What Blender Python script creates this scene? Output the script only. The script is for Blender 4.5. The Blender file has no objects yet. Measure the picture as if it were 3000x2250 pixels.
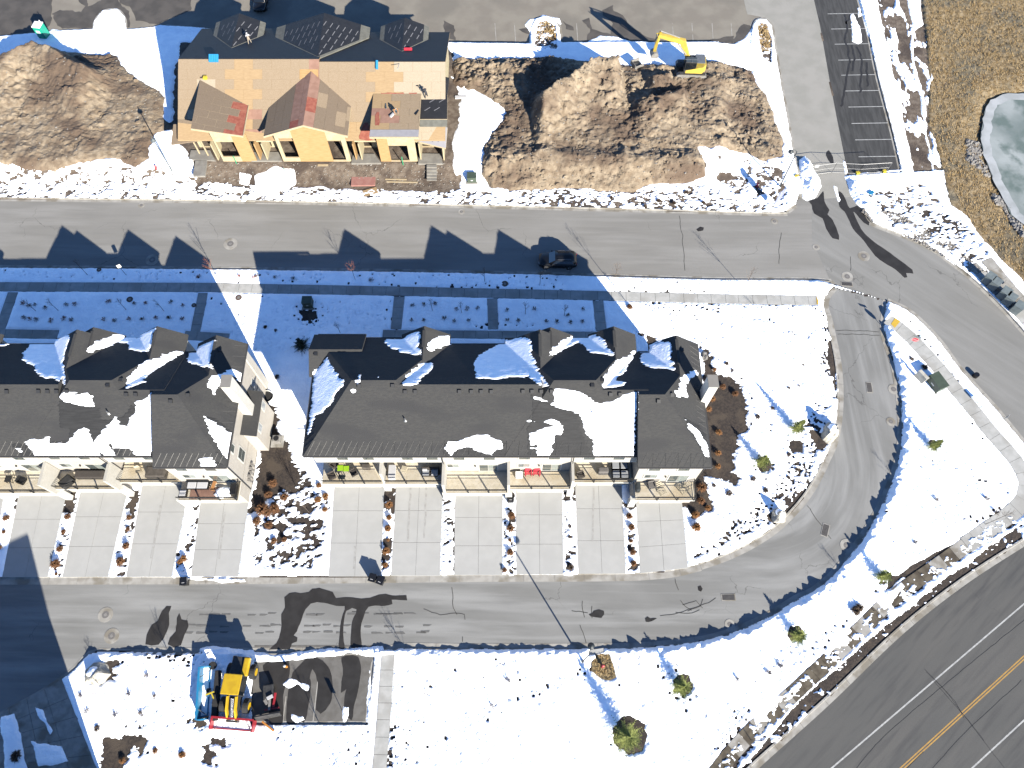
import bpy, bmesh, math, random
import numpy as np
from mathutils import Vector, Matrix, noise
from mathutils.geometry import tessellate_polygon
random.seed(7); rng=np.random.RandomState(7)
SC=bpy.context.scene; COL=SC.collection
R=math.radians
# ---------------------------------------------------------------- camera, sky, sun, exposure
CAMH=80.; FPX=2200.; TH=math.atan(1025/2200)
cam=bpy.data.cameras.new('camera'); cam.lens=FPX/3000*36; cam.sensor_width=36; cam.clip_start=1; cam.clip_end=6000
co=bpy.data.objects.new('camera',cam); COL.objects.link(co); co.location=(0,0,CAMH); co.rotation_euler=(TH,0,0); SC.camera=co
SUN_EL=24.3; SUN_AZ=148.6
w=bpy.data.worlds.new('World'); SC.world=w; w.use_nodes=True
nt=w.node_tree; nt.nodes.clear()
sky=nt.nodes.new('ShaderNodeTexSky'); sky.sky_type='NISHITA'; sky.sun_disc=False
sky.sun_elevation=R(SUN_EL); sky.sun_rotation=R(SUN_AZ); sky.altitude=2100; sky.air_density=1.0; sky.dust_density=0.0; sky.ozone_density=6.0
bg=nt.nodes.new('ShaderNodeBackground'); bg.inputs[1].default_value=0.078
ow=nt.nodes.new('ShaderNodeOutputWorld'); nt.links.new(sky.outputs[0],bg.inputs[0]); nt.links.new(bg.outputs[0],ow.inputs[0])
sl=bpy.data.lights.new('sun','SUN'); sl.energy=5.0; sl.angle=R(0.5); sl.color=(1,.935,.815)
so=bpy.data.objects.new('sun',sl); COL.objects.link(so)
SV=Vector((math.sin(R(SUN_AZ))*math.cos(R(SUN_EL)),math.cos(R(SUN_AZ))*math.cos(R(SUN_EL)),math.sin(R(SUN_EL))))
so.rotation_euler=SV.to_track_quat('Z','Y').to_euler(); so.location=SV*150
SC.view_settings.view_transform='Standard'; SC.view_settings.look='None'; SC.view_settings.gamma=1
SC.view_settings.use_curve_mapping=False; SC.view_settings.exposure=2.05
SC.cycles.max_bounces=5; SC.cycles.diffuse_bounces=3
# ---------------------------------------------------------------- placing: a photo pixel (3000x2250) -> a point of the place at height z
_c,_s=math.cos(TH),math.sin(TH)
def at(px,py,z=0.):
    u=px-1500; v=1125-py; d=(u,v*_c+FPX*_s,v*_s-FPX*_c); t=(CAMH-z)/(-d[2]); return Vector((d[0]*t,d[1]*t,z))
def atX(px,py,X):
    a=at(px,py,0); k=1-X/a.x; return Vector((X,a.y*(1-k),k*CAMH))
def atY(px,py,Y):
    a=at(px,py,0); k=1-Y/a.y; return Vector((a.x*(1-k),Y,k*CAMH))
def P2(px,py,z=0.): p=at(px,py,z); return (p.x,p.y)
def PL(L,z=0.): return [P2(a,b,z) for a,b in L]
# ---------------------------------------------------------------- noise on arrays
_tab=rng.rand(256,256)
def vn(x,y,s,seed=0):
    x=x/s+seed*17.3; y=y/s+seed*7.7; xi=np.floor(x).astype(int); yi=np.floor(y).astype(int); fx=x-xi; fy=y-yi
    fx=fx*fx*(3-2*fx); fy=fy*fy*(3-2*fy); a=_tab[xi%256,yi%256]; b=_tab[(xi+1)%256,yi%256]; c=_tab[xi%256,(yi+1)%256]; d=_tab[(xi+1)%256,(yi+1)%256]
    return (a*(1-fx)+b*fx)*(1-fy)+(c*(1-fx)+d*fx)*fy
def fbm(x,y,s,o=4,seed=0):
    r=0;a=1;t=0
    for i in range(o): r=r+a*(vn(x*math.cos(i)+y*math.sin(i),y*math.cos(i)-x*math.sin(i),s,seed+i*3)-.5); t+=a; a*=.55; s*=.5
    return r/t*2
def sdf(poly,X,Y,m=4.):
    """positive inside, metres; only evaluated near the polygon (-m elsewhere)"""
    p=np.array(poly); out=np.full(X.shape,-m,dtype=np.float32)
    b=(X>p[:,0].min()-m)&(X<p[:,0].max()+m)&(Y>p[:,1].min()-m)&(Y<p[:,1].max()+m)
    x=X[b];y=Y[b]
    if x.size==0: return out
    d=np.full(x.shape,1e9); ins=np.zeros(x.shape,bool); n=len(p)
    for i in range(n):
        a=p[i];c=p[(i+1)%n]; ex,ey=c-a; L=ex*ex+ey*ey+1e-12
        t=np.clip(((x-a[0])*ex+(y-a[1])*ey)/L,0,1); dd=(x-a[0]-t*ex)**2+(y-a[1]-t*ey)**2; d=np.minimum(d,dd)
        cond=((a[1]>y)!=(c[1]>y)); 
        with np.errstate(divide='ignore',invalid='ignore'): xi=(c[0]-a[0])*(y-a[1])/(c[1]-a[1]+1e-15)+a[0]
        ins^=cond&(x<xi)
    d=np.sqrt(d); out[b]=np.where(ins,d,-d); return out
def linedist(pl,X,Y,m=6.):
    p=np.array(pl); out=np.full(X.shape,m,dtype=np.float32)
    b=(X>p[:,0].min()-m)&(X<p[:,0].max()+m)&(Y>p[:,1].min()-m)&(Y<p[:,1].max()+m)
    x=X[b];y=Y[b]; d=np.full(x.shape,1e9)
    for i in range(len(p)-1):
        a=p[i];c=p[i+1]; ex,ey=c-a; L=ex*ex+ey*ey+1e-12; t=np.clip(((x-a[0])*ex+(y-a[1])*ey)/L,0,1)
        d=np.minimum(d,(x-a[0]-t*ex)**2+(y-a[1]-t*ey)**2)
    out[b]=np.sqrt(d); return out
def curve(pts,step=1.0):
    """Catmull-Rom through points, sampled about every step metres"""
    P=[Vector((a[0],a[1],0)) for a in pts]; P=[P[0]*2-P[1]]+P+[P[-1]*2-P[-2]]; out=[]
    for i in range(1,len(P)-2):
        n=max(1,int((P[i+1]-P[i]).length/step))
        for k in range(n):
            t=k/n; a,b,c,d=P[i-1],P[i],P[i+1],P[i+2]
            q=.5*((2*b)+(c-a)*t+(2*a-5*b+4*c-d)*t*t+(3*b-a-3*c+d)*t**3); out.append((q.x,q.y))
    out.append((P[-2].x,P[-2].y)); return out
# ---------------------------------------------------------------- materials
MT={}
def lin(r,g,b): return tuple(((v/255)/12.92 if v<=10 else (((v/255)+.055)/1.055)**2.4) for v in (r,g,b))
KEEPC={'snow','roof snow'}
KF={'street asphalt':.45,'lane asphalt':.45,'east asphalt':.45,'boulevard asphalt':.36,'drive asphalt':.43,'lot asphalt':.41,'needles':1.25,'needles dark':.6,'dirt':.46,'shrub rust':.40,'shrub orange':.42,'shingle':.40,'ice':.50,'ice rim':.42,'straw':.5,'grass':.47,'twig':.75,'red twig':.6,'cabinet dark':.6,'boulder':.5,'kerb concrete':.40,'siding':.50,'siding tan':.50,'trim':.50,'cap taupe':.42,'deck':.62,'driveway':.375,'concrete':.42,'shingle wet':.35,'white plastic':.6,'roof':.37}
def kc(name,c):
    if c is None or name in KEEPC: return c
    k=KF.get(name,.38); return tuple(v*k for v in c)
def mat(name,c1,c2=None,s=3.,rough=.8,bump=0.,bs=None,st=(1,1,1),rz=0.,metal=0.,c3=None,s3=.4,lo=.4,hi=.6,det=6,trans=0,obj=False,spec=.4,dist=.02,emit=None,lo3=.5,hi3=.62):
    c1=kc(name,c1);c2=kc(name,c2);c3=kc(name,c3)
    m=bpy.data.materials.new(name); m.use_nodes=True; t=m.node_tree; N=t.nodes; L=t.links; b=N['Principled BSDF']
    b.inputs['Roughness'].default_value=rough; b.inputs['Metallic'].default_value=metal; b.inputs['Specular IOR Level'].default_value=spec
    b.inputs['Base Color'].default_value=(*c1,1)
    if trans: b.inputs['Transmission Weight'].default_value=trans
    if emit: b.inputs['Emission Color'].default_value=(*emit,1); b.inputs['Emission Strength'].default_value=1
    if c2 is None and not bump: MT[name]=m; return m
    tc=N.new('ShaderNodeTexCoord') if obj else N.new('ShaderNodeNewGeometry'); mp=N.new('ShaderNodeMapping'); mp.inputs['Scale'].default_value=st; mp.inputs['Rotation'].default_value=(0,0,rz)
    L.new(tc.outputs['Object' if obj else 'Position'],mp.inputs[0])
    def nz(sc,d=det,src=mp): 
        n=N.new('ShaderNodeTexNoise'); n.inputs['Scale'].default_value=sc; n.inputs['Detail'].default_value=d; L.new(src.outputs[0],n.inputs['Vector']); return n
    def ramp(f,a,bb,lo,hi):
        r=N.new('ShaderNodeValToRGB'); r.color_ramp.elements[0].position=lo; r.color_ramp.elements[1].position=hi; r.color_ramp.elements[0].color=a; r.color_ramp.elements[1].color=bb; L.new(f,r.inputs[0]); return r
    last=None
    if c2: last=ramp(nz(s).outputs['Fac'],(*c1,1),(*c2,1),lo,hi).outputs[0]
    if c3:
        f=ramp(nz(s3).outputs['Fac'],(0,0,0,1),(1,1,1,1),lo3,hi3); mx=N.new('ShaderNodeMix'); mx.data_type='RGBA'; L.new(f.outputs[0],mx.inputs[0])
        if last: L.new(last,mx.inputs[6])
        else: mx.inputs[6].default_value=(*c1,1)
        mx.inputs[7].default_value=(*c3,1); last=mx.outputs[2]
    if last: L.new(last,b.inputs['Base Color'])
    if bump:
        bn=nz(bs or s*3,8); bp=N.new('ShaderNodeBump'); bp.inputs['Strength'].default_value=bump; bp.inputs['Distance'].default_value=dist; L.new(bn.outputs['Fac'],bp.inputs['Height']); L.new(bp.outputs[0],b.inputs['Normal'])
    MT[name]=m; return m
def g(v,k=1.): return (v*k,v*k,v*k)
mat('snow',(.84,.86,.89),(.76,.79,.84),.8,.75,.9,3.5,dist=.11,spec=.25,det=8)
mat('roof snow',(.86,.87,.90),(.78,.81,.86),1.5,.75,.8,5,st=(1,2,1),dist=.06,spec=.25)
mat('soil',(.038,.028,.024),(.075,.055,.042),4,.95,1,12,c3=(.10,.075,.055),s3=.5,dist=.05)
mat('north soil',(.15,.11,.08),(.25,.20,.155),1.5,.95,1,6,c3=(.09,.065,.05),s3=.3,dist=.08)
mat('dirt',(.225,.168,.112),(.37,.295,.208),1.3,.95,1,6,c3=(.145,.10,.068),s3=.16,dist=.1,lo=.38,hi=.62,lo3=.48,hi3=.6)
mat('grass',(.24,.165,.075),(.38,.295,.18),2.2,.95,1,9,c3=(.20,.17,.115),s3=.22,dist=.12,lo=.4,hi=.62)
mat('straw',(.30,.19,.07),(.42,.31,.16),3,.9)
mat('mulch',(.042,.030,.026),(.10,.074,.06),9,.95,1,16,dist=.05)
mat('concrete',(.50,.50,.475),(.58,.575,.55),1.3,.85,.15,30,c3=(.45,.44,.41),s3=.35)
mat('driveway',(.59,.59,.572),(.62,.62,.60),.9,.85,.1,30,c3=(.57,.57,.55),s3=.25)
mat('kerb concrete',(.42,.40,.36),(.52,.50,.46),1.2,.9,.2,30,c3=(.30,.27,.22),s3=.5)
mat('wet concrete',(.13,.105,.07),(.22,.185,.13),1.2,.35,.1,20)
mat('wet asphalt',(.050,.046,.042),(.062,.058,.054),1,.3,.15,40,spec=.25)
mat('stall asphalt',(.052,.052,.052),(.085,.085,.085),3,.9,.4,60,st=(1,.12,1))
mat('bay asphalt',(.17,.16,.145),(.21,.2,.185),1.5,.9,.3,50)
mat('lot asphalt',(.275,.245,.205),(.325,.295,.245),.35,.9,.3,50,c3=(.245,.222,.187),s3=.12)
mat('drive asphalt',(.36,.35,.315),(.41,.395,.36),.4,.9,.3,50)
mat('damp asphalt',(.17,.167,.16),(.20,.196,.188),2,.8)
mat('bare mud',(.13,.115,.10),(.09,.08,.07),.5,.8,.6,8)
mat('paint white',(.66,.66,.64),(.5,.5,.49),4,.6)
mat('paint yellow',(.62,.36,.07),(.5,.29,.08),3,.7)
mat('tar',(.018,.018,.02),rough=.5)
mat('crack',(.07,.068,.062),rough=.9)
mat('siding',(.47,.45,.405),(.50,.48,.435),2,.75)
mat('siding tan',(.43,.40,.36),(.46,.43,.385),2,.75)
mat('trim',(.62,.61,.57),(.58,.57,.53),2,.6)
mat('cap taupe',(.30,.28,.25),(.32,.30,.27),2,.75)  # plain taupe, darker than the siding, for the chimney cap
mat('shingle',(.046,.046,.047),(.060,.059,.057),5,.92,.8,14,st=(.5,1.6,1.6),c3=(.042,.042,.044),s3=.3,dist=.03)
mat('metal black',(.02,.02,.022),rough=.45)
mat('railing metal',(.03,.028,.026),rough=.5)
mat('vent metal',(.035,.035,.037),rough=.6)
mat('pipe metal',(.5,.5,.5),rough=.4,metal=.6)
mat('gutter',(.09,.085,.08),rough=.4)
mat('glass',(.10,.12,.12),rough=.08,spec=.9)
mat('curtain glass',(.33,.37,.35),rough=.15,spec=.8)
mat('deck',(.60,.53,.40),(.68,.61,.49),2,.8,c3=(.55,.46,.32),s3=.5)
mat('osb',(.36,.265,.165),(.47,.36,.245),16,.85,.2,30,obj=False)
mat('osb aged',(.24,.175,.115),(.31,.235,.165),14,.85,.2,30)
mat('osb pale',(.50,.41,.29),(.60,.50,.37),14,.85,.2,30)
mat('plywood',(.52,.32,.13),(.60,.38,.17),1.2,.75,st=(1,6,6))
mat('plywood tan',(.47,.32,.17),(.53,.37,.20),2,.8,st=(1,6,6))
mat('ply red',(.36,.095,.06),(.45,.15,.095),2.5,.8)
mat('ply rose',(.38,.21,.15),(.45,.26,.19),1.5,.8)
mat('zip wall',(.58,.49,.30),(.64,.55,.36),2,.8)
mat('lumber',(.62,.49,.30),(.68,.55,.36),3,.8)
mat('underlay',(.011,.012,.016),(.017,.018,.022),1.5,.65)
mat('underlay grey',(.42,.41,.44),(.46,.45,.48),2,.8)
mat('ice shield',(.15,.15,.13),(.19,.19,.165),2,.8)
mat('print white',(.24,.24,.26),rough=.8)
mat('print grey',(.24,.24,.30),rough=.8)
mat('slab grey',(.30,.28,.25),(.38,.36,.32),1.2,.9,.2,20)
mat('ice',(.20,.235,.22),(.40,.43,.42),.16,.45,.2,2,c3=(.15,.19,.17),s3=.35,det=12,lo=.36,hi=.64)
mat('ice rim',(.45,.47,.47),(.58,.60,.61),.5,.4,.2,3)
mat('rock',(.30,.27,.235),(.44,.41,.37),3,.9,.8,8)
mat('boulder',(.44,.41,.35),(.56,.53,.46),1.5,.9,.8,5)
mat('grey rock',(.20,.19,.18),(.36,.34,.32),3,.9,.8,8)
mat('shrub rust',(.20,.085,.035),(.33,.16,.065),9,.9)
mat('shrub orange',(.30,.13,.04),(.42,.20,.07),9,.9)
mat('shrub brown',(.13,.085,.055),(.20,.14,.09),9,.9)
mat('twig',(.10,.075,.06),(.15,.115,.09),5,.9)
mat('red twig',(.22,.07,.04),(.3,.12,.07),5,.9)
mat('needles',(.075,.092,.022),(.15,.165,.045),5,.8)
mat('needles dark',(.022,.030,.015),(.045,.055,.025),5,.8)
mat('bark',(.09,.065,.05),(.13,.10,.08),8,.9)
mat('teal plastic',(.02,.50,.34),rough=.45)
mat('white plastic',(.78,.78,.78),(.72,.72,.73),3,.5)
mat('bin black',(.012,.012,.014),rough=.4)
mat('machine yellow',(.80,.52,.02),(.70,.44,.02),2,.4)
mat('digger yellow',(.80,.60,.10),(.70,.50,.09),2,.45)
mat('machine grey',(.16,.18,.21),(.2,.22,.25),3,.5)
mat('machine dark',(.035,.035,.038),(.06,.06,.06),4,.6)
mat('steel',(.33,.31,.29),(.42,.40,.37),3,.55,metal=.2)
mat('rubber',(.018,.018,.019),(.03,.03,.03),6,.85)
mat('plow blue',(.03,.32,.62),(.03,.26,.52),2,.4)
mat('red paint',(.52,.03,.045),(.42,.03,.04),3,.4)
mat('orange paint',(.75,.30,.05),rough=.5)
mat('car black',(.008,.009,.012),rough=.3,spec=.35)
mat('car glass',(.012,.016,.02),rough=.05,spec=.9)
mat('chrome',(.6,.6,.62),rough=.2,metal=.9)
mat('red plastic',(.72,.05,.08),rough=.45)
mat('lime',(.42,.72,.02),rough=.6)
mat('wicker dark',(.055,.045,.038),(.09,.075,.065),20,.9)
mat('wicker grey',(.16,.15,.14),(.22,.2,.19),20,.9)
mat('cushion grey',(.42,.44,.47),rough=.9)
mat('wood pale',(.60,.53,.38),(.66,.58,.43),4,.8)
mat('grill cover',(.10,.085,.07),(.14,.12,.10),3,.8)
mat('cabinet green',(.075,.105,.07),(.09,.125,.085),2,.6)
mat('cabinet dark',(.13,.155,.16),(.16,.19,.19),2,.6)
mat('pole grey',(.16,.19,.2),rough=.5)
mat('pole dark',(.04,.05,.055),rough=.5)
mat('sign red',(.68,.03,.05),rough=.5)
mat('sign white',(.8,.8,.8),rough=.5)
mat('tactile',(.85,.56,.05),(.78,.5,.06),3,.7)
mat('hydrant red',(.70,.08,.09),rough=.4)
mat('skin',(.45,.26,.18),rough=.6)
mat('cloth white',(.7,.7,.72),rough=.9)
mat('cloth tan',(.40,.34,.27),rough=.9)
mat('cloth dark',(.05,.05,.06),rough=.9)
mat('cloth orange',(.55,.25,.08),rough=.9)
mat('cloth denim',(.14,.22,.28),rough=.9)
mat('blue wrap',(.03,.34,.75),(.05,.42,.85),8,.5)
mat('yellow plastic',(.85,.66,.05),rough=.5)
mat('green pipe',(.05,.45,.22),rough=.5)
mat('pink board',(.45,.20,.17),(.50,.25,.21),2,.8)
mat('banner blue',(.30,.33,.62),rough=.7)
mat('lid brown',(.15,.10,.075),(.2,.14,.11),12,.8)
mat('iron',(.20,.185,.175),(.26,.245,.235),14,.7)
mat('asphalt shadowline',(.2,.19,.18),rough=.9)
mat('turf dead',(.24,.17,.08),(.33,.25,.13),7,.95,1,14,dist=.06)
def road_mat(name,base,light,dark,rz,bumpy=.3,crk=(.055,.053,.05),crkf=.45,polar=None,sk=1.):
    base,light,dark,crk=[kc(name,q) for q in (base,light,dark,crk)]
    m=bpy.data.materials.new(name); m.use_nodes=True; t=m.node_tree; N=t.nodes; L=t.links; b=N['Principled BSDF']; b.inputs['Roughness'].default_value=.88; b.inputs['Specular IOR Level'].default_value=.25
    geo=N.new('ShaderNodeNewGeometry'); src=geo.outputs['Position']
    if polar:
        sx=N.new('ShaderNodeSeparateXYZ'); L.new(src,sx.inputs[0])
        def mt_(op,a,b=None):
            x=N.new('ShaderNodeMath'); x.operation=op
            for i,v in enumerate((a,b)):
                if v is None: continue
                if isinstance(v,(int,float)): x.inputs[i].default_value=v
                else: L.new(v,x.inputs[i])
            return x.outputs[0]
        dx=mt_('MAXIMUM',mt_('SUBTRACT',sx.outputs[0],polar[0]),0.); dy=mt_('MINIMUM',mt_('SUBTRACT',sx.outputs[1],polar[1]),0.)
        rr=mt_('SQRT',mt_('ADD',mt_('MULTIPLY',dx,dx),mt_('MULTIPLY',dy,dy))); uu=mt_('ADD',sx.outputs[0],sx.outputs[1]); cx=N.new('ShaderNodeCombineXYZ'); L.new(uu,cx.inputs[0]); L.new(rr,cx.inputs[1]); src2=cx.outputs[0]
    else: src2=src
    def mp(st):
        q=N.new('ShaderNodeMapping'); q.vector_type='TEXTURE'; q.inputs['Rotation'].default_value=(0,0,rz); q.inputs['Scale'].default_value=(1/st[0],1/st[1],1); L.new(src2,q.inputs[0]); return q
    def nz(src,sc,d=6): n=N.new('ShaderNodeTexNoise'); n.inputs['Scale'].default_value=sc; n.inputs['Detail'].default_value=d; L.new(src.outputs[0],n.inputs['Vector']); return n
    def rmp(f,lo,hi): r=N.new('ShaderNodeMapRange'); r.inputs[1].default_value=lo; r.inputs[2].default_value=hi; L.new(f,r.inputs[0]); return r.outputs[0]
    def mix(f,a,c): 
        x=N.new('ShaderNodeMix'); x.data_type='RGBA'
        if isinstance(f,float): x.inputs[0].default_value=f
        else: L.new(f,x.inputs[0])
        for i,v in ((6,a),(7,c)):
            if isinstance(v,tuple): x.inputs[i].default_value=(*v,1)
            else: L.new(v,x.inputs[i])
        return x.outputs[2]
    def mul(a,k):
        x=N.new('ShaderNodeMath'); x.operation='MULTIPLY'; L.new(a,x.inputs[0])
        if isinstance(k,float): x.inputs[1].default_value=k
        else: L.new(k,x.inputs[1])
        return x.outputs[0]
    s1=nz(mp((.06,.5)),1.0,7); s2=nz(mp((.16,1.5)),1.3,6); big=nz(mp((.09,.13)),1.,5); fine=nz(mp((1,1)),14,8)
    c=mix(mul(rmp(s1.outputs[0],.46,.66),.85),base,light); c=mix(mul(rmp(s2.outputs[0],.48,.72),.45*sk),c,dark); s4=nz(mp((.035,1.1)),1.0,8); c=mix(mul(rmp(s4.outputs[0],.56,.70),.55),c,light); c=mix(mul(rmp(big.outputs[0],.45,.68),.5),c,light)
    c=mix(mul(rmp(fine.outputs[0],.35,.75),.22),c,dark)
    # hairline cracks: warped cell edges, only here and there
    wp=N.new('ShaderNodeVectorMath'); wp.operation='ADD'; wn=nz(mp((1,1)),.7,5); ws=N.new('ShaderNodeVectorMath'); ws.operation='SCALE'; ws.inputs['Scale'].default_value=1.6
    L.new(wn.outputs['Color'],ws.inputs[0]); L.new(geo.outputs['Position'],wp.inputs[0]); L.new(ws.outputs[0],wp.inputs[1])
    vo=N.new('ShaderNodeTexVoronoi'); vo.feature='DISTANCE_TO_EDGE'; vo.inputs['Scale'].default_value=.13; L.new(wp.outputs[0],vo.inputs['Vector'])
    lt=N.new('ShaderNodeMath'); lt.operation='LESS_THAN'; lt.inputs[1].default_value=.0035; L.new(vo.outputs['Distance'],lt.inputs[0])
    msk=rmp(nz(mp((1,1)),.11,3).outputs[0],.52,.6); c=mix(mul(mul(lt.outputs[0],msk),float(crkf)),c,crk)
    L.new(c,b.inputs['Base Color'])
    bp=N.new('ShaderNodeBump'); bp.inputs['Strength'].default_value=bumpy; bp.inputs['Distance'].default_value=.01; L.new(nz(mp((1,1)),60,3).outputs[0],bp.inputs['Height']); L.new(bp.outputs[0],b.inputs['Normal'])
    MT[name]=m; return m
road_mat('street asphalt',(.285,.275,.255),(.36,.35,.33),(.235,.228,.215),R(-1))
_pc=at(2185,1330); road_mat('lane asphalt',(.25,.248,.238),(.40,.40,.39),(.205,.205,.20),R(0),polar=(_pc.x,_pc.y))
road_mat('east asphalt',(.27,.265,.25),(.34,.335,.32),(.22,.217,.205),R(-42))
road_mat('boulevard asphalt',(.145,.145,.14),(.175,.17,.16),(.10,.10,.102),R(40),crkf=.12,sk=2.)
# ---------------------------------------------------------------- mesh building
class MB:
    def __init__(s): s.v=[];s.f=[];s.m=[];s.k=0
    def add(s,vs,fs,k=None):
        o=len(s.v); s.v+=[tuple(v) for v in vs]; s.f+=[tuple(o+i for i in f) for f in fs]; s.m+=[s.k if k is None else k]*len(fs); return s
    def box(s,x0,y0,z0,x1,y1,z1,k=None):
        if x0>x1:x0,x1=x1,x0
        if y0>y1:y0,y1=y1,y0
        if z0>z1:z0,z1=z1,z0
        return s.add([(x0,y0,z0),(x1,y0,z0),(x1,y1,z0),(x0,y1,z0),(x0,y0,z1),(x1,y0,z1),(x1,y1,z1),(x0,y1,z1)],[(0,3,2,1),(4,5,6,7),(0,1,5,4),(1,2,6,5),(2,3,7,6),(3,0,4,7)],k)
    def obox(s,c,sz,rz=0,rx=0,ry=0,k=None):
        M=Matrix.Translation(c)@Matrix.Rotation(rz,4,'Z')@Matrix.Rotation(ry,4,'Y')@Matrix.Rotation(rx,4,'X'); a,b,d=[q/2 for q in sz]
        vs=[M@Vector(p) for p in ((-a,-b,-d),(a,-b,-d),(a,b,-d),(-a,b,-d),(-a,-b,d),(a,-b,d),(a,b,d),(-a,b,d))]
        return s.add(vs,[(0,3,2,1),(4,5,6,7),(0,1,5,4),(1,2,6,5),(2,3,7,6),(3,0,4,7)],k)
    def tube(s,p0,p1,r0,r1=None,n=8,k=None,cap=True):
        r1=r0 if r1 is None else r1; p0=Vector(p0);p1=Vector(p1); d=(p1-p0)
        if d.length<1e-6: return s
        q=d.to_track_quat('Z','Y'); a=[q@Vector((math.cos(2*math.pi*i/n),math.sin(2*math.pi*i/n),0)) for i in range(n)]
        vs=[p0+x*r0 for x in a]+[p1+x*r1 for x in a]; fs=[(i,(i+1)%n,n+(i+1)%n,n+i) for i in range(n)]
        if cap: fs+=[tuple(range(n-1,-1,-1)),tuple(range(n,2*n))]
        return s.add(vs,fs,k)
    def prism(s,poly,z0,z1,k=None):
        n=len(poly); a=sum(poly[i][0]*poly[(i+1)%n][1]-poly[(i+1)%n][0]*poly[i][1] for i in range(n))
        if a<0: poly=poly[::-1]
        vs=[(p[0],p[1],z0) for p in poly]+[(p[0],p[1],z1) for p in poly]
        fs=[(i,(i+1)%n,n+(i+1)%n,n+i) for i in range(n)]
        if n<=4: fs+=[tuple(range(n-1,-1,-1)),tuple(range(n,2*n))]
        else:
            tr=tessellate_polygon([[Vector((p[0],p[1],0)) for p in poly]])
            for t in tr:
                A,B,C=[poly[i] for i in t]; ar=(B[0]-A[0])*(C[1]-A[1])-(C[0]-A[0])*(B[1]-A[1])
                if ar<0: t=(t[0],t[2],t[1])
                fs.append((t[0]+n,t[1]+n,t[2]+n)); fs.append((t[0],t[2],t[1]))
        return s.add(vs,fs,k)
    def sheet(s,poly,z,k=None):
        tr=tessellate_polygon([[Vector((p[0],p[1],0)) for p in poly]]); fs=[]
        for t in tr:
            A,B,C=[poly[i] for i in t]; ar=(B[0]-A[0])*(C[1]-A[1])-(C[0]-A[0])*(B[1]-A[1]); fs.append(t if ar>0 else (t[0],t[2],t[1]))
        zz=z if callable(z) else (lambda x,y:z)
        return s.add([(p[0],p[1],zz(p[0],p[1])) for p in poly],fs,k)
    def strip(s,pl,o0,o1,z0,z1=None,k=None,closed=False):
        """flat ribbon along polyline between lateral offsets"""
        z1=z0 if z1 is None else z1; a=off(pl,o0); b=off(pl,o1); n=len(pl)
        return s.add([(p[0],p[1],z0) for p in a]+[(p[0],p[1],z1) for p in b],[(i,i+1,n+i+1,n+i) if o0<o1 else (i,n+i,n+i+1,i+1) for i in range(n-1)],k)
    def blob(s,c,r,seg=8,ring=5,amp=.2,seed=0,k=None,flat=1.,full=False):
        c=Vector(c); rx,ry,rz=(r if hasattr(r,'__len__') else (r,r,r)); vs=[];fs=[]; lo=-math.pi/2 if full else -.25
        for i in range(ring+1):
            el=lo+(math.pi/2-lo)*i/ring
            for j in range(seg):
                az=2*math.pi*j/seg; d=Vector((math.cos(az)*math.cos(el),math.sin(az)*math.cos(el),math.sin(el))); q=1+amp*(noise.noise(d*1.7+Vector((seed*3.1,seed*1.7,seed)))*1.6)
                vs.append(c+Vector((d.x*rx*q,d.y*ry*q,d.z*rz*q)))
        for i in range(ring):
            for j in range(seg): fs.append((i*seg+j,i*seg+(j+1)%seg,(i+1)*seg+(j+1)%seg,(i+1)*seg+j))
        if not full: fs.append(tuple(range(seg-1,-1,-1)))
        return s.add(vs,fs,k)
    def build(s,name,mats,parent=None,smooth=False,loc=None,kind=None,bevel=0):
        me=bpy.data.meshes.new(name); me.from_pydata(s.v,[],s.f)
        if isinstance(mats,str): mats=[mats]
        for q in mats: me.materials.append(MT[q])
        if len(mats)>1: me.polygons.foreach_set('material_index',np.array(s.m,dtype=np.int32))
        if smooth: me.polygons.foreach_set('use_smooth',np.ones(len(s.f),bool))
        me.update(); o=bpy.data.objects.new(name,me); COL.objects.link(o)
        if parent: o.parent=parent
        if loc is not None: o.location=loc
        if kind: o['kind']=kind
        if bevel:
            bm=bmesh.new(); bm.from_mesh(me); bmesh.ops.bevel(bm,geom=[e for e in bm.edges if e.calc_face_angle(0)>.6],offset=bevel,segments=2,affect='EDGES',profile=.6); bm.to_mesh(me); bm.free()
        return o
def off(pl,o):
    out=[];n=len(pl)
    for i in range(n):
        a=pl[max(i-1,0)];b=pl[min(i+1,n-1)]; dx,dy=b[0]-a[0],b[1]-a[1]; l=math.hypot(dx,dy) or 1; out.append((pl[i][0]-dy/l*o,pl[i][1]+dx/l*o))
    return out
def rag(pl,amp=.15,step=.4,closed=True,seed=0):
    """polyline with a ragged, natural edge"""
    out=[];n=len(pl)
    for i in range(n if closed else n-1):
        a=Vector((*pl[i],0));b=Vector((*pl[(i+1)%n],0)); m=max(1,int((b-a).length/step)); d=(b-a).normalized() if (b-a).length>0 else Vector((1,0,0)); nn=Vector((-d.y,d.x,0))
        for k in range(m):
            p=a+(b-a)*k/m; q=noise.fractal(Vector((p.x/ .9,p.y/.9,seed*3.3)),1,2,3)*amp; p=p+nn*q; out.append((p.x,p.y))
    return out
def smooth_closed(pl,step=.5):
    n=len(pl); P=[Vector((*p,0)) for p in pl]; out=[]
    for i in range(n):
        a,b,c,d=P[i-1],P[i],P[(i+1)%n],P[(i+2)%n]; m=max(1,int((c-b).length/step))
        for k in range(m):
            t=k/m; q=.5*((2*b)+(c-a)*t+(2*a-5*b+4*c-d)*t*t+(3*b-a-3*c+d)*t**3); out.append((q.x,q.y))
    return out
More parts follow.
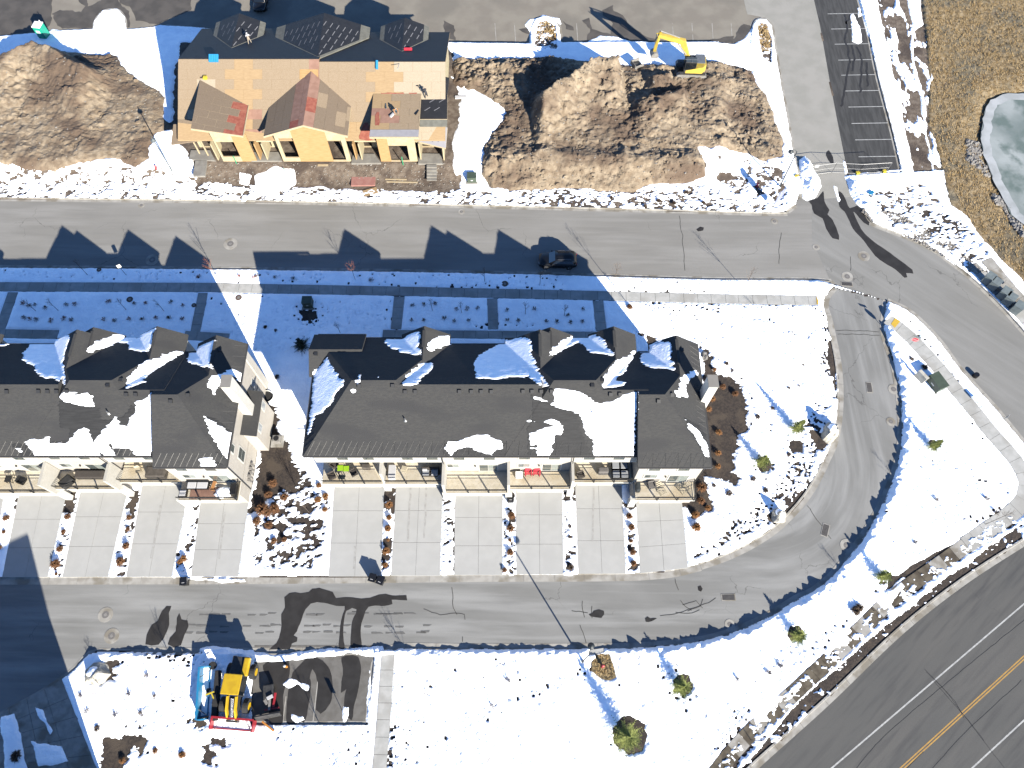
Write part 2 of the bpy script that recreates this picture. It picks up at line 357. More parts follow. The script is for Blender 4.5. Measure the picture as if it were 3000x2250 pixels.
def thing(name,label,cat,loc=(0,0,0),rz=0.,group=None):
    o=bpy.data.objects.new(name,None); COL.objects.link(o); o.location=loc; o.rotation_euler=(0,0,rz); o.empty_display_size=.3; o['label']=label; o['category']=cat
    if group: o['group']=group
    return o
def tag(o,label,cat,group=None):
    o['label']=label; o['category']=cat
    if group: o['group']=group
    return o
def struct(name): o=bpy.data.objects.new(name,None); COL.objects.link(o); o['kind']='structure'; return o
def kids(o): return [c for c in bpy.data.objects if c.parent==o]
def copy_tree(o,parent=None,K=None):
    K=K or kids; c=o.copy(); COL.objects.link(c)
    if parent: c.parent=parent
    for ch in K(o): copy_tree(ch,c,K)
    return c
def dup(root,loc,rz=0.,label=None,group=None,sc=None):
    c=copy_tree(root); c.location=loc; c.rotation_euler=(0,0,rz)
    if sc: c.scale=(sc,sc,sc) if not hasattr(sc,'__len__') else sc
    if label: c['label']=label
    if group: c['group']=group
    return c
def inst(o,parent,loc=(0,0,0),name=None):
    c=o.copy(); COL.objects.link(c); c.parent=parent; c.location=loc
    for k in ('label','category'):
        if k in c: del c[k]
    return c
# ================================================================ OUTLINES (photo pixels on the ground plane)
A_N=[(-150,578),(0,580),(760,589),(1400,602),(1900,614),(2270,624),(2305,618),(2330,600),(2343,570)]
A_NE=[(2500,560),(2518,572),(2533,615),(2554,651),(2609,675),(2663,695),(2717,718),(2760,747),(2797,774),(2840,807),(2887,850),(2941,904),(3000,970),(3120,1110)]
A_SE=[(3120,1440),(3000,1297),(2923,1203),(2880,1155),(2815,1083),(2757,1004),(2706,948),(2659,908),(2600,880)]
A_S=[(2440,832),(2400,820),(2100,818),(1750,808),(1400,799),(760,789),(0,783),(-150,782)]
C_IN=[(-150,1692),(0,1692),(760,1690),(1400,1684),(1690,1683),(1835,1681),(1900,1678),(1975,1670),(2050,1652),(2123,1627),(2200,1590),(2265,1548),(2311,1506),(2345,1468),(2372,1431),(2397,1387),(2419,1340),(2436,1304),(2448,1259),(2454,1215),(2457,1160),(2455,1100),(2449,1049),(2436,984),(2424,930),(2414,897),(2418,868),(2440,840)]
C_OUT=[(2600,880),(2596,915),(2592,960),(2597,991),(2609,1027),(2623,1067),(2632,1110),(2637,1147),(2643,1201),(2645,1263),(2640,1324),(2624,1389),(2602,1447),(2574,1505),(2530,1577),(2485,1637),(2440,1690),(2385,1735),(2337,1757),(2272,1798),(2200,1834),(2123,1863),(2051,1880),(1942,1893),(1834,1900),(1725,1901),(1400,1902),(1188,1900),(1150,1905),(1100,1912),(735,1914),(543,1914),(420,1912),(289,1908),(260,1915),(217,1960),(181,1988),(108,2035),(0,2093),(-150,2170)]
BAY=[(745,1890),(1104,1890),(1095,1935),(1076,2121),(735,2121)]
D_N=[(2120,2330),(2200,2247),(2417,2052),(2634,1845),(2815,1702),(3000,1582),(3150,1490)]
STALL=[(2375,-80),(2386,0),(2403,72),(2431,231),(2453,347),(2486,512),(2640,503),(2616,391),(2572,224),(2544,90),(2518,0),(2500,-80)]
DRIVE=[(2160,-80),(2375,-80),(2386,0),(2403,72),(2431,231),(2453,347),(2486,512),(2498,575),(2352,585),(2340,510),(2322,430),(2305,330),(2290,250),(2275,160),(2262,75),(2245,50),(2190,40)]
LOT=[(-150,-80),(2300,-80),(2300,200),(2275,160),(2262,75),(2245,55),(2218,55),(2204,75),(2200,128),(1645,128),(1640,80),(1625,55),(1600,47),(1570,55),(1557,80),(1553,132),(1310,128),(1000,118),(560,78),(470,72),(440,80),(372,84),(368,50),(345,25),(300,30),(275,60),(270,85),(150,92),(0,106),(-150,120)]
cv=lambda L,st=1.2: curve(PL(L),st)
RA=cv(A_N)+cv(A_NE)+cv(A_SE)+cv(A_S)
RC=cv(C_IN)+cv(C_OUT)
RD=PL(D_N)+PL([(3300,2600),(1750,2600)])
RB=PL(LOT); RE=PL(STALL); RDV=PL(DRIVE); RBAY=PL(BAY)
GRASS=PL([(2690,-120),(2703,0),(2715,100),(2724,217),(2722,362),(2764,506),(2779,600),(2833,640),(2887,713),(2952,780),(3010,835),(3200,1000),(3500,-120)])
POND=smooth_closed(PL([(3300,240),(3000,268),(2930,278),(2893,307),(2882,362),(2876,401),(2888,450),(2905,499),(2934,561),(2955,600),(3000,650),(3300,800)]),1.)
DIRT_L=PL([(-150,200),(0,205),(36,195),(90,163),(181,145),(271,156),(340,159),(355,188),(376,217),(427,250),(456,264),(483,286),(470,347),(508,376),(452,391),(434,434),(436,463),(391,482),(326,459),(235,474),(156,490),(72,487),(0,474),(-150,470)],1.2)
DIRT_M=PL([(1330,170),(1400,172),(1500,168),(1600,166),(1700,176),(1800,190),(1850,195),(1900,190),(2000,195),(2060,180),(2160,175),(2205,190),(2225,240),(2255,270),(2280,350),(2298,400),(2296,440),(2240,450),(2200,430),(2130,425),(2040,432),(2062,470),(2068,505),(2000,520),(1900,522),(1850,543),(1700,532),(1500,538),(1440,528),(1410,500),(1420,430),(1490,330),(1440,290),(1390,262),(1350,262),(1330,240)],1.2)
PAD=[(-90,69.8),(28,69.8),(30,93),(-90,95)]
def terrain(X,Y,detail=True):
    X=np.asarray(X,float);Y=np.asarray(Y,float)
    s=sdf(PAD,X,Y,5.); t=np.clip((s+3.2)/3.6,0,1); z=1.2*t*t*(3-2*t)*np.clip((95.5-Y)/8.5,0,1)
    s=sdf(POND,X,Y,4.); t=np.clip((s+3.5)/3.5,0,1); z=z-.7*t*t
    return z
def tz(x,y): return float(terrain(np.array([x]),np.array([y]))[0])
def gat(px,py,dz=0.):
    z=0.
    for i in range(4): p=at(px,py,z+dz); z=tz(p.x,p.y)
    p.z=z+dz; return p
VIEW=PL([(-20,-20),(3020,-20),(3020,2270),(-20,2270)])
# ---------------------------------------------------------------- far ground
m=MB(); m.sheet([(-2500,-2500),(2500,-2500),(2500,2500),(-2500,2500)],-1.2); far=m.build('ground',['north soil']); far['kind']='structure'
# ---------------------------------------------------------------- near ground (soil and mulch under the snow)
def grid_mesh(name,x0,x1,y0,y1,st,zf,keep,mats,midx=None,smooth=True,kind='structure',parent=None):
    xs=np.arange(x0,x1+st*.5,st); ys=np.arange(y0,y1+st*.5,st); X,Y=np.meshgrid(xs,ys); Z=zf(X,Y); nx=len(xs); ny=len(ys)
    K=keep(X,Y,Z) if keep is not None else np.ones((ny-1,nx-1),bool)
    iy,ix=np.nonzero(K); a=iy*nx+ix; F=np.stack([a,a+1,a+1+nx,a+nx],1); used=np.unique(F); rm=np.full(nx*ny,-1,np.int64); rm[used]=np.arange(len(used)); F=rm[F]
    V=np.stack([X.ravel(),Y.ravel(),Z.ravel()],1)[used]; me=bpy.data.meshes.new(name); me.vertices.add(len(V)); me.vertices.foreach_set('co',V.astype(np.float32).ravel())
    me.loops.add(F.size); me.loops.foreach_set('vertex_index',F.astype(np.int32).ravel()); me.polygons.add(len(F)); me.polygons.foreach_set('loop_start',np.arange(0,F.size,4,dtype=np.int32)); me.polygons.foreach_set('loop_total',np.full(len(F),4,np.int32))
    for q in mats: me.materials.append(MT[q])
    if midx is not None: me.polygons.foreach_set('material_index',midx(X[:-1,:-1],Y[:-1,:-1])[K].astype(np.int32))
    if smooth: me.polygons.foreach_set('use_smooth',np.ones(len(F),bool))
    me.update(calc_edges=True); me.validate(); o=bpy.data.objects.new(name,me); COL.objects.link(o)
    if kind: o['kind']=kind
    if parent: o.parent=parent
    return o
ROADS=[RA,RC,RD,RB,RE,RDV,RBAY]
def roadmask(X,Y,m=3.):
    r=np.full(X.shape,-m,np.float32)
    for q in ROADS: r=np.maximum(r,sdf(q,X,Y,m))
    return r
def gz(X,Y):
    z=terrain(X,Y); r=roadmask(X,Y); return np.where(r>.05,np.minimum(z,0)-.3,z+.012*fbm(X,Y,1.5,3,2)-.045)
grid_mesh('ground',-100,100,-12,118,.5,gz,None,['soil','north soil'],lambda X,Y:((Y+2*fbm(X,Y,4,3,5)>62.5)&(X<60)|(X>38)&(Y>70)).astype(int))
# ---------------------------------------------------------------- paved sheets
def flat(name,poly,z,m,kind='structure'):
    q=MB(); q.sheet(poly,z); return q.build(name,m,kind=kind)
flat('street',RA,-.12,'street asphalt')
EA=PL([(2380,560),(2500,560)]+A_NE[1:]+A_SE)+PL([(2440,836),(2380,700)])
flat('street',RC,-.124,'lane asphalt')
RCV=cv(C_IN[11:])+cv(C_OUT[:17])
flat('street',EA,-.116,'east asphalt')
flat('boulevard',RD,-.12,'boulevard asphalt')
flat('parking_lot',RB,-.12,'lot asphalt')
flat('access_road',RDV,-.112,'drive asphalt')
flat('parking_lot',RE,-.108,'stall asphalt')
flat('parking_bay',RBAY,-.112,'bay asphalt')
# ---------------------------------------------------------------- kerbs: sections 3 m long with open joints
def kerb(pl,side=1,pan=.5,top=.15,name='kerb',h=.03,wide=False,sec=3.,mt='kerb concrete'):
    root=struct(name); pts=curve(pl,.5) if len(pl)<60 else pl
    acc=[pts[0]];L=0;segs=[]
    for i in range(1,len(pts)):
        L+=math.hypot(pts[i][0]-pts[i-1][0],pts[i][1]-pts[i-1][1]); acc.append(pts[i])
        if L>=sec: segs.append(acc); acc=[pts[i]]; L=0
    if len(acc)>1: segs.append(acc)
    for sg in segs:
        a=Vector((*sg[0],0)); b=Vector((*sg[1],0)); d=(b-a).normalized()*.025; sg=[(sg[0][0]+d.x,sg[0][1]+d.y)]+sg[1:]
        m=MB(); s=side
        prof=[(-s*pan,-.106),(-s*.02,-.10),(s*0.,h-.02),(s*.03,h),(s*top,h),(s*top,-.15)]
        ls=[off(sg,o) for o,_ in prof]; n=len(sg)
        vs=[(x,y,prof[j][1]) for j in range(len(prof)) for x,y in ls[j]]; fs=[]
        for j in range(len(prof)-1):
            for i in range(n-1):
                f=(j*n+i,j*n+i+1,(j+1)*n+i+1,(j+1)*n+i); fs.append(f if s>0 else f[::-1])
        m.add(vs,fs); m.build('kerb_section',mt,root)
    return root
kerb(PL(A_N[:-1]),1,pan=.42)
kerb(PL(A_NE[1:]),1,pan=.42)
kerb(PL(A_SE),1,pan=.45); kerb(PL(A_S),1,pan=.42)
kerb(PL(C_IN[:9]),1,pan=.72,top=.1,h=-.06)
kerb(PL(C_IN[8:]),1,pan=.62,top=.2)
kerb(PL(C_OUT[:-7]),-1 if False else 1,pan=.5) if False else kerb(PL(C_OUT[::-1][7:]),-1,pan=.55)
kerb(PL(C_OUT[-8:]),1,pan=.3,top=1.,h=-.05)
kerb(PL([(1104,1925),(1095,1945),(1078,2119)]),1,pan=.3); kerb(PL([(1076,2124),(735,2124)]),1,pan=.35)
kerb(PL(D_N),1,pan=.55,top=.2)
kerb(PL([(2500,-60),(2518,0),(2544,90),(2572,224),(2616,391),(2642,503)]),1,pan=.35,top=.3)
kerb(PL([(2643,505),(2505,514),(2500,560)]),1,pan=.2,top=.3)
kerb(PL([(2345,580),(2340,510),(2322,430),(2305,330),(2290,250),(2275,160),(2262,78),(2245,55),(2218,55),(2204,75),(2200,128)]),1,pan=.3,top=.45)
kerb(PL([(2198,130),(1645,130)]),1,pan=.3); kerb(PL([(1645,128),(1640,80),(1625,55),(1600,47),(1570,55),(1557,80),(1553,130)]),1,pan=.25,top=.4)
kerb(PL([(1551,133),(1310,129),(1000,120),(560,80),(470,73)]),1,pan=.3); kerb(PL([(372,84),(368,50),(345,25),(300,30),(275,60),(270,85)]),1,pan=.2,top=.35)
# ---------------------------------------------------------------- slabs laid one by one
def slab_quad(root,q,z,th=.12,gap=.02,mt='concrete',name='slab'):
    c=Vector((sum(p[0] for p in q)/4,sum(p[1] for p in q)/4)); r=[]
    for p in q:
        d=Vector(p[:2])-c; r.append(tuple(c+d*(1-gap/max(d.length,.1))))
    m=MB(); m.prism(r,z-th,z+random.uniform(-.004,.004)); return m.build(name,mt,root)
def lerp2(a,b,t): return (a[0]+(b[0]-a[0])*t,a[1]+(b[1]-a[1])*t)
SL=[]
def driveway(px,nc=2,nr=3,label=None):
    q=PL(px); root=struct('driveway'); SL.append(q)
    a,b,c,d=q   # top-left, top-right, bottom-right, bottom-left
    for j in range(nr):
        for i in range(nc):
            f=lambda u,v: lerp2(lerp2(a,b,u),lerp2(d,c,u),v)
            slab_quad(root,[f(i/nc,j/nr),f((i+1)/nc,j/nr),f((i+1)/nc,(j+1)/nr),f(i/nc,(j+1)/nr)],.0,.1,.018,'driveway')
DRV=[[(980,1405),(1127,1405),(1116,1689),(962,1689)],[(1161,1405),(1298,1405),(1289,1687),(1145,1687)],[(1333,1435),(1473,1435),(1472,1685),(1330,1685)],[(1511,1425),(1647,1425),(1651,1683),(1512,1683)],[(1684,1400),(1820,1400),(1834,1681),(1694,1681)],[(1862,1455),(1997,1455),(2016,1664),(1875,1680)],
 [(588,1460),(730,1460),(698,1689),(559,1689)],[(418,1410),(557,1410),(503,1690),(369,1690)],[(237,1430),(376,1430),(316,1690),(182,1691)],[(56,1440),(196,1440),(140,1691),(6,1691)],[(-130,1440),(14,1440),(-32,1691),(-170,1691)]]
for q in DRV: driveway(q)
WALKS=[]
def walk(px,w,name='sidewalk',sec=1.5,mt='concrete',z=.03,mats=None):
    pts=curve(PL(px),.25); root=struct(name); L=0; st=pts[0]; cuts=[0]
    for i in range(1,len(pts)):
        L+=math.hypot(pts[i][0]-pts[i-1][0],pts[i][1]-pts[i-1][1])
        if L>=sec: cuts.append(i);L=0
    if cuts[-1]!=len(pts)-1: cuts.append(len(pts)-1)
    A=off(pts,w/2);B=off(pts,-w/2)
    for n,(i,j) in enumerate(zip(cuts[:-1],cuts[1:])): slab_quad(root,[A[i],A[j],B[j],B[i]],z+(tz(*pts[i]) if pts[i][1]>60 else 0),mt=mats(n) if mats else mt)
    WALKS.append(A+B[::-1]); return root
walk([(-150,840),(0,840),(600,842),(700,844),(1170,853),(1400,858),(1750,866),(2100,875),(2392,880)],1.35,sec=1.55)
walk([(38,856),(0,965)],1.25); walk([(595,858),(572,972)],1.2); walk([(1170,869),(1160,965)],1.3); walk([(1442,874),(1445,965)],1.25); walk([(1752,881),(1762,968)],1.3)
walk([(1121,978),(1400,980),(1690,983),(1760,984)],1.1); walk([(-100,976),(0,977),(170,980)],1.2); walk([(540,982),(670,990)],1.2)
walk([(2598,935),(2650,972),(2700,1022),(2755,1084),(2800,1139),(2850,1199),(2900,1262),(2950,1318),(2990,1370),(3008,1420),(2996,1470),(2960,1505),(2900,1548),(2830,1597)],1.75)
walk([(2830,1597),(2742,1661),(2616,1751),(2543,1823),(2435,1928),(2345,2012),(2254,2097),(2200,2145),(2134,2218),(2080,2290)],1.5,mats=lambda n:'wet concrete' if (n*7)%9 not in (0,4,5) else 'kerb concrete')
walk([(1137,1916),(1124,2100),(1108,2290)],1.35)
walk([(1745,1902),(1748,1918)],1.7)
walk([(2848,776),(2925,852),(3003,935),(3080,1020)],1.5,mt='concrete'); walk([(2890,760),(2965,850),(3040,930)],1.6,mt='kerb concrete')
# tactile paving at the two crossings
m=MB(); m.prism(PL([(2391,868),(2408,869),(2411,893),(2393,892)]),.03,.05); m.build('tactile_paving','tactile',kind='structure')
m=MB(); m.prism(PL([(2610,950),(2622,932),(2637,942),(2621,961)]),.035,.055); m.build('tactile_paving','tactile',kind='structure')
# pad of the unseen side yard, bottom left
root=struct('paved_yard'); PADQ=[P2(181,1990),P2(290,2270),P2(-120,2290),P2(-80,2135)]
for j in range(5):
    for i in range(5):
        a,b,c,d=[PADQ[3],PADQ[0],PADQ[1],PADQ[2]]; f=lambda u,v: lerp2(lerp2(a,b,u),lerp2(d,c,u),v)
        slab_quad(root,[f(i/5,j/5),f((i+1)/5,j/5),f((i+1)/5,(j+1)/5),f(i/5,(j+1)/5)],.0,mt='kerb concrete')
m=MB()
for i,(x0,y0,x1,y1) in enumerate(((1203,1430,1194,1600),(1250,1430,1242,1590),(1040,1600,1036,1680),(1740,1430,1735,1600),(470,1480,440,1650),(660,1500,640,1650))): m.strip(rag(cv([(x0,y0),((x0+x1)/2,(y0+y1)/2),(x1,y1)]),.08,.4,False,i),.10,-.10,.008)
mat('tyre stain',(.47,.46,.44),(.57,.57,.55),2.5,.85); m.build('tyre_marks','tyre stain',kind='stuff')
# ---------------------------------------------------------------- painted lines
m=MB()
for y,x0,x1 in ((112,622,905),(235,650,940),(358,678,968),(487,708,980),(609,732,1008),(737,760,1055),(867,790,1085),(1000,815,1118),(1133,845,1150),(1270,872,1182)):
    a=at(2200+x0/2.765,y/2.765,-.104);b=at(2200+x1/2.765,(y-5)/2.765,-.104); m.strip([(a.x,a.y),(b.x,b.y)],.06,-.06,-.104)
m.build('parking_lines','paint white',kind='structure')
m=MB()
for x in (1451,1508,1690,1971,2028,2087,2143):
    a=at(x-1,68,-.116);b=at(x+3,126,-.116); m.strip([(a.x,a.y),(b.x,b.y)],.05,-.05,-.116)
for (a,b) in (((937,1945),(917,2115)),((1020,1940),(1010,2115)),((838,2040),(829,2115))):
    m.strip([P2(*a,-.108),P2(*b,-.108)],.05,-.05,-.108)
m.build('parking_lines','kerb concrete',kind='structure')
m=MB()
for a,b,k in (((2390,2290),(3060,1718),.07),((2805,2290),(3060,2055),.07)): m.strip([P2(*a,-.116),P2(*b,-.116)],k,-k,-.116)
m.build('lane_lines','paint white',kind='structure')
m=MB()
l=[P2(2600,2290,-.116),P2(3060,1872,-.116)]; m.strip(l,.17,.05,-.116); m.strip(l,-.05,-.17,-.116); m.build('centre_lines','paint yellow',kind='structure')
m=MB()
for L in ([(2480,2290),(2600,2150),(2850,1940),(3060,1770)],[(2710,1960),(2760,2010),(2840,2115),(2960,2270)],[(2715,1968),(2800,2055),(2835,2120)],[(2735,1992),(2775,2040),(2838,2110),(2900,2190)],[(2700,2290),(2780,2200),(2843,2133),(3010,1980)],[(2620,2290),(2720,2190)]):
    m.strip(rag(cv(L),.05,.5,False,3),.03,-.012,-.114)
m.build('crack_sealant','tar',kind='stuff')
# cracks and wet patches on the lanes
m=MB()
CR=[[(1031,1790),(1060,1793),(1090,1796)],[(1100,1798),(1190,1800)],[(1240,1785),(1290,1800),(1330,1795),(1360,1800),(1367,1830)],[(1325,1720),(1328,1780),(1345,1810)],[(1675,1790),(1710,1793),(1735,1798)],[(1705,1760),(1708,1785),(1715,1820)],[(1733,1775),(1735,1822)],[(1935,1805),(1990,1795),(2030,1780),(2065,1770),(2110,1745)],[(1995,1758),(2010,1775),(2035,1795)],[(2000,1770),(2040,1760),(2070,1790)],[(2015,1790),(2050,1775),(2065,1745)],[(1980,1795),(2030,1798),(2060,1780)],[(2455,978),(2520,978),(2590,982)],[(2450,966),(2520,968),(2588,973)],
 [(2492,750),(2495,800)],[(2290,680),(2283,730),(2285,780)],[(1990,630),(2000,700),(2008,800)],[(2610,1500),(2520,1620)],[(2366,1480),(2410,1540),(2445,1590)],[(1978,1695),(1990,1740)],[(1355,1880),(1352,1850)],[(1700,1830),(1722,1895)],[(320,1835),(322,1850)],[(2630,1120),(2652,1115)]]
for i,L in enumerate(CR): m.strip(rag(cv(L,.8),.12,.35,False,i),.03,-.03,-.108)
m.build('road_cracks','crack',kind='stuff')
WETS=[[(833,1750),(848,1738),(865,1735),(880,1739),(905,1735),(915,1725),(935,1723),(955,1728),(975,1735),(985,1752),(1010,1750),(1060,1753),(1085,1752),(1110,1742),(1130,1740),(1150,1745),(1190,1744),(1193,1759),(1170,1758),(1148,1757),(1150,1770),(1120,1775),(1080,1778),(1060,1825),(1055,1850),(1060,1895),(1030,1900),(1030,1830),(1045,1785),(1015,1790),(1005,1850),(1010,1900),(993,1900),(1000,1820),(1010,1776),(985,1775),(950,1765),(910,1768),(895,1785),(870,1850),(860,1862),(872,1868),(870,1880),(855,1885),(848,1905),(780,1910),(810,1885),(823,1850),(825,1800),(835,1780)],
 [(475,1790),(488,1775),(502,1776),(495,1795),(495,1830),(480,1870),(465,1888),(425,1888),(430,1860),(445,1830),(462,1818)],[(518,1810),(525,1797),(532,1815),(550,1818),(553,1835),(540,1860),(530,1890),(510,1898),(492,1888),(498,1870),(515,1850)],
 [(2459,560),(2476,580),(2490,610),(2515,600),(2533,615),(2549,650),(2545,661),(2530,652),(2500,620),(2530,680),(2570,715),(2600,735),(2640,765),(2672,790),(2676,802),(2655,800),(2658,812),(2650,814),(2625,790),(2590,770),(2565,750),(2530,705),(2500,670),(2475,620),(2459,605)],[(2370,590),(2395,580),(2412,560),(2415,590),(2430,615),(2424,628),(2440,645),(2458,690),(2458,702),(2440,698),(2420,670),(2410,640),(2385,625),(2378,600)],
 [(1725,1800),(1735,1796),(1740,1790),(1755,1786),(1770,1790),(1771,1800),(1762,1810),(1745,1808),(1730,1806)],[(1890,1812),(1897,1806),(1906,1812),(1915,1810),(1925,1812),(1910,1820),(1900,1822),(1892,1822)],[(2045,1720),(2052,1716),(2058,1725),(2054,1733),(2047,1730)],[(2040,672),(2052,664),(2063,667),(2060,675),(2045,678)],
 [(2437,380),(2450,388),(2452,400),(2470,420),(2467,455),(2455,445)] if False else [(2420,455),(2428,440),(2440,460),(2442,480),(2434,478)]]
m=MB()
for i,L in enumerate(WETS): m.sheet(rag(smooth_closed(PL(L,-.104),.5),.06,.3,True,i),-.104+i*.0006)
m.build('meltwater','wet asphalt',kind='stuff')
m=MB()
for y in (1799,1833,1852):
    for x in list(range(560,830,34))+list(range(905,1280,29)):
        if random.random()<.7:
            a=P2(x+random.uniform(-9,9),y+random.uniform(-3,3),-.105); m.sheet(rag([(a[0]-.4,a[1]-.08),(a[0]+random.uniform(.1,.9),a[1]-.08),(a[0]+.5,a[1]+.07),(a[0]-.4,a[1]+.08)],.06,.15),-.1095)
m.build('tyre_marks','damp asphalt',kind='stuff')
m=MB()
BW=[[(868,1960),(905,1925),(945,1935),(972,1980),(968,2060),(940,2090),(925,2080),(930,2000),(915,1960),(905,2000),(880,2115),(840,2118),(850,1990)],[(1000,1925),(1050,1925),(1055,1990),(1040,2060),(1030,2110),(1010,2100),(1008,2060),(1015,2020),(1000,2030),(1005,1960)],[(770,1950),(830,1930),(850,1960),(830,2040),(828,2118),(790,2118),(790,2000)],[(878,2000),(910,1990),(905,2060),(890,2118),(870,2100)]]
for i,L in enumerate(BW): m.sheet(rag(smooth_closed(PL(L,-.1),.5),.08,.3,True,i+40),-.1+i*.0006)
m.build('meltwater','wet asphalt',kind='stuff')
m=MB()
LW=[[(-60,-60),(150,-60),(152,20),(150,60),(140,88),(0,104),(-60,110)],[(152,-60),(235,-60),(258,20),(330,-20),(345,0),(380,40),(380,78),(180,85),(150,40),(175,30),(240,35),(250,18)],[(330,-60),(560,-60),(560,30),(460,70),(400,60),(380,20),(350,8)],
 [(1765,30),(1795,15),(1800,30),(1825,45),(1850,80),(1900,110),(1950,125),(1900,128),(1720,118),(1730,85),(1705,60),(1725,52),(1735,85),(1790,100),(1795,70),(1770,45)],[(1520,85),(1550,83),(1555,100),(1530,95)],[(1648,60),(1668,75),(1682,88),(1660,85)],[(2160,90),(2180,70),(2200,75),(2198,125),(2150,125)],[(1300,60),(1330,75),(1335,118),(1305,112)],[(1990,118),(2050,122),(2150,105),(2148,126),(1990,126)]]
for i,L in enumerate(LW): m.sheet(rag(PL(L,-.1),.3,.5,True,i+60),-.1+i*.0006)
m.build('wet_mud','bare mud',kind='stuff')
m=MB()
for i,L in enumerate([[(2478,40),(2483,80),(2476,115),(2484,140),(2490,180),(2480,230),(2470,300),(2462,315)],[(2510,135),(2525,170),(2522,230),(2520,280)],[(2498,130),(2503,180),(2495,215)],[(2540,180),(2543,240),(2538,258)],[(2495,40),(2485,60),(2472,75)]]): m.strip(rag(cv(L,.6),.25,.35,False,i),.12,-.16,-.1)
m.build('meltwater','wet asphalt',kind='stuff')
# ================================================================ SNOW: one height field with melted patches, banks, footprints
ST=.12
xs=np.arange(-79.5,79.5,ST); ys=np.arange(-4.5,103.5,ST); GX,GY=np.meshgrid(xs,ys)
inview=sdf(VIEW,GX,GY,1.)>-.8
B=np.zeros(GX.shape,np.float32); B[:]=terrain(GX,GY)
RM=roadmask(GX,GY,3.); B=np.where(RM>.0,-.115,B)
F=np.full(GX.shape,1.2,np.float32)
nA=fbm(GX,GY,1.3,5,1); nB=fbm(GX,GY,.55,3,2); nC=fbm(GX,GY,6,3,3); nD=fbm(GX,GY*1.6,.95,5,4)*.75+fbm(GX,GY*1.5,.36,3,14)*.75
def excl(poly,amp=.12,sh=0.,n=None):
    global F; s=sdf(poly,GX,GY,2.); F=np.minimum(F,-s+sh+amp*(nB if n is None else n))
def patch(poly,bias,amp,soft=1.,n=None):
    global F; s=sdf(poly,GX,GY,3.); w=np.clip(s/soft+.0,0,1); w=w*w*(3-2*w); F=F*(1-w)+np.minimum(F,bias+amp*(nA if n is None else n))*w
def addsnow(poly,amp=.25,h=.6):
    global F; s=sdf(poly,GX,GY,2.); F=np.where(s>-1,np.maximum(F,np.minimum(s,h)+amp*nA*np.clip(1+s,0,1)),F)
def q8(L,ox,oy,k): return [(ox+a/k,oy+b/k) for a,b in L]
# half-melted ground: (outline, bias, amplitude)
patch(PL([(-60,478),(480,480),(560,500),(1310,520),(1420,535),(2060,520),(2310,440),(2330,610),(2240,625),(1400,605),(-60,585)],.6),.22,1.1,1.,nD)
patch(PL([(2040,440),(2300,440),(2330,560),(2060,560)],.8),.2,1.,1.)
patch(PL([(1960,560),(2280,590),(2280,632),(1500,620),(1500,560)],.6),.05,1.1,1.,nD)
patch(PL([(2520,560),(2700,520),(2850,660),(3000,850),(3000,980),(2880,850),(2760,745),(2600,680)]),.12,1.1,1.,nD)
patch(PL([(2552,-40),(2725,-40),(2740,362),(2775,505),(2670,510),(2610,220)]),-.3,1.7,.6,fbm(GX*1.6,GY*.6,1.6,4,9))
patch(PL(q8([(960,390),(1800,100),(1740,960),(900,960)],440,1400,3.352)),.13,1.3,1.2,nD)
patch(PL([(760,1340),(900,1340),(990,1480),(960,1600),(760,1600)]),.05,1.3,1.2,nD)
patch(PL([(1490,1420),(1530,1440),(1515,1690),(1470,1690)]),.25,1.,.3); patch(PL([(1120,1430),(1165,1430),(1150,1690),(1110,1690)]),.15,1.,.3)
patch(PL([(2380,1160),(2455,1180),(2380,1430),(2290,1530),(2010,1670),(2010,1620),(2250,1450)]),.25,1.1,.8,nD)
patch(PL([(-60,1425),(560,1425),(560,1700),(-60,1700)]),.42,1.0,.3)
BELT=PL([(2120,2290)]+q8([(0,1560),(150,1380),(330,1160),(500,1000),(650,870),(800,740),(930,620),(1100,480),(1250,380),(1450,200),(1600,90),(1750,0),(1900,-130),(2212,-350)],2200,1650,2.765)+[(3000,1600),(2815,1705),(2417,2052),(2200,2250)])
patch(BELT,-.45,1.2,.25,nD)
BS=PL([(2060,2290),(2185,2120),(2330,1985),(2530,1800),(2600,1735),(2740,1640),(2870,1545),(2960,1500),(3000,1540),(2870,1620),(2740,1715),(2540,1880),(2350,2060),(2150,2290)])
patch(BS,.12,1.25,.7,nD)
patch(PL(q8([(1100,1659),(1270,1520),(1500,1400),(1850,1235),(1900,1260),(1500,1500),(1290,1659)],2200,1100,2.765)),-.25,1.,.5)
patch(PL(q8([(1000,140),(1130,60),(1250,120),(1100,280),(960,250)],2200,1650,2.765)),-.3,1.,.5)
patch(PL([(2170,1930),(2290,1840),(2560,1700),(2640,1620),(2500,1830),(2300,2000)]),.6,.8,1.5)
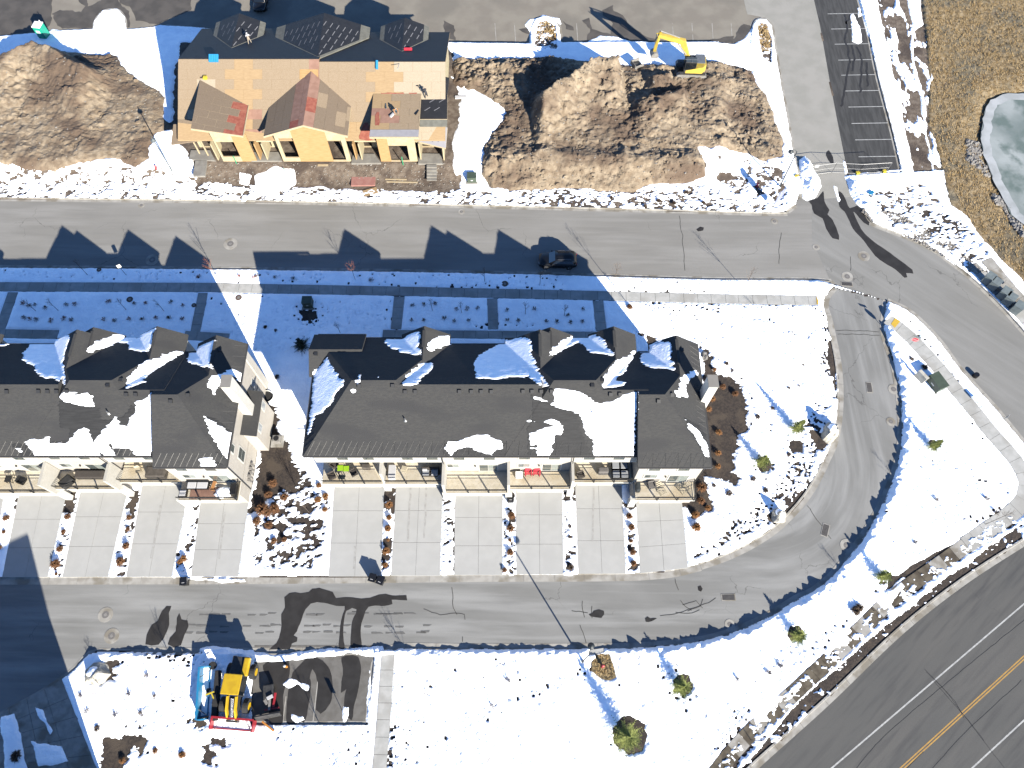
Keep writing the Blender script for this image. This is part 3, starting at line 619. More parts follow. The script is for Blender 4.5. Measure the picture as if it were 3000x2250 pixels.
# bare mulch
for L in ([(2050,1044),(2057,1024),(2071,1020),(2086,1041),(2084,1061),(2101,1095),(2131,1102),(2168,1122),(2185,1162),(2189,1196),(2192,1257),(2168,1281),(2152,1331),(2148,1382),(2168,1399),(2175,1422),(2152,1429),(2128,1412),(2087,1399),(2071,1399),(2077,1426),(2074,1459),(2087,1466),(2084,1493),(2040,1513),(2027,1520),(1998,1470),(2000,1400),(2060,1360),(2060,1100)],
          q8([(1080,650),(1200,720),(1210,900),(1290,970),(1310,1100),(1370,1200),(1380,1290),(1290,1390),(1180,1400),(1100,1480),(1000,1570),(940,1570),(1000,1400),(1050,1050)],380,940,2.765),
          q8([(730,700),(800,680),(870,670),(960,650),(1030,690),(1030,740),(1010,800),(960,760),(930,800),(900,860),(880,960),(720,960),(715,800)],0,1880,2.442),
          q8([(640,290),(700,200),(760,140),(860,120),(860,160),(800,190),(850,230),(820,290),(700,320)],0,1880,2.442),
          [(870,1478),(905,1466),(918,1490),(910,1515),(880,1512),(862,1500)],[(815,1512),(842,1530),(838,1570),(820,1595),(805,1590),(812,1540)],
          [(1124,1425),(1160,1425),(1158,1450),(1122,1450)],[(1140,1450),(1162,1450),(1152,1530),(1140,1500)],[(1296,1462),(1334,1462),(1334,1470),(1315,1475),(1296,1478)],[(1326,1470),(1335,1470),(1332,1685),(1325,1660),(1330,1600),(1322,1540),(1328,1500)],
          [(1650,1425),(1688,1425),(1687,1470),(1650,1474)],[(1826,1470),(1864,1476),(1864,1500),(1840,1500),(1826,1486)],[(1658,1645),(1680,1645),(1680,1675),(1655,1675)],[(1845,1650),(1872,1650),(1872,1678),(1838,1678)],
          [(2360,1250),(2420,1270),(2432,1295),(2415,1320),(2395,1320),(2385,1300)],[(2262,1495),(2300,1500),(2320,1512),(2300,1535),(2270,1535),(2240,1520)],
          [(2435,915),(2440,925),(2450,1000),(2458,1100),(2456,1170),(2445,1150),(2425,1080),(2420,1010),(2432,985),(2425,930)],
          [(2410,1350),(2418,1345),(2380,1425),(2300,1512),(2292,1505),(2370,1410)],
          q8([(1690,1420),(1760,1410),(1780,1440),(1990,1450),(1985,1475),(1800,1475),(1720,1490),(1700,1460)],0,1650,2.764),q8([(1640,1490),(1700,1470),(1740,1560),(1750,1640),(1700,1659),(1640,1640)],0,1650,2.764),q8([(1550,1250),(1680,1230),(1690,1300),(1630,1360),(1570,1330)],0,1650,2.764),
          [(200,1425),(225,1425),(218,1500),(180,1500),(188,1460)],[(375,1435),(412,1430),(395,1520),(388,1560),(372,1500)],[(578,1470),(586,1480),(578,1530),(572,1530)],[(47,1465),(56,1466),(45,1500),(38,1490)],
          [(1905,1000),(1925,985),(1920,1000)],[(1862,975),(1880,975),(1920,992),(1928,1005),(1900,1005),(1885,990)],
          [(870,905),(925,905),(935,925),(910,945),(880,930)]):
    excl(rag(PL(L),.25,.4),.6,.05,.45*nA+.8*nD)
# strips of melted edge beside walks, mulch patches in the straight band
for x0,x1,y in ((1815,1850,857),(1925,1985,860),(1985,2140,868),(900,950,846),(1085,1130,848),(760,790,842)):
    excl(PL([(x0,y-5),(x1,y-5),(x1,y+6),(x0,y+6)]),.5,.1,nA)
# what is never under snow
for q in SL: excl(q,.10,.02)
for q in WALKS: excl(q,.10,.0)
for q in ROADS: excl(q,.12,.0)
w_=np.clip(sdf(BS,GX,GY,2.),0,.5)*2*(RM<-.3); F=np.maximum(F,np.where(w_>0,(nD*1.3-.12)*w_-(1-w_)*.3,-9))
excl(PADQ,.1,0); excl(GRASS,.6,.2,nA); 
for q in (DIRT_L,DIRT_M): excl(q,.7,.0,nA)
excl(PL([(520,110),(1315,125),(1345,200),(1350,540),(1230,548),(560,520),(560,470),(500,400)],1.1),.6,.1,nA)
excl([(-20.4,25.3),(12.9,25.3),(12.9,24.1),(19.5,24.1),(19.5,37.8),(-20.4,37.8)],.05)
excl([(-68.4,25.3),(-35.3,25.3),(-35.3,24.1),(-28.7,24.1),(-28.7,37.8),(-68.4,37.8)],.05)
TURF=smooth_closed(PL([(1744,1916),(1786,1916),(1790,1930),(1800,1960),(1805,1985),(1785,1994),(1755,1985),(1733,1965),(1733,1940),(1742,1928)]),.5)
excl(TURF,.1)
for (x,y,r) in ((1847,2152,1.75),(2002,2003,.95),(2332,1855,.85),(2335,1308,.8),(2238,1362,.9),(2736,1300,.45)): excl([(at(x,y).x+r*math.cos(a),at(x,y).y+r*math.sin(a)) for a in np.linspace(0,6.28,14)[:-1]],.3)
for L in ([(1572,66),(1600,58),(1630,72),(1636,146),(1560,148)],[(2216,75),(2245,66),(2264,118),(2262,190),(2232,170),(2222,120)],[(1605,140),(1640,140),(1632,155),(1580,155)]): patch(PL(L),-.25,1.2,.3,nD)
for L in ([(1124,1450),(1160,1450),(1150,1690),(1114,1690)],[(1474,1480),(1511,1480),(1511,1685),(1474,1685)],[(1836,1490),(1862,1490),(1872,1680),(1838,1680)],[(1650,1470),(1684,1470),(1692,1680),(1655,1680)],[(1299,1470),(1333,1470),(1330,1685),(1292,1685)],[(376,1440),(412,1440),(366,1690),(318,1690)],[(196,1440),(232,1440),(180,1690),(142,1690)],[(558,1480),(588,1470),(560,1690),(505,1690)]): patch(PL(L),.28,1.15,.15,nD)
# snow lying on paving, in the yard, on dirt
for L in ([(2343,470),(2360,450),(2375,480),(2400,520),(2405,545),(2385,580),(2365,590),(2350,580),(2343,540)],[(2475,515),(2490,510),(2520,575),(2535,610),(2515,600),(2495,575)],[(2441,540),(2455,545),(2464,585),(2458,592),(2447,570)],[(2470,466),(2478,470),(2486,505),(2478,508)],
          [(2492,40),(2502,35),(2510,60),(2520,75),(2528,120),(2515,128),(2498,120),(2496,80)],[(2510,20),(2522,20),(2526,45),(2515,50)],
          [(0,2100),(45,2085),(70,2200),(90,2270),(10,2270)],[(100,2070),(125,2080),(155,2140),(148,2150),(120,2110)],[(80,2095),(90,2100),(104,2130)],[(90,2170),(180,2185),(200,2230),(110,2250)],
          [(1320,240),(1370,262),(1390,280),(1430,300),(1490,330),(1470,370),(1430,420),(1410,430),(1415,480),(1440,520),(1335,520),(1325,440),(1345,380),(1380,340),(1350,300),(1340,265)],
          [(1720,118),(1760,102),(1800,105),(1850,118),(1900,128),(1880,135),(1720,132)],[(2150,128),(2180,110),(2205,70),(2215,55),(2222,80),(2215,140),(2150,135)],[(1990,120),(2060,125),(2110,118),(2100,135),(1990,135)],[(1538,70),(1552,55),(1580,48),(1590,42),(1640,52),(1645,70),(1600,60),(1570,75),(1560,130),(1550,130),(1548,90)],
          [(275,85),(285,40),(320,30),(350,30),(352,50),(340,85)],[(150,85),(270,82),(275,95),(440,80),(470,75),(470,120),(100,125)],[(0,110),(100,95),(110,115),(0,130)],
          [(735,1912),(790,1918),(905,1905),(1050,1895),(1120,1893),(1122,1918),(1080,1928),(1030,1918),(905,1925),(830,1940),(735,1935)],[(825,2005),(845,1985),(870,1990),(905,2010),(905,2030),(870,2010),(845,2020)],[(852,2090),(890,2095),(895,2110),(870,2122),(850,2105)],[(1003,2065),(1025,2070),(1015,2120),(1000,2120)],[(1078,1960),(1090,1960),(1088,2120),(1070,2120),(1075,2040)],
          [(585,1900),(620,1895),(740,1905),(735,2110),(600,2110)],[(1340,245),(1375,255),(1370,262),(1340,256)],[(523,1690),(585,1700),(720,1705),(715,1693)],
          [(2200,2085),(2260,2030),(2300,2040),(2215,2130)],[(2400,1900),(2480,1830),(2500,1850),(2420,1930)],[(2560,1760),(2640,1700),(2660,1720),(2590,1790)],
          [(2515,0),(2535,-10),(2590,220),(2655,500),(2500,512),(2500,505),(2640,495),(2575,225)]):
    addsnow(PL(L,.0),.3)
for L in ([(800,490),(860,495),(860,530),(790,555),(740,550),(745,510)],[(700,500),(730,510),(720,530),(695,525)]): addsnow(PL(L,.8),.3)
addsnow(PL([(2705,-60),(2695,20),(2705,70),(2680,90),(2675,160),(2690,230),(2712,300),(2715,400),(2728,440),(2735,505),(2722,440),(2708,380),(2695,280),(2680,230),(2668,140),(2672,60),(2660,0)]),.3)
# footprints
FP=[];SH=[]
def track(L,sp=.62,w=.13,r=.13,d=1.7):
    c=cv(L,.31); acc=0
    for i in range(1,len(c)):
        acc+=math.hypot(c[i][0]-c[i-1][0],c[i][1]-c[i-1][1])
        if acc>=sp:
            acc=0; dx,dy=c[i][0]-c[i-1][0],c[i][1]-c[i-1][1]; l=math.hypot(dx,dy) or 1; s=w*(1 if len(FP)%2 else -1)+random.uniform(-.06,.06); FP.append((c[i][0]-dy/l*s+random.uniform(-.05,.05),c[i][1]+dx/l*s,r*random.uniform(.7,1.15),d*random.uniform(.62,1.0)))
def scat(L,n,r=.11,d=1.7):
    p=PL(L); X=[a for a,_ in p];Y=[b for _,b in p]; k=0
    while k<n:
        x=random.uniform(min(X),max(X)); y=random.uniform(min(Y),max(Y))
        if float(sdf(p,np.array([x]),np.array([y]))[0])>0: FP.append((x,y,r*random.uniform(.5,1.3),d*random.uniform(.6,.95))); k+=1
T=track
for L in ([(1400,2155),(1480,2110),(1560,2060),(1640,1995),(1700,1975),(1740,1960)],[(1400,2175),(1500,2115),(1580,2065),(1660,2000),(1720,1985)],[(1400,2100),(1470,2060),(1560,2030),(1640,1990)],[(1790,1990),(1850,2020),(1920,2060),(2010,2075),(2120,2085),(2200,2080)],[(1810,2000),(1880,2045),(1960,2075),(2040,2090),(2150,2082)],[(1830,1990),(1900,2000),(1960,2035),(2030,2045),(2100,2030),(2150,2060)],
          [(1600,2040),(1630,2090),(1645,2140),(1680,2175),(1720,2175),(1760,2140)],[(1700,2240),(1760,2195),(1830,2150)],[(1960,2010),(2000,2060),(2040,2120),(2060,2150)],[(2050,1930),(2070,1920),(2110,1900),(2160,1890)],
          [(2200,2010),(2260,1980),(2310,1960),(2350,1930),(2380,1910),(2430,1880)],[(2200,2035),(2250,1995),(2300,1980)],[(2220,1980),(2300,1920),(2370,1900),(2420,1855),(2480,1820)],[(2530,1600),(2600,1605),(2680,1600),(2700,1605)],[(2600,1615),(2650,1625),(2700,1612)],
          [(2670,1380),(2720,1350),(2780,1345),(2810,1375),(2850,1400),(2900,1405),(2950,1425)],[(2670,1390),(2740,1375),(2800,1368),(2860,1400),(2920,1430),(2960,1440)],[(2780,1400),(2790,1450),(2810,1480),(2830,1440),(2825,1410)],[(2710,1475),(2760,1500),(2830,1515),(2880,1520),(2930,1480)],[(2660,1270),(2700,1250),(2740,1230),(2800,1235)],[(2650,1360),(2700,1340),(2790,1360),(2900,1355),(2930,1340)],[(2670,1530),(2740,1520),(2830,1510)],
          [(1900,880),(1980,910),(2060,930),(2150,960),(2250,970),(2370,980)],[(1860,900),(1960,920),(2000,935),(2010,970),(2040,1000),(2070,1030),(2150,1090),(2190,1120)],[(2020,985),(2100,990),(2180,992),(2220,990)],[(2040,900),(2200,930),(2300,960),(2400,1010)],[(2010,890),(2130,920),(2260,940),(2390,950)],[(2180,1140),(2230,1200),(2270,1270),(2280,1330),(2290,1400)],[(2190,1190),(2240,1210),(2260,1260)],[(2290,1120),(2330,1110),(2370,1120),(2400,1130)],[(2250,1230),(2270,1290),(2300,1340),(2350,1380)],[(2140,1430),(2160,1500),(2130,1570),(2100,1640)],[(2020,1590),(2080,1610),(2140,1560),(2160,1510)],
          [(380,1900),(500,1930),(560,1960),(480,2050),(420,2120),(330,2060)],[(330,2120),(440,2125),(560,2120)],[(480,2000),(540,1960),(560,1930)],[(420,2190),(470,2230),(500,2260)],[(400,2030),(430,2000),(480,1980)],[(300,1940),(400,1945),(470,1920),(550,1925)],[(850,2160),(860,2250)],[(880,2150),(885,2200)],[(950,2240),(1000,2200),(1060,2180)],
          [(1420,1760+180),(1500,1960),(1560,2040)],[(1180,1950),(1240,1990),(1300,2030),(1390,2010)],[(1160,2000),(1230,2060),(1200,2120)],
          [(640,880),(700,920),(740,960),(740,1040),(760,1100)],[(600,870),(660,900),(720,960)],[(930,900),(1060,920),(1150,935)],[(800,910),(900,940),(960,950)],[(1380,960),(1480,950),(1560,955)]): T(L)
for L,n in (([(1400,1920),(1700,1940),(1700,1980),(1560,2060),(1400,2130)],260),([(1130,2120),(1400,2100),(1300,2250),(1130,2250)],230),([(1160,1930),(1400,1940),(1380,2060),(1200,2000)],70),([(1800,1920),(2000,1920),(1990,1990),(1800,1990)],90),([(2060,2120),(2200,2050),(2200,2120),(2080,2220)],90),([(1850,885),(2420,890),(2440,1010),(1960,930)],260),([(2230,1430),(2390,1330),(2380,1420),(2290,1520),(2130,1600),(2120,1560)],260),([(2320,1000),(2440,1010),(2450,1100),(2400,1100)],90),([(2200,1200),(2420,1240),(2400,1350),(2200,1420)],120),
             ([(2550,1460),(2900,1400),(2900,1520),(2600,1620)],60),([(2640,1150),(2800,1180),(2940,1350),(2700,1400)],50),([(600,1920),(620,2000),(430,2150),(330,2100),(480,1950)],120),([(830,2130),(1080,2130),(1080,2250),(700,2250)],120),([(660,860),(790,870),(770,1010),(700,960)],60),([(770,880),(1140,880),(1140,960),(780,1040)],90),([(-60,790),(650,795),(650,822),(-60,818)],100),([(650,795),(1650,810),(1650,850),(650,825)],170),([(1700,820),(2400,830),(2400,862),(1700,855)],70),([(480,1900),(620,1910),(560,1960),(480,1950)],50),([(1500,1660),(1520,1660),(1520,1690),(1475,1690)],12),([(2640,900),(2700,960),(2830,1150),(2900,1240),(2860,1210),(2700,1010)],40)): scat(L,int(n*.7),.085)
ny,nx=GX.shape
for (x,y,r,d) in FP:
    ix=int((x-xs[0])/ST); iy=int((y-ys[0])/ST)
    if 4<ix<nx-5 and 4<iy<ny-5:
        s_=slice(iy-4,iy+5); t_=slice(ix-4,ix+5); F[s_,t_]-=d*np.exp(-((GX[s_,t_]-x)**2+(GY[s_,t_]-y)**2)/(r*r))
for L,n in (([(1150,1925),(1900,1925),(2350,1820),(2560,1700),(2200,2080),(2050,2230),(1150,2240)],2600),([(2650,1000),(2960,1400),(2870,1530),(2560,1690),(2650,1350)],900),([(1850,890),(2440,890),(2450,1200),(2380,1420),(2150,1620),(2020,1640),(2200,1250)],1600),([(300,1920),(735,1920),(735,2240),(330,2240)],500),([(780,2130),(1085,2130),(1080,2240),(640,2240)],260),([(640,880),(1150,885),(1150,960),(640,1080)],300),([(1360,250),(1480,330),(1420,520),(1340,500)],60)):
    p=PL(L); a=np.array(p); xx=rng.uniform(a[:,0].min(),a[:,0].max(),n*3); yy=rng.uniform(a[:,1].min(),a[:,1].max(),n*3); k=(sdf(p,xx,yy)>0)&(fbm(xx,yy,7.,3,33)+.35*rng.uniform(-1,1,n*3)>-.05); SH+=[(float(q),float(r),random.uniform(.09,.17),random.uniform(.05,.13)) for q,r in zip(xx[k][:n],yy[k][:n])]
DM=np.zeros(F.shape,np.float32)
for (x,y,r,d) in SH+[(q[0],q[1],q[2]*1.3,.06) for q in FP]:
    ix=int((x-xs[0])/ST); iy=int((y-ys[0])/ST)
    if 4<ix<nx-5 and 4<iy<ny-5: s_=slice(iy-4,iy+5); t_=slice(ix-4,ix+5); rr2=((GX[s_,t_]-x)**2+(GY[s_,t_]-y)**2)/(r*r); DM[s_,t_]=np.maximum(DM[s_,t_],d*np.exp(-rr2)-.25*d*np.exp(-(np.sqrt(rr2)-1.7)**2*3))
H=np.where(F>0,-.04+.15*(1-np.exp(-F/.16)),-.04+F*.30)
H+=np.where(F>.3,.06*nC+.022*nA+.010*nB-DM,0)
# ploughed banks along the kerbs
rg=np.clip(.55+.9*fbm(GX,GY,.75,3,20),0,1.6)
def bank(px,h,wd,side=0):
    global H; d=linedist(PL(px),GX,GY,5.); H=H+np.where(F>-.1,h*np.exp(-(d/wd)**2)*rg,0)*np.clip(F/.25+.6,0,1)
bank([(2600,905),(2610,990),(2640,1080),(2652,1150),(2658,1250),(2650,1350),(2618,1450),(2545,1590),(2455,1700),(2340,1780),(2210,1848),(2060,1895),(1942,1910),(1830,1914)],.62,.55)
bank([(1830,1914),(1725,1916),(1400,1918),(1200,1915)],.38,.45)
bank([(1180,1905),(1060,1908),(905,1918),(740,1925),(600,1905),(540,1925),(420,1925),(300,1925)],.38,.45)
bank([(515,1702),(720,1706)],.25,.4); bank([(1300,1692),(1330,1692)],.25,.4); bank([(1480,1690),(1510,1690)],.25,.4); bank([(1658,1690),(1690,1690)],.25,.4)
bank([(2360,480),(2380,560)],.6,.9); bank([(2500,530),(2530,600)],.5,.7); bank([(2380,830),(2430,838)],.2,.4)
bank([(2540,600),(2620,660),(2720,700),(2800,760)],.25,.8); bank([(-60,590),(760,598),(1400,612),(1900,622),(2260,632)],.14,.4)
bank([(2640,960),(2740,1070),(2860,1240)],.1,.5)
Z=B+H; KEEP=inview&(H>-.2)
def keepf(X,Y,Zz): 
    k=KEEP; m=k[:-1,:-1]&k[1:,:-1]&k[:-1,1:]&k[1:,1:]; hi=np.maximum(np.maximum(H[:-1,:-1],H[1:,1:]),np.maximum(H[1:,:-1],H[:-1,1:])); 
    j=(np.abs(B[:-1,:-1]-B[1:,1:])<.1)&(np.abs(B[1:,:-1]-B[:-1,1:])<.1)
    return m&(hi>-.05)&(j|(hi>.05))
grid_mesh('snow_cover',xs[0],xs[-1],ys[0],ys[-1],ST,lambda X,Y:Z,keepf,['snow'])
del Z,KEEP,nD
# ================================================================ DIRT
def pilef(dpoly,crests,seed):
    def f(X,Y):
        s=sdf(dpoly,X,Y,3.); e=np.clip((s+.35*fbm(X,Y,1.2,4,seed)+.1)/1.1,-.5,1); h=np.zeros(X.shape)
        for (L,Hh,north,south,side) in crests:
            p=np.array([(gat(a,b).x,gat(a,b).y) for a,b in L]); o=np.argsort(p[:,0]); p=p[o]; yc=np.interp(X,p[:,0],p[:,1]); en=np.clip((X-p[0,0]+side)/side,0,1)*np.clip((p[-1,0]+side-X)/side,0,1); en=en*en*(3-2*en)
            dy=Y-yc+.5*fbm(X,Y,2.5,3,seed+2); k=np.where(dy>0,np.clip(1-dy/north,0,1)**1.1,np.exp(-(-dy/south)**1.5)); h=np.maximum(h,Hh*k*en)
        bil=np.abs(fbm(X,Y,2.2,4,seed+4)); cl=fbm(X,Y,.7,3,seed+6); cl2=np.clip(fbm(X,Y,1.1,3,seed+8)-.1,0,1)
        rd=np.abs(fbm(X*.5+Y*.3,Y*1.3,1.8,4,seed+12)); ro=.45+.75*np.clip(.5+1.3*fbm(X,Y,7,2,seed+15),0,1); ro=ro*(.65 if seed==30 else 1.15); z=h*(.9+.2*fbm(X,Y,3,2,seed+9))+.3+ro*(.8*bil+.16*cl+.45*cl2+.09*fbm(X,Y,.33,2,seed+3)+.12*np.clip(fbm(X,Y,.5,2,seed+23)-.2,0,1))-.28*np.clip(.12-rd,0,1)*5*ro
        return terrain(X,Y)+np.where(e>0,z*np.sqrt(np.clip(e,0,1)),e*.4)
    return f
for nm,dp,cr,sd in (('dirt_pile',DIRT_L,[([(-90,230),(0,222),(60,205),(130,180),(180,190),(225,222),(262,240)],3.0,2.6,5.,4.)],30),
                    ('dirt_pile',DIRT_M,[([(1592,330),(1625,305),(1665,285),(1705,255),(1745,232),(1790,228)],3.9,3.0,4.2,2.),([(1880,318),(1925,312),(1965,296),(1990,290)],1.7,1.3,3.,1.5),([(1910,248),(1935,240),(1950,238)],1.4,1.0,2.,1.),([(2060,250),(2120,240),(2220,260)],.6,1.5,4,4),([(1380,480),(1600,460),(1900,480),(2040,470)],.6,2,3,4)],50)):
    p=np.array(dp); f=pilef(dp,cr,sd)
    o=grid_mesh(nm,p[:,0].min()-1,p[:,0].max()+1,p[:,1].min()-1,p[:,1].max()+1,.13,f,lambda X,Y,Zz,dp=dp:(sdf(dp,X,Y,3.)>-.9)[:-1,:-1],['dirt'],kind=None)
    tag(o,'wide heap of pale excavated dirt at the left edge beside the half built house' if sd==30 else 'broad field of brown excavated dirt with a high mound below the digger','dirt pile')
# loose stones and clods
def scatter_stones(name,spots,mt,kind='stuff'):
    m=MB()
    for i,(x,y,z,r) in enumerate(spots):
        vs=[];k=Vector((random.uniform(.7,1.3),random.uniform(.7,1.3),random.uniform(.5,.9)))
        for v in ((1,0,0),(-1,0,0),(0,1,0),(0,-1,0),(0,0,1),(.6,.6,.6),(-.6,.6,.5),(-.6,-.6,.6),(.6,-.6,.5)): 
            v=Vector(v).normalized()*r*random.uniform(.75,1.15); vs.append((x+v.x*k.x,y+v.y*k.y,z+v.z*k.z))
        m.add(vs,[(4,5,6),(4,6,7),(4,7,8),(4,8,5),(0,2,5),(2,6,5),(2,1,6),(1,7,6),(1,3,7),(3,8,7),(3,0,8),(0,5,8)])
    return m.build(name,mt,kind=kind)
def rnd_in(poly,n,rl,rh,z=None,ff=None):
    X=[a for a,_ in poly];Y=[b for _,b in poly]; xx=np.random.RandomState(n).uniform(min(X),max(X),n*4); yy=np.random.RandomState(n+1).uniform(min(Y),max(Y),n*4); k=sdf(poly,xx,yy)>0.1; xx=xx[k][:n];yy=yy[k][:n]
    zz=(ff(xx,yy) if ff is not None else terrain(xx,yy)) ; return [(float(a),float(b),float(c),random.uniform(rl,rh)*random.choice((.6,.8,1,1.3))) for a,b,c in zip(xx,yy,zz)]
for dp,cr,sd,n in ((DIRT_L,[([(-90,230),(0,222),(60,205),(130,180),(180,190),(225,222),(262,240)],3.0,2.6,5.,4.)],30,900),(DIRT_M,[([(1592,330),(1625,305),(1665,285),(1705,255),(1745,232),(1790,228)],3.9,3.0,4.2,2.),([(1880,318),(1925,312),(1965,296),(1990,290)],1.7,1.3,3.,1.5),([(1910,248),(1935,240),(1950,238)],1.4,1.0,2.,1.),([(2060,250),(2120,240),(2220,260)],.6,1.5,4,4),([(1380,480),(1600,460),(1900,480),(2040,470)],.6,2,3,4)],50,2400)):
    f=pilef(dp,cr,sd); sp=rnd_in(dp,n,.05,.15,ff=f); scatter_stones('clods',sp,'dirt')
    sp=rnd_in(dp,n//4,.06,.14,ff=f); scatter_stones('stones',sp,'rock')
    sp=[q for q in rnd_in(dp,n//2,.12,.32,ff=f) if fbm(np.array([q[0]]),np.array([q[1]]),3.,2,sd+20)[0]>.15]; scatter_stones('clods',sp,'dirt')
    if sd==50: DZM=f
scatter_stones('stones',rnd_in(PL([(560,480),(1330,480),(1350,540),(560,520)],.8),500,.04,.12),'rock')
RIP=PL(q8([(900,150),(1000,170),(1200,200),(1400,330),(1500,400),(1640,440),(1750,560),(1900,680),(1830,700),(1700,650),(1560,560),(1350,450),(1150,340),(980,280),(900,200)],2200,550,2.765))
scatter_stones('riprap',rnd_in(RIP,2600,.08,.16),'rock')
for L in (q8([(1740,1130),(1930,1130),(1950,1180),(1850,1260),(1950,1340),(1960,1420),(1900,1420),(1740,1300)],2200,0,2.765),q8([(1950,1560),(2030,1580),(2060,1659),(1990,1659)],2200,0,2.765),q8([(2030,20),(2090,100),(2150,200),(2212,260),(2212,420),(2130,330),(2080,200),(2020,100)],2200,550,2.765)):
    scatter_stones('riprap',rnd_in(PL(L),420,.12,.32,ff=lambda X,Y:terrain(X,Y)+.1),'grey rock')
# ---------------------------------------------------------------- dry grass field and frozen pond
def grz(X,Y): s=sdf(GRASS,X,Y,2.); return terrain(X,Y)+np.where(s>0,.07+.16*np.abs(fbm(X,Y,1.4,4,70))+.10*fbm(X,Y,.5,2,71)+.12*fbm(X,Y,6,2,72),np.minimum(s,0)*.4)
gp=np.array(GRASS)
grid_mesh('dry_grass',gp[:,0].min()-1,gp[:,0].max()+1,gp[:,1].min(),gp[:,1].max(),.2,grz,lambda X,Y,Z:(sdf(GRASS,X,Y,2.)>-.6)[:-1,:-1]&(sdf(POND,X,Y,2.)<1.)[:-1,:-1],['grass'],kind='stuff')
m=MB(); sp=rnd_in(PL([(2703,-20),(2724,217),(2722,362),(2764,506),(2833,640),(2952,780),(3020,830),(3020,640),(2934,561),(2880,400),(2880,340),(3020,250),(3020,-20)]),5200,.1,.3,ff=grz)
for (x,y,z,r) in sp:
    a=random.uniform(0,6.28)
    for k in range(3):
        b=a+k*2.1+random.uniform(-.5,.5); L=random.uniform(.18,.42); w=.05; dx,dy=math.cos(b),math.sin(b); m.add([(x-dy*w,y+dx*w,z-.03),(x+dy*w,y-dx*w,z-.03),(x+dx*L,y+dy*L,z+L*.6)],[(0,1,2)])
m.build('dry_grass_tufts','straw',kind='stuff')
flat('frozen_pond',POND,-.30,'ice')
m=MB(); pi=[(p.x,p.y) for p in [Vector((*q,0)) for q in POND]]; m.strip(rag(pi,.3,.6),0,-1.2 if sum(pi[i][0]*pi[(i+1)%len(pi)][1]-pi[(i+1)%len(pi)][0]*pi[i][1] for i in range(len(pi)))<0 else 1.2,-.27,-.292); m.build('pond_rim','ice rim',kind='structure')
m=MB(); m.sheet(TURF,.05); tf=m.build('dead_turf','turf dead',kind='stuff')
m=MB()
for (x,y,z,r) in rnd_in(TURF,260,.1,.2):
    a=random.uniform(0,6.28); m.add([(x-.05,y,.04),(x+.05,y,.04),(x+.25*math.cos(a),y+.25*math.sin(a),.16)],[(0,1,2)])
for isl in ([(1572,70),(1600,62),(1628,75),(1635,140),(1565,145)],[(2215,75),(2245,65),(2262,120),(2255,155),(2225,150)]):
    for (x,y,z,r) in rnd_in(PL(isl),400,.1,.3):
        a=random.uniform(0,6.28); m.add([(x-.06,y,.06),(x+.06,y,.06),(x+.35*math.cos(a),y+.35*math.sin(a),.35)],[(0,1,2)])
m.build('dry_grass_tufts','straw',kind='stuff')
# ================================================================ TOWNHOUSE ROWS
EV=8.9; TP=.53; TG=.72; YO=31.
bodies=[]   # roof solids in the coordinates of the right-hand row
def hipz(b,X,Y):
    z=np.minimum(b['e']+(Y-b['y0'])*b['t'],b['e']+(b['y1']-Y)*b['t']); 
    if b.get('w'): z=np.minimum(z,b['e']+(X-b['x0'])*TG)
    if b.get('ee'): z=np.minimum(z,b['e']+(b['x1']-X)*TG)
    return np.where((X>=b['x0'])&(X<=b['x1'])&(Y>=b['y0'])&(Y<=b['y1']),z,-99)
def gabz(b,X,Y):
    if b['k']=='gn': z=b['e']+TG*(b['w']-np.abs(X-b['xc'])); ok=(np.abs(X-b['xc'])<=b['w'])&(Y>=b['yb'])&(Y<=b['yf'])
    else: z=b['e']+b['t']*(b['w']-np.abs(Y-b['yc'])); ok=(np.abs(Y-b['yc'])<=b['w'])&(X>=b['xa'])&(X<=b['xb'])
    return np.where(ok,z,-99)
def roofz_rel(X,Y):
    X=np.asarray(X,float);Y=np.asarray(Y,float); z=np.full(X.shape,-99.)
    for b in bodies: z=np.maximum(z,hipz(b,X,Y) if b['k']=='hip' else gabz(b,X,Y))
    return z
H=lambda x0,x1,y0,y1,w,ee,e=EV:bodies.append(dict(k='hip',x0=x0,x1=x1,y0=y0,y1=y1,w=w,ee=ee,e=e,t=TP))
H(-20.9,-6.62,25.17,38.6,1,1); H(-11.8,3.0,25.185,37.85,0,0,EV-.012); H(-.77,13.3,25.17,38.6,1,1); H(8.6,13.6,25.19,36.9,0,0,EV-.012); H(12.5,19.83,24.0,36.8,0,1)
GN=lambda xc,w,yb,yf,e=EV+.012:bodies.append(dict(k='gn',xc=xc,w=w,yb=yb,yf=yf,e=e))
GN(-9.24,2.62,34.,39.0); GN(2.9,3.67,32.5,38.15); GN(4.05,2.53,34.,38.9,EV+.02); GN(10.74,2.55,34.,39.0); GN(17.2,2.62,32.,37.9)
bodies.append(dict(k='gw',yc=36.5,w=2.5,xa=-21.3,xb=-15.7,e=EV+.02,t=TP))
TH_=thing('townhouse_row','right hand row of six cream townhouses with dark hipped roofs and balconies','townhouse',(0,YO,0))
def P(m,name,mt,par=None,**k):
    o=m.build(name,mt,par or TH_,**k)
    if par is None or par.parent is not None or par.name.startswith('townhouse'): o.data.transform(Matrix.Translation((0,-YO,0)))
    return o
TK=.2
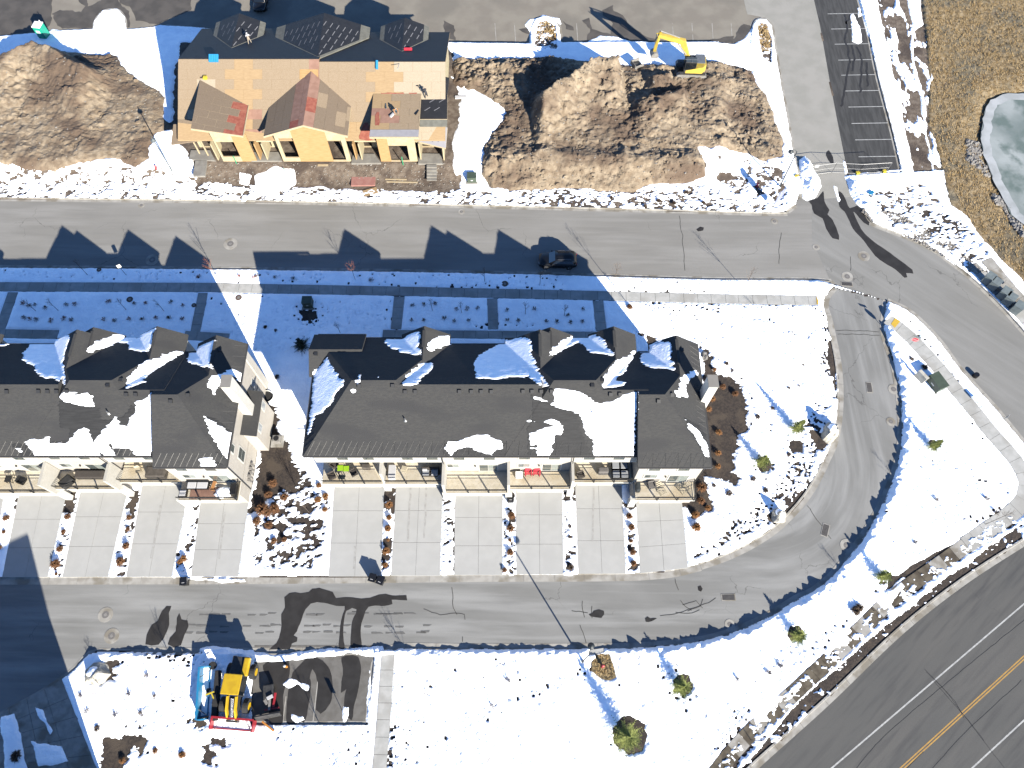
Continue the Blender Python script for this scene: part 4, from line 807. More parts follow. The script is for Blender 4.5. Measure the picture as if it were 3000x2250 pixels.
for b in bodies:
    m=MB(); e=b['e']
    if b['k']=='hip':
        x0,x1,y0,y1=b['x0'],b['x1'],b['y0'],b['y1']; hw=(y1-y0)/2; ym=(y0+y1)/2; zr=e+b['t']*hw; rw=x0+((zr-e)/TG if b['w'] else 0); re=x1-((zr-e)/TG if b['ee'] else 0)
        vs=[(x0,y0,e),(x1,y0,e),(x1,y1,e),(x0,y1,e),(rw,ym,zr),(re,ym,zr),(x0,y0,e-TK),(x1,y0,e-TK),(x1,y1,e-TK),(x0,y1,e-TK)]
        fs=[(0,1,5,4),(2,3,4,5),(1,2,5),(3,0,4),(6,9,8,7),(0,6,7,1),(1,7,8,2),(2,8,9,3),(3,9,6,0)]
    elif b['k']=='gn':
        xc,w_,yb,yf=b['xc'],b['w'],b['yb'],b['yf']; zr=e+TG*w_; vs=[];
        for y in (yb,yf): vs+=[(xc-w_,y,e),(xc,y,zr),(xc+w_,y,e),(xc+w_,y,e-TK),(xc,y,zr-TK),(xc-w_,y,e-TK)]
        fs=[(0,1,7,6),(1,2,8,7),(2,3,9,8),(3,4,10,9),(4,5,11,10),(5,0,6,11),(6,7,10,11),(7,8,9,10)]
    else:
        yc,w_,xa,xb=b['yc'],b['w'],b['xa'],b['xb']; zr=e+b['t']*w_; vs=[]
        for x in (xa,xb): vs+=[(x,yc-w_,e),(x,yc,zr),(x,yc+w_,e),(x,yc+w_,e-TK),(x,yc,zr-TK),(x,yc-w_,e-TK)]
        fs=[(6,7,1,0),(7,8,2,1),(8,9,3,2),(9,10,4,3),(10,11,5,4),(11,6,0,5),(1,4,5,0),(2,3,4,1),(7,10,11,6),(8,9,10,7)]
    m.add(vs,fs); P(m,'roof','shingle')
# ridge caps
for b in bodies:
    if b['k']=='gn': m=MB(); m.obox((b['xc'],(b['yb']+b['yf'])/2+1,b['e']+TG*b['w']+.01),(.3,b['yf']-b['yb']-3,.03)); P(m,'ridge_cap','shingle')
# walls
def wallbox(x0,y0,x1,y1,z0,z1,mt='siding',name='wall'): m=MB(); m.box(x0,y0,z0,x1,y1,z1); return P(m,name,mt)
UX=[-20.35,-13.6,-7.1,-.35,6.3,12.92,19.42]; DF=[24.1,24.1,23.1,23.52,24.26,22.3]; GF=[24.75,24.75,23.75,24.15,24.95,22.95]; UW=[25.6,25.6,25.6,25.65,25.62,24.42]; RW=[27.5,27.5,25.6,25.65,27.5,24.42]
mts=['siding','siding','siding','siding tan','siding','siding tan']
for i in range(6):
    x0,x1=UX[i]+.003,UX[i+1]-.003; yn=38.2 if i<5 else 36.5
    yn=37.4 if i in(2,) else yn
    wallbox(x0,UW[i],x1,yn,5.9,EV-.12,mts[i]); wallbox(x0,RW[i],x1,yn,3.0,5.897,mts[i]); wallbox(x0,GF[i],x1,yn,-.3,2.8,mts[i])
    # deck
    m=MB(); m.box(x0+.1,DF[i],2.8,x1-.12,RW[i]-.003,2.97); d=P(m,'balcony','trim')
    m=MB(); n=int((RW[i]-DF[i])/.14)
    for k in range(n): yy=DF[i]+.05+k*(RW[i]-DF[i]-.1)/n; m.box(x0+.12,yy,2.972,x1-.14,yy+.12,2.995)
    P(m,'decking','deck',d)
    # railing
    m=MB(); xa,xb=x0+.15,x1-.16; yf=DF[i]+.08
    m.obox(((xa+xb)/2,yf,4.02),(xb-xa,.07,.05)); m.obox(((xa+xb)/2,yf,3.85),(xb-xa,.04,.03)); m.obox(((xa+xb)/2,yf,3.12),(xb-xa,.04,.03))
    for k in range(int((xb-xa)/.12)): x=xa+.06+k*.12; m.obox((x,yf,3.48),(.022,.022,.74))
    if i==5:
        for zz in (4.02,3.85,3.12): m.obox((xb,(yf+UW[i])/2,zz),(.05,UW[i]-yf,.04))
        for k in range(int((UW[i]-yf)/.12)): m.obox((xb,yf+.06+k*.12,3.48),(.022,.022,.74))
    P(m,'railing','railing metal',d)
    for fx in (.36,.70)+((.985,) if i==5 else ()):
        m=MB(); m.obox((xa+(xb-xa)*fx,yf-.02,3.5),(.11,.11,1.08)); P(m,'post','metal black',d)
    # fin wall on the right
    if i<5:
        yf2=DF[i]+.0 if i!=1 else 23.1
        yf2=min(DF[i],DF[i+1]) if i in(1,2,3) else DF[i]+.2
        m=MB(); m.box(UX[i+1]-.14,yf2,2.6,UX[i+1]+.14,min(UW[i],UW[i+1])-.004,5.88 if i!=4 else 3.0); P(m,'party_wall','siding')
        m=MB(); m.box(UX[i+1]-.35,min(GF[i],GF[i+1])-.5,-.3,UX[i+1]+.35,min(GF[i],GF[i+1])-.006,2.6); P(m,'pier','trim')
    # garage door, deep under the balcony edge
    m=MB(); gx0,gx1=x0+.85,x1-.85; m.box(gx0,GF[i]-.05,0,gx1,GF[i]-.003,2.25); gd=P(m,'garage_door','trim')
    for k in range(4): m=MB(); m.box(gx0+.04,GF[i]-.075,.04+k*.56,gx1-.04,GF[i]-.052,.52+k*.56); P(m,'panel','siding',gd)
    # windows and doors
    def win(xc,zc,w_,h_,y,slide=False,name='window',glass='glass',pan=1):
        m=MB(); f=.11
        m.box(xc-w_/2-f,y-.05,zc-h_/2-f,xc+w_/2+f,y-.003,zc-h_/2); m.box(xc-w_/2-f,y-.05,zc+h_/2,xc+w_/2+f,y-.003,zc+h_/2+f); m.box(xc-w_/2-f,y-.05,zc-h_/2+.002,xc-w_/2,y-.003,zc+h_/2-.002); m.box(xc+w_/2,y-.05,zc-h_/2+.002,xc+w_/2+f,y-.003,zc+h_/2-.002)
        wf=P(m,name,'trim')
        for q in range(pan):
            m=MB(); a=xc-w_/2+q*w_/pan; m.box(a+.03,y-.02,zc-h_/2+.02,a+w_/pan-.03,y-.006,zc+h_/2-.02); P(m,'pane','curtain glass' if (q==1 or glass!='glass') else 'glass',wf)
        return wf
    u=x1-x0
    for fx in ((.45,.85) if i in(0,1) else (.25,.72)): win(x0+u*fx*.98,7.25,1.15,1.3,UW[i])
    if i in (2,3): win(x0+u*(.13 if i==2 else .24),4.75,1.2,1.0,UW[i],pan=2); win(x0+u*(.68),4.05,1.9,2.0,UW[i],name='sliding_door',pan=2)
    elif i==5: win(x0+u*.24,4.8,1.3,1.0,UW[i],pan=2); win(x0+u*.70,4.05,2.0,2.0,UW[i],name='sliding_door',pan=2)
    else: win(x0+u*.55,4.05,1.8,2.0,RW[i],name='sliding_door',pan=2)
    m=MB(); m.blob((x0+u*.48,RW[i]-.12,4.9),(.1,.1,.16),8,4,0,full=True); P(m,'wall_lamp','vent metal')
# recess ceilings are the floors above; soffit trim line
for i in (0,1,4): m=MB(); m.box(UX[i]+.01,UW[i]-.03,5.86,UX[i+1]-.01,UW[i]-.004,6.1); P(m,'trim_board','trim')
# north gable walls
for b in bodies:
    if b['k']=='gn':
        m=MB(); xc,w_,yf=b['xc'],b['w']-.25,b['yf']-.35; e=b['e']-TK; yb=36.6 if b['xc']>15 else 37.4
        m.add([(xc-w_,yf,-.3),(xc+w_,yf,-.3),(xc+w_,yf,e),(xc,yf,e+TG*w_),(xc-w_,yf,e),(xc-w_,yb,-.3),(xc+w_,yb,-.3),(xc+w_,yb,e),(xc,yb,e+TG*w_),(xc-w_,yb,e)],[(0,4,3,2,1),(5,6,7,8,9),(0,1,6,5),(1,2,7,6),(4,0,5,9)]); P(m,'wall','siding')
m=MB(); m.box(-20.9,34.3,-.3,-20.36,38.7,EV-.2); P(m,'wall','siding')
# east bump-out with its little roof, chimney chase, side windows
m=MB(); m.box(19.43,29.0,-.3,20.75,33.6,5.3); P(m,'wall','siding tan')
m=MB(); m.add([(19.43,28.7,5.75),(21.0,28.7,5.28),(21.0,33.9,5.28),(19.43,33.9,5.75),(19.43,28.7,5.6),(21.0,28.7,5.13),(21.0,33.9,5.13),(19.43,33.9,5.6)],[(0,1,2,3),(7,6,5,4),(0,4,5,1),(1,5,6,2),(2,6,7,3)]); P(m,'porch_roof','shingle')
m=MB(); m.box(19.434,31.0,5.4,20.35,32.25,12.75); ch=P(m,'chimney','trim'); m=MB(); m.box(19.38,30.94,12.753,20.41,32.31,12.85); P(m,'chimney_cap','cap taupe',ch)
def wine(yc,zc,w_,h_,x,pan=1):
    m=MB(); f=.1
    m.box(x+.003,yc-w_/2-f,zc-h_/2-f,x+.05,yc+w_/2+f,zc+h_/2+f); wf=P(m,'window','trim')
    for q in range(pan): m=MB(); z=zc-h_/2+q*h_/pan; m.box(x+.051,yc-w_/2+.02,z+.03,x+.06,yc+w_/2-.02,z+h_/pan-.03); P(m,'pane','glass',wf)
wine(26.6,7.3,.8,1.1,19.42); wine(26.9,4.5,1.2,1.8,19.42,2); wine(30.2,3.9,.8,1.1,20.75); wine(32.8,3.9,.8,1.1,20.75); wine(35.3,4.4,.8,1.1,19.42)
# meters low on the east wall
m=MB()
for k,(y,z) in enumerate(((24.9,1.0),(25.3,1.2),(25.8,.9),(26.2,1.1),(26.7,1.0))): m.box(19.43,y,z,19.68,y+.3,z+.6); m.tube((19.6,y+.15,0),(19.6,y+.15,z),.03)
P(m,'meter_bank','steel')
# gutters, heat cable, downpipes
m=MB()
for x0,x1,y in ((-20.9,12.5,25.17),(12.5,19.83,24.0)): m.box(x0,y-.12,EV-.14,x1,y-.005,EV-.02)
m.box(19.835,24.,EV-.14,19.94,37.9,EV-.02); m.box(-21.02,25.2,EV-.14,-20.905,34.,EV-.02)
for x0,x1,y in ((-20.9,-15.7,39.),(-15.7,-11.9,38.6),(-6.6,-.8,37.85),(13.4,14.5,36.9)): m.box(x0,y+.005,EV-.14,x1,y+.1,EV-.02)
P(m,'gutter','gutter')
for x,y in ((-7.1,25.4),(6.3,25.45),(19.5,24.42)): m=MB(); m.tube((x,y-.05,EV-.2),(x,y-.05,6.0 if x<19 else .1),.05,n=6); P(m,'downpipe','vent metal')
m=MB()
def zig(p0,p1,dy,rf):
    n=int(abs(p1-p0)/.62)
    for k in range(n):
        a=p0+(p1-p0)*k/n; b=p0+(p1-p0)*(k+.5)/n; c=p0+(p1-p0)*(k+1)/n; m.tube(rf(a,0),rf(b,dy),.012,n=4,cap=False); 
        if k%2: m.tube(rf(b,dy),rf(c,0),.012,n=4,cap=False)
zig(-20.5,12.4,1.3,lambda x,d:(x+d*.35,25.2+d,EV+.03+d*TP)); zig(12.7,19.6,1.2,lambda x,d:(x+d*.3,24.05+d,EV+.03+d*TP)); zig(25,37.6,1.,lambda y,d:(19.8-d,y,EV+.03+d*TG)); zig(26,33.8,1.1,lambda y,d:(-20.87+d,y+d*.3,EV+.03+d*TG))
P(m,'heat_cable','metal black')
# box vents and pipes
def roofpt(px,py,dx=0.):
    z=11.
    for _ in range(7): p=at(px,py,z); zz=float(roofz_rel(p.x-dx,p.y)); z=zz if zz>0 else z
    return at(px,py,z)
for (x,y,ox,oy,k) in [(a,b,880,940,3.568) for a,b in ((165,350),(617,683),(967,683),(1098,747),(1203,745),(1665,745),(1789,745),(1892,745),(1997,745))]+[(a,b,1460,940,3.16) for a,b in ((230,658),(313,658),(397,658),(493,656),(872,600),(1040,685),(1127,685),(1483,748),(963,550),(1608,690),(1697,270))]:
    p=roofpt(ox+x/k,oy+y/k); m=MB(); sl=math.atan(TP) if p.y<31.4 else 0; m.obox((p.x,p.y,p.z+.09),(.36,.36,.2),rx=sl); P(m,'roof_vent','vent metal')
for (x,y) in ((880+1097/3.568,940+1040/3.568),(1460+868/3.16,940+855/3.16)):
    p=roofpt(x,y); m=MB(); m.tube((p.x,p.y,p.z-.1),(p.x,p.y,p.z+.45),.06,n=10); m.tube((p.x,p.y,p.z-.05),(p.x,p.y,p.z+.12),.2,.07,n=10); P(m,'vent_pipe','pipe metal')
# second row: the same design next door
TL_=copy_tree(TH_); TL_.location=(-48.2,YO,0); TL_['label']='left hand row of cream townhouses cut off by the left edge of the photo'
# snow left on the roofs
def roof_patch(polys,dx,name,mt,th=.08,amp=.24,kind='stuff'):
    V=[];Fq=[];n0=0;nn=0
    for pi_,poly in enumerate(polys):
        w=[roofpt(a,b,dx) for a,b in poly]; pl=[(p.x,p.y) for p in w]; pa=np.array(pl)
        xs_=np.arange(pa[:,0].min()-.3,pa[:,0].max()+.3,.085); ys_=np.arange(pa[:,1].min()-.3,pa[:,1].max()+.3,.085); X,Y=np.meshgrid(xs_,ys_)
        s=sdf(pl,X,Y,1.)+amp*fbm(X*.6,Y*1.7,.7,3,pi_+80)+.17*fbm(X*.45,Y*4,.4,2,pi_+90); rz=roofz_rel(X-dx,Y)
        h=np.where(s>0,th*(1-np.exp(-s/.10)),s*.5) if th>.03 else np.where(s>0,th,s*.5)
        if th>.03: h=h+np.where(s>.15,.012*fbm(X,Y,.5,3,5),0)
        Z=rz+h; hi=np.maximum(np.maximum(h[:-1,:-1],h[1:,1:]),np.maximum(h[1:,:-1],h[:-1,1:])); lo=np.minimum(np.minimum(rz[:-1,:-1],rz[1:,1:]),np.minimum(rz[1:,:-1],rz[:-1,1:])); mx=np.maximum(np.maximum(rz[:-1,:-1],rz[1:,1:]),np.maximum(rz[1:,:-1],rz[:-1,1:]))
        K=(hi>-.01)&(lo>0)&(mx-lo<.28); iy,ix=np.nonzero(K); nx=len(xs_); a=iy*nx+ix; f=np.stack([a,a+1,a+1+nx,a+nx],1)+n0; V.append(np.stack([X.ravel(),Y.ravel(),Z.ravel()],1)); Fq.append(f); n0+=X.size
    V=np.concatenate(V);Fq=np.concatenate(Fq); u=np.unique(Fq); rm=np.full(len(V),-1,np.int64); rm[u]=np.arange(len(u)); Fq=rm[Fq];V=V[u]
    me=bpy.data.meshes.new(name); me.vertices.add(len(V)); me.vertices.foreach_set('co',V.astype(np.float32).ravel()); me.loops.add(Fq.size); me.loops.foreach_set('vertex_index',Fq.astype(np.int32).ravel()); me.polygons.add(len(Fq)); me.polygons.foreach_set('loop_start',np.arange(0,Fq.size,4,dtype=np.int32)); me.polygons.foreach_set('loop_total',np.full(len(Fq),4,np.int32)); me.materials.append(MT[mt]); me.polygons.foreach_set('use_smooth',np.ones(len(Fq),bool)); me.update(calc_edges=True)
    o=bpy.data.objects.new(name,me); COL.objects.link(o); o['kind']=kind; return o
c1=lambda L:q8(L,880,940,3.568); c2=lambda L:q8(L,1460,940,3.16); r31=lambda L:q8(L,0,1100,2.764); c3=lambda L:q8(L,0,940,5.53); c4=lambda L:q8(L,380,940,2.765)
def dot(x,y,r): return [(x+r*math.cos(a),y+r*1.5*math.sin(a)) for a in (0,.8,1.6,2.4,3.2,4,4.8,5.6)]
MS=[c1([(900,190),(1080,185),(1160,120),(1240,105),(1250,180),(1230,260),(1250,330),(1265,355),(1230,355),(1100,330),(970,295),(920,265),(890,230)]),c1([(1340,250),(1370,190),(1480,150),(1550,155),(1590,240),(1520,275),(1430,290),(1350,308),(1335,290)]),
 c1([(1060,685),(1065,650),(1110,600),(1100,590),(1200,490),(1290,440),(1370,435),(1390,490),(1320,550),(1270,610),(1240,650),(1150,675)]),
 [(1387,1066),(1404,1041),(1452,1010),(1479,997),(1536,986),(1555,1000),(1558,1035),(1564,1060),(1574,1076),(1587,1098),(1599,1117),(1604,1131),(1587,1124),(1555,1112),(1551,1104),(1523,1104),(1491,1104),(1460,1112),(1440,1112),(1400,1107),(1391,1105),(1394,1090)],
 c1([(105,545),(190,480),(285,375),(300,430),(350,520),(400,590),(450,610),(455,680),(380,740),(330,860),(230,960),(160,990),(100,1150),(80,1180),(100,1000),(120,800),(140,600)]),c1(dot(620,585,14)),c1(dot(815,583,12)),c1(dot(550,725,14)),c1(dot(600,645,14)),
 c1([(1510,1330),(1550,1270),(1650,1270),(1700,1225),(1800,1208),(2000,1210),(2090,1240),(2125,1290),(2110,1335),(2050,1330),(2000,1340),(1800,1330),(1650,1330),(1560,1345)]),
 c2([(455,345),(480,290),(560,200),(640,150),(680,135),(830,155),(900,130),(960,150),(1000,200),(1030,270),(1060,320),(980,300),(880,300),(820,275),(800,220),(740,200),(680,215),(600,260),(520,310)]),
 c2([(960,590),(980,520),(1030,450),(1100,360),(1200,320),(1265,275),(1240,370),(1180,450),(1100,530),(1080,555),(1170,570),(1160,595),(1100,610),(1000,628),(965,620)]),
 c2([(1395,225),(1500,190),(1590,200),(1620,250),(1580,300),(1600,370),(1640,455),(1560,445),(1420,430),(1340,400),(1310,350),(1330,310),(1395,280)]),
 c2([(1645,660),(1670,640),(1690,520),(1760,480),(1800,450),(1830,440),(1850,470),(1830,510),(1790,530),(1750,570),(1740,620),(1755,710),(1690,700),(1650,700)]),
 c2([(500,680),(530,640),(560,630),(640,640),(760,680),(850,710),(890,745),(960,765),(1050,745),(1150,700),(1250,660),(1283,680),(1283,1240),(1120,1240),(1100,1200),(1020,1215),(960,1200),(905,1190),(870,1110),(820,1060),(790,970),(760,900),(750,850),(680,840),(640,840),(580,820),(540,790),(480,765),(550,740)]),
 c2([(275,1040),(350,1025),(430,990),(520,965),(440,945),(400,935),(450,915),(490,905),(560,930),(590,980),(580,1050),(520,1055),(510,1110),(490,1190),(430,1200),(390,1195),(350,1165),(300,1175),(285,1120)]),c2([(275,930),(330,922),(370,935),(330,947)]),c2([(310,700),(350,698),(450,745),(400,748),(350,722)]),
 c2([(1725,910),(1790,950),(1860,1020),(1930,1140),(1945,1255),(1920,1240),(1850,1120),(1770,1000)])]
LSN=[r31([(490,175),(530,145),(700,150),(750,180),(760,240),(700,245),(600,225),(520,205)]),r31([(190,600),(200,540),(260,515),(390,510),(400,550),(530,550),(560,515),(620,460),(680,420),(720,450),(745,520),(735,600),(640,620),(600,595),(400,600),(300,600),(200,615)]),
 r31([(1233,135),(1233,640),(1060,640),(1060,590),(910,590),(890,560),(850,610),(790,620),(760,580),(760,540),(800,480),(850,420),(930,340),(990,370),(960,400),(1040,420),(1050,350),(1090,290),(1110,210),(1180,170)]),
 r31([(1655,330),(1700,355),(1760,390),(1840,420),(1850,520),(1850,650),(1830,675),(1790,640),(1730,520)]),r31([(1565,710),(1610,685),(1700,665),(1750,680),(1680,705),(1580,718)]),r31([(90,605),(110,585),(150,580),(130,605)]),
 c3([(490,370),(820,350),(870,290),(1080,225),(1120,260),(1090,400),(1040,550),(1030,700),(1050,850),(1070,920),(1055,1040),(900,960),(850,930),(750,920),(690,890),(550,810),(560,740),(430,690),(370,620),(380,520)]),c3([(-60,350),(130,365),(60,420),(-60,425)]),
 c3([(1430,515),(1420,440),(1700,270),(1900,225),(2212,245),(2212,475),(2100,430),(2050,360),(1900,345),(1800,400),(1600,470)]),c4([(0,120),(130,90),(210,60),(180,120),(175,200),(150,255),(70,240),(0,225)]),
 c4([(-20,540),(-22,480),(30,400),(150,320),(280,280),(380,250),(440,230),(380,290),(280,350),(180,420),(100,480),(130,490),(50,520)]),c4([(470,270),(560,210),(640,170),(700,150),(680,200),(660,280),(650,340),(670,390),(560,360),(470,340)]),
 c4([(620,510),(680,440),(740,430),(830,380),(900,370),(910,400),(890,430),(820,440),(750,500),(710,530),(690,600),(680,610),(660,560),(630,540)])]
roof_patch(MS,0,'roof_snow','roof snow'); roof_patch(LSN,-48.2,'roof_snow','roof snow')
mat('shingle wet',(.020,.020,.021),(.034,.034,.035),2.2,.8,.6,14,st=(.35,2.5,2.5),dist=.03)
roof_patch([c2([(300,690),(480,770),(560,830),(650,820),(740,850),(770,1000),(880,1190),(1100,1235),(280,1235),(265,1000),(320,900)]),c1([(1500,1300),(1560,1250),(2100,1230),(2150,1300),(2140,1370),(1500,1380)]),c2([(1725,900),(1850,960),(1930,1050),(1950,1250),(1880,1200),(1780,1020)])],0,'wet_shingles','shingle wet',.012,.1)
roof_patch([r31([(480,200),(520,215),(760,240),(820,270),(830,360),(1000,330),(1060,240),(1100,250),(1060,440),(880,630),(80,630),(100,560),(560,520),(560,440),(480,420)]),r31([(1650,320),(1780,370),(1860,410),(1870,560),(1800,600)]),r31([(1550,720),(1700,660),(1770,690),(1760,735),(1560,735)])],-48.2,'wet_shingles','shingle wet',.012,.1)
# the neighbour whose shadow falls across the lower left
ub=thing('apartment_block','cream block beyond the lower left corner that throws the long shadow over the lane','building',(-37.0,-5.2,0),math.atan2(-1.1,-2.1)+math.pi)
m=MB(); m.box(-34,-15,-.5,-.6,-.5,13.0); m.build('wall','siding',ub)
m=MB(); m.add([(-34.5,-15.5,13.1),(0,-15.5,13.1),(0,0,13.1),(-34.5,0,13.1),(-27,-7.7,15.5),(-7.5,-7.7,15.5),(-34.5,-15.5,12.9),(0,-15.5,12.9),(0,0,12.9),(-34.5,0,12.9)],[(0,1,5,4),(2,3,4,5),(1,2,5),(3,0,4),(6,9,8,7),(0,6,7,1),(1,7,8,2),(2,8,9,3),(3,9,6,0)]); m.build('roof','shingle',ub)
for k in range(5):
    for z in (1.5,4.6,7.7,10.2): 
        m=MB(); m.box(-30+k*6,-.498,z,-28.2+k*6,-.44,z+1.4); wf=m.build('window','trim',ub); m=MB(); m.box(-29.9+k*6,-.438,z+.1,-28.3+k*6,-.42,z+1.3); m.build('pane','glass',wf)
# ================================================================ HOUSE UNDER CONSTRUCTION
PS=lambda y: 9.-.45*(79.9-y)
HS=thing('unfinished_house','half built house with bare board roof and black membrane beyond the main street','house',(-26,80,1.2))
def Hb(m,name,mt,par=None,**k):
    o=m.build(name,mt,par or HS,**k); o.data.transform(Matrix.Translation((26,-80,-1.2))); return o
def on(px,py,f,z=6.):
    for _ in range(40): p=at(px,py,z); z=.5*z+.5*f(p.y)
    return at(px,py,z)
def slab3(m,pts,th=.12):
    n=len(pts); m.add([tuple(p) for p in pts]+[(p[0],p[1],p[2]-th) for p in pts],[tuple(range(n))]+[tuple(range(2*n-1,n-1,-1))]+[(i,n+i,n+(i+1)%n,(i+1)%n) for i in range(n)])
def clip(poly,a,b):
    out=[]
    for i in range(len(poly)):
        p,q=poly[i],poly[(i+1)%len(poly)]; s=lambda r:(b[0]-a[0])*(r[1]-a[1])-(b[1]-a[1])*(r[0]-a[0]); u,v=s(p),s(q)
        if u>=0: out.append(p)
        if (u>=0)!=(v>=0): t=u/(u-v); out.append((p[0]+(q[0]-p[0])*t,p[1]+(q[1]-p[1])*t))
    return out
def panels(par,poly,zf,mtf,rows_y=True,pw=2.44,ph=1.2,lift=.02,ang=0.,seed=0):
    """sheathing boards laid in staggered rows over a convex outline (CCW) on the slope zf(x,y)"""
    a=sum(poly[i][0]*poly[(i+1)%len(poly)][1]-poly[(i+1)%len(poly)][0]*poly[i][1] for i in range(len(poly)))
    if a<0: poly=poly[::-1]
    ca,sa=math.cos(ang),math.sin(ang); inv=[(x*ca+y*sa,-x*sa+y*ca) for x,y in poly]; x0=min(p[0] for p in inv);x1=max(p[0] for p in inv);y0=min(p[1] for p in inv);y1=max(p[1] for p in inv); j=0; y=y1
    while y>y0:
        x=x0-(pw/2 if j%2 else 0)
        while x<x1:
            r=[(x+.012,y-ph+.012),(x+pw-.012,y-ph+.012),(x+pw-.012,y-.012),(x+.012,y-.012)]
            for i in range(len(inv)): 
                r=clip(r,inv[i],inv[(i+1)%len(inv)]) 
                if len(r)<3: break
            if len(r)>=3:
                w=[(u*ca-v*sa,u*sa+v*ca) for u,v in r]; ar=abs(sum(w[i][0]*w[(i+1)%len(w)][1]-w[(i+1)%len(w)][0]*w[i][1] for i in range(len(w))))/2
                if ar>.04:
                    m=MB(); l=lift+random.uniform(0,.006); slab3(m,[(u,v,zf(u,v)+l) for u,v in w],.018); cx=sum(u for u,_ in w)/len(w); cy=sum(v for _,v in w)/len(w); Hb(m,'sheathing_board',mtf(cx,cy,j),par)
            x+=pw
        y-=ph; j+=1
LX0,LX1,RX1=-43.6,-25.2,-8.7
f=PS; RY=79.9
pR=on(1200,181,PS); RYR=pR.y; RZR=PS(RYR)
# base solids of the two roof blocks
def gable_solid(x0,x1,ys,yr,yn,zs,zr,zn,par,name,mt,th=.15):
    m=MB(); m.add([(x0,ys,zs),(x1,ys,zs),(x1,yr,zr),(x0,yr,zr),(x0,yn,zn),(x1,yn,zn)]+[(x0,ys,zs-th),(x1,ys,zs-th),(x1,yr,zr-th),(x0,yr,zr-th),(x0,yn,zn-th),(x1,yn,zn-th)],[(0,1,2,3),(3,2,5,4),(7,6,9,8),(8,9,10,11),(0,6,7,1),(4,5,11,10),(0,3,9,6),(3,4,10,9),(1,7,8,2),(2,8,11,5)]); return Hb(m,name,mt,par)
YE=70.2
roofL=gable_solid(LX0,LX1,YE,RY,89.9,PS(YE),9.,9-.36*(89.9-RY),HS,'roof','plywood tan'); roofR=gable_solid(LX1+.003,RX1,YE,RYR,89.2,PS(YE)-.003,RZR,RZR-.36*(89.2-RYR),HS,'roof','plywood tan')
w0=at(505,356,PS(72.4)); 
def mcol(x,y,j):
    r=random.random()
    if -36.8<x<-32.9: return 'plywood tan' if y>73.4 else ('ply rose' if r<.6 else 'plywood tan')
    if -27.7<x<-24.6 and y>76: return 'ply rose' if r<.5 else 'plywood'
    if x<-24 : return 'osb aged' if y<73 else ('osb' if r<.93 else 'osb pale')
    if -18.6<x<-14.2 and y>74.2: return 'plywood tan'
    return 'osb pale' if x>-14.3 else ('osb' if y>72.5 else 'plywood tan')
panels(roofL,[(LX0+.0,72.35),(-39.5,72.35),(-39.5,YE+.03),(LX1,YE+.03),(LX1,RY-.02),(LX0+.9,RY-.02)] if False else [(LX0,72.3),(LX1,YE+.03),(LX1,RY-.02),(LX0,RY-.02)],lambda x,y:PS(y),mcol)
panels(roofR,[(LX1+.02,YE+.03),(RX1-2.2,YE+.03),(RX1,73.5),(RX1,RYR-.02),(LX1+.02,RYR-.02)],lambda x,y:PS(y),mcol)
# black membrane on the north slopes, with its printed marks
def memb(par,poly,zf,mt='underlay',lift=.02,name='roof_membrane',marks=None):
    m=MB(); slab3(m,[(x,y,zf(x,y)+lift) for x,y in poly],.016); o=Hb(m,name,mt,par)
    if marks:
        dx,dy,L,sx,sy,mm=marks; m=MB(); X=[p[0] for p in poly];Y=[p[1] for p in poly]; a=sum(poly[i][0]*poly[(i+1)%len(poly)][1]-poly[(i+1)%len(poly)][0]*poly[i][1] for i in range(len(poly))); y=min(Y); r=0
        while y<max(Y):
            x=min(X)+(sx/2 if r%2 else 0)
            while x<max(X):
                e=(x+dx*L,y+dy*L)
                if all(float(sdf(poly,np.array([q[0]]),np.array([q[1]]))[0])>.12 for q in ((x,y),e)): 
                    nx,ny=-dy*.045,dx*.045; m.add([(a_,b_,zf(a_,b_)+lift+.008) for a_,b_ in ((x-nx,y-ny),(e[0]-nx,e[1]-ny),(e[0]+nx,e[1]+ny),(x+nx,y+ny))],[(0,1,2,3)])
                x+=sx
            y+=sy; r+=1
        if m.v: Hb(m,'printed_marks',mm,o,kind='stuff')
    return o
zNL=lambda x,y:9-.36*(y-RY); zNR=lambda x,y:RZR-.36*(y-RYR)
memb(roofL,[(LX0,RY+.05),(LX1,RY+.05),(LX1,89.88),(LX0,89.88)],zNL); memb(roofR,[(LX1+.02,RYR+.05),(RX1,RYR+.05),(RX1,89.15),(LX1+.02,89.15)],zNR)
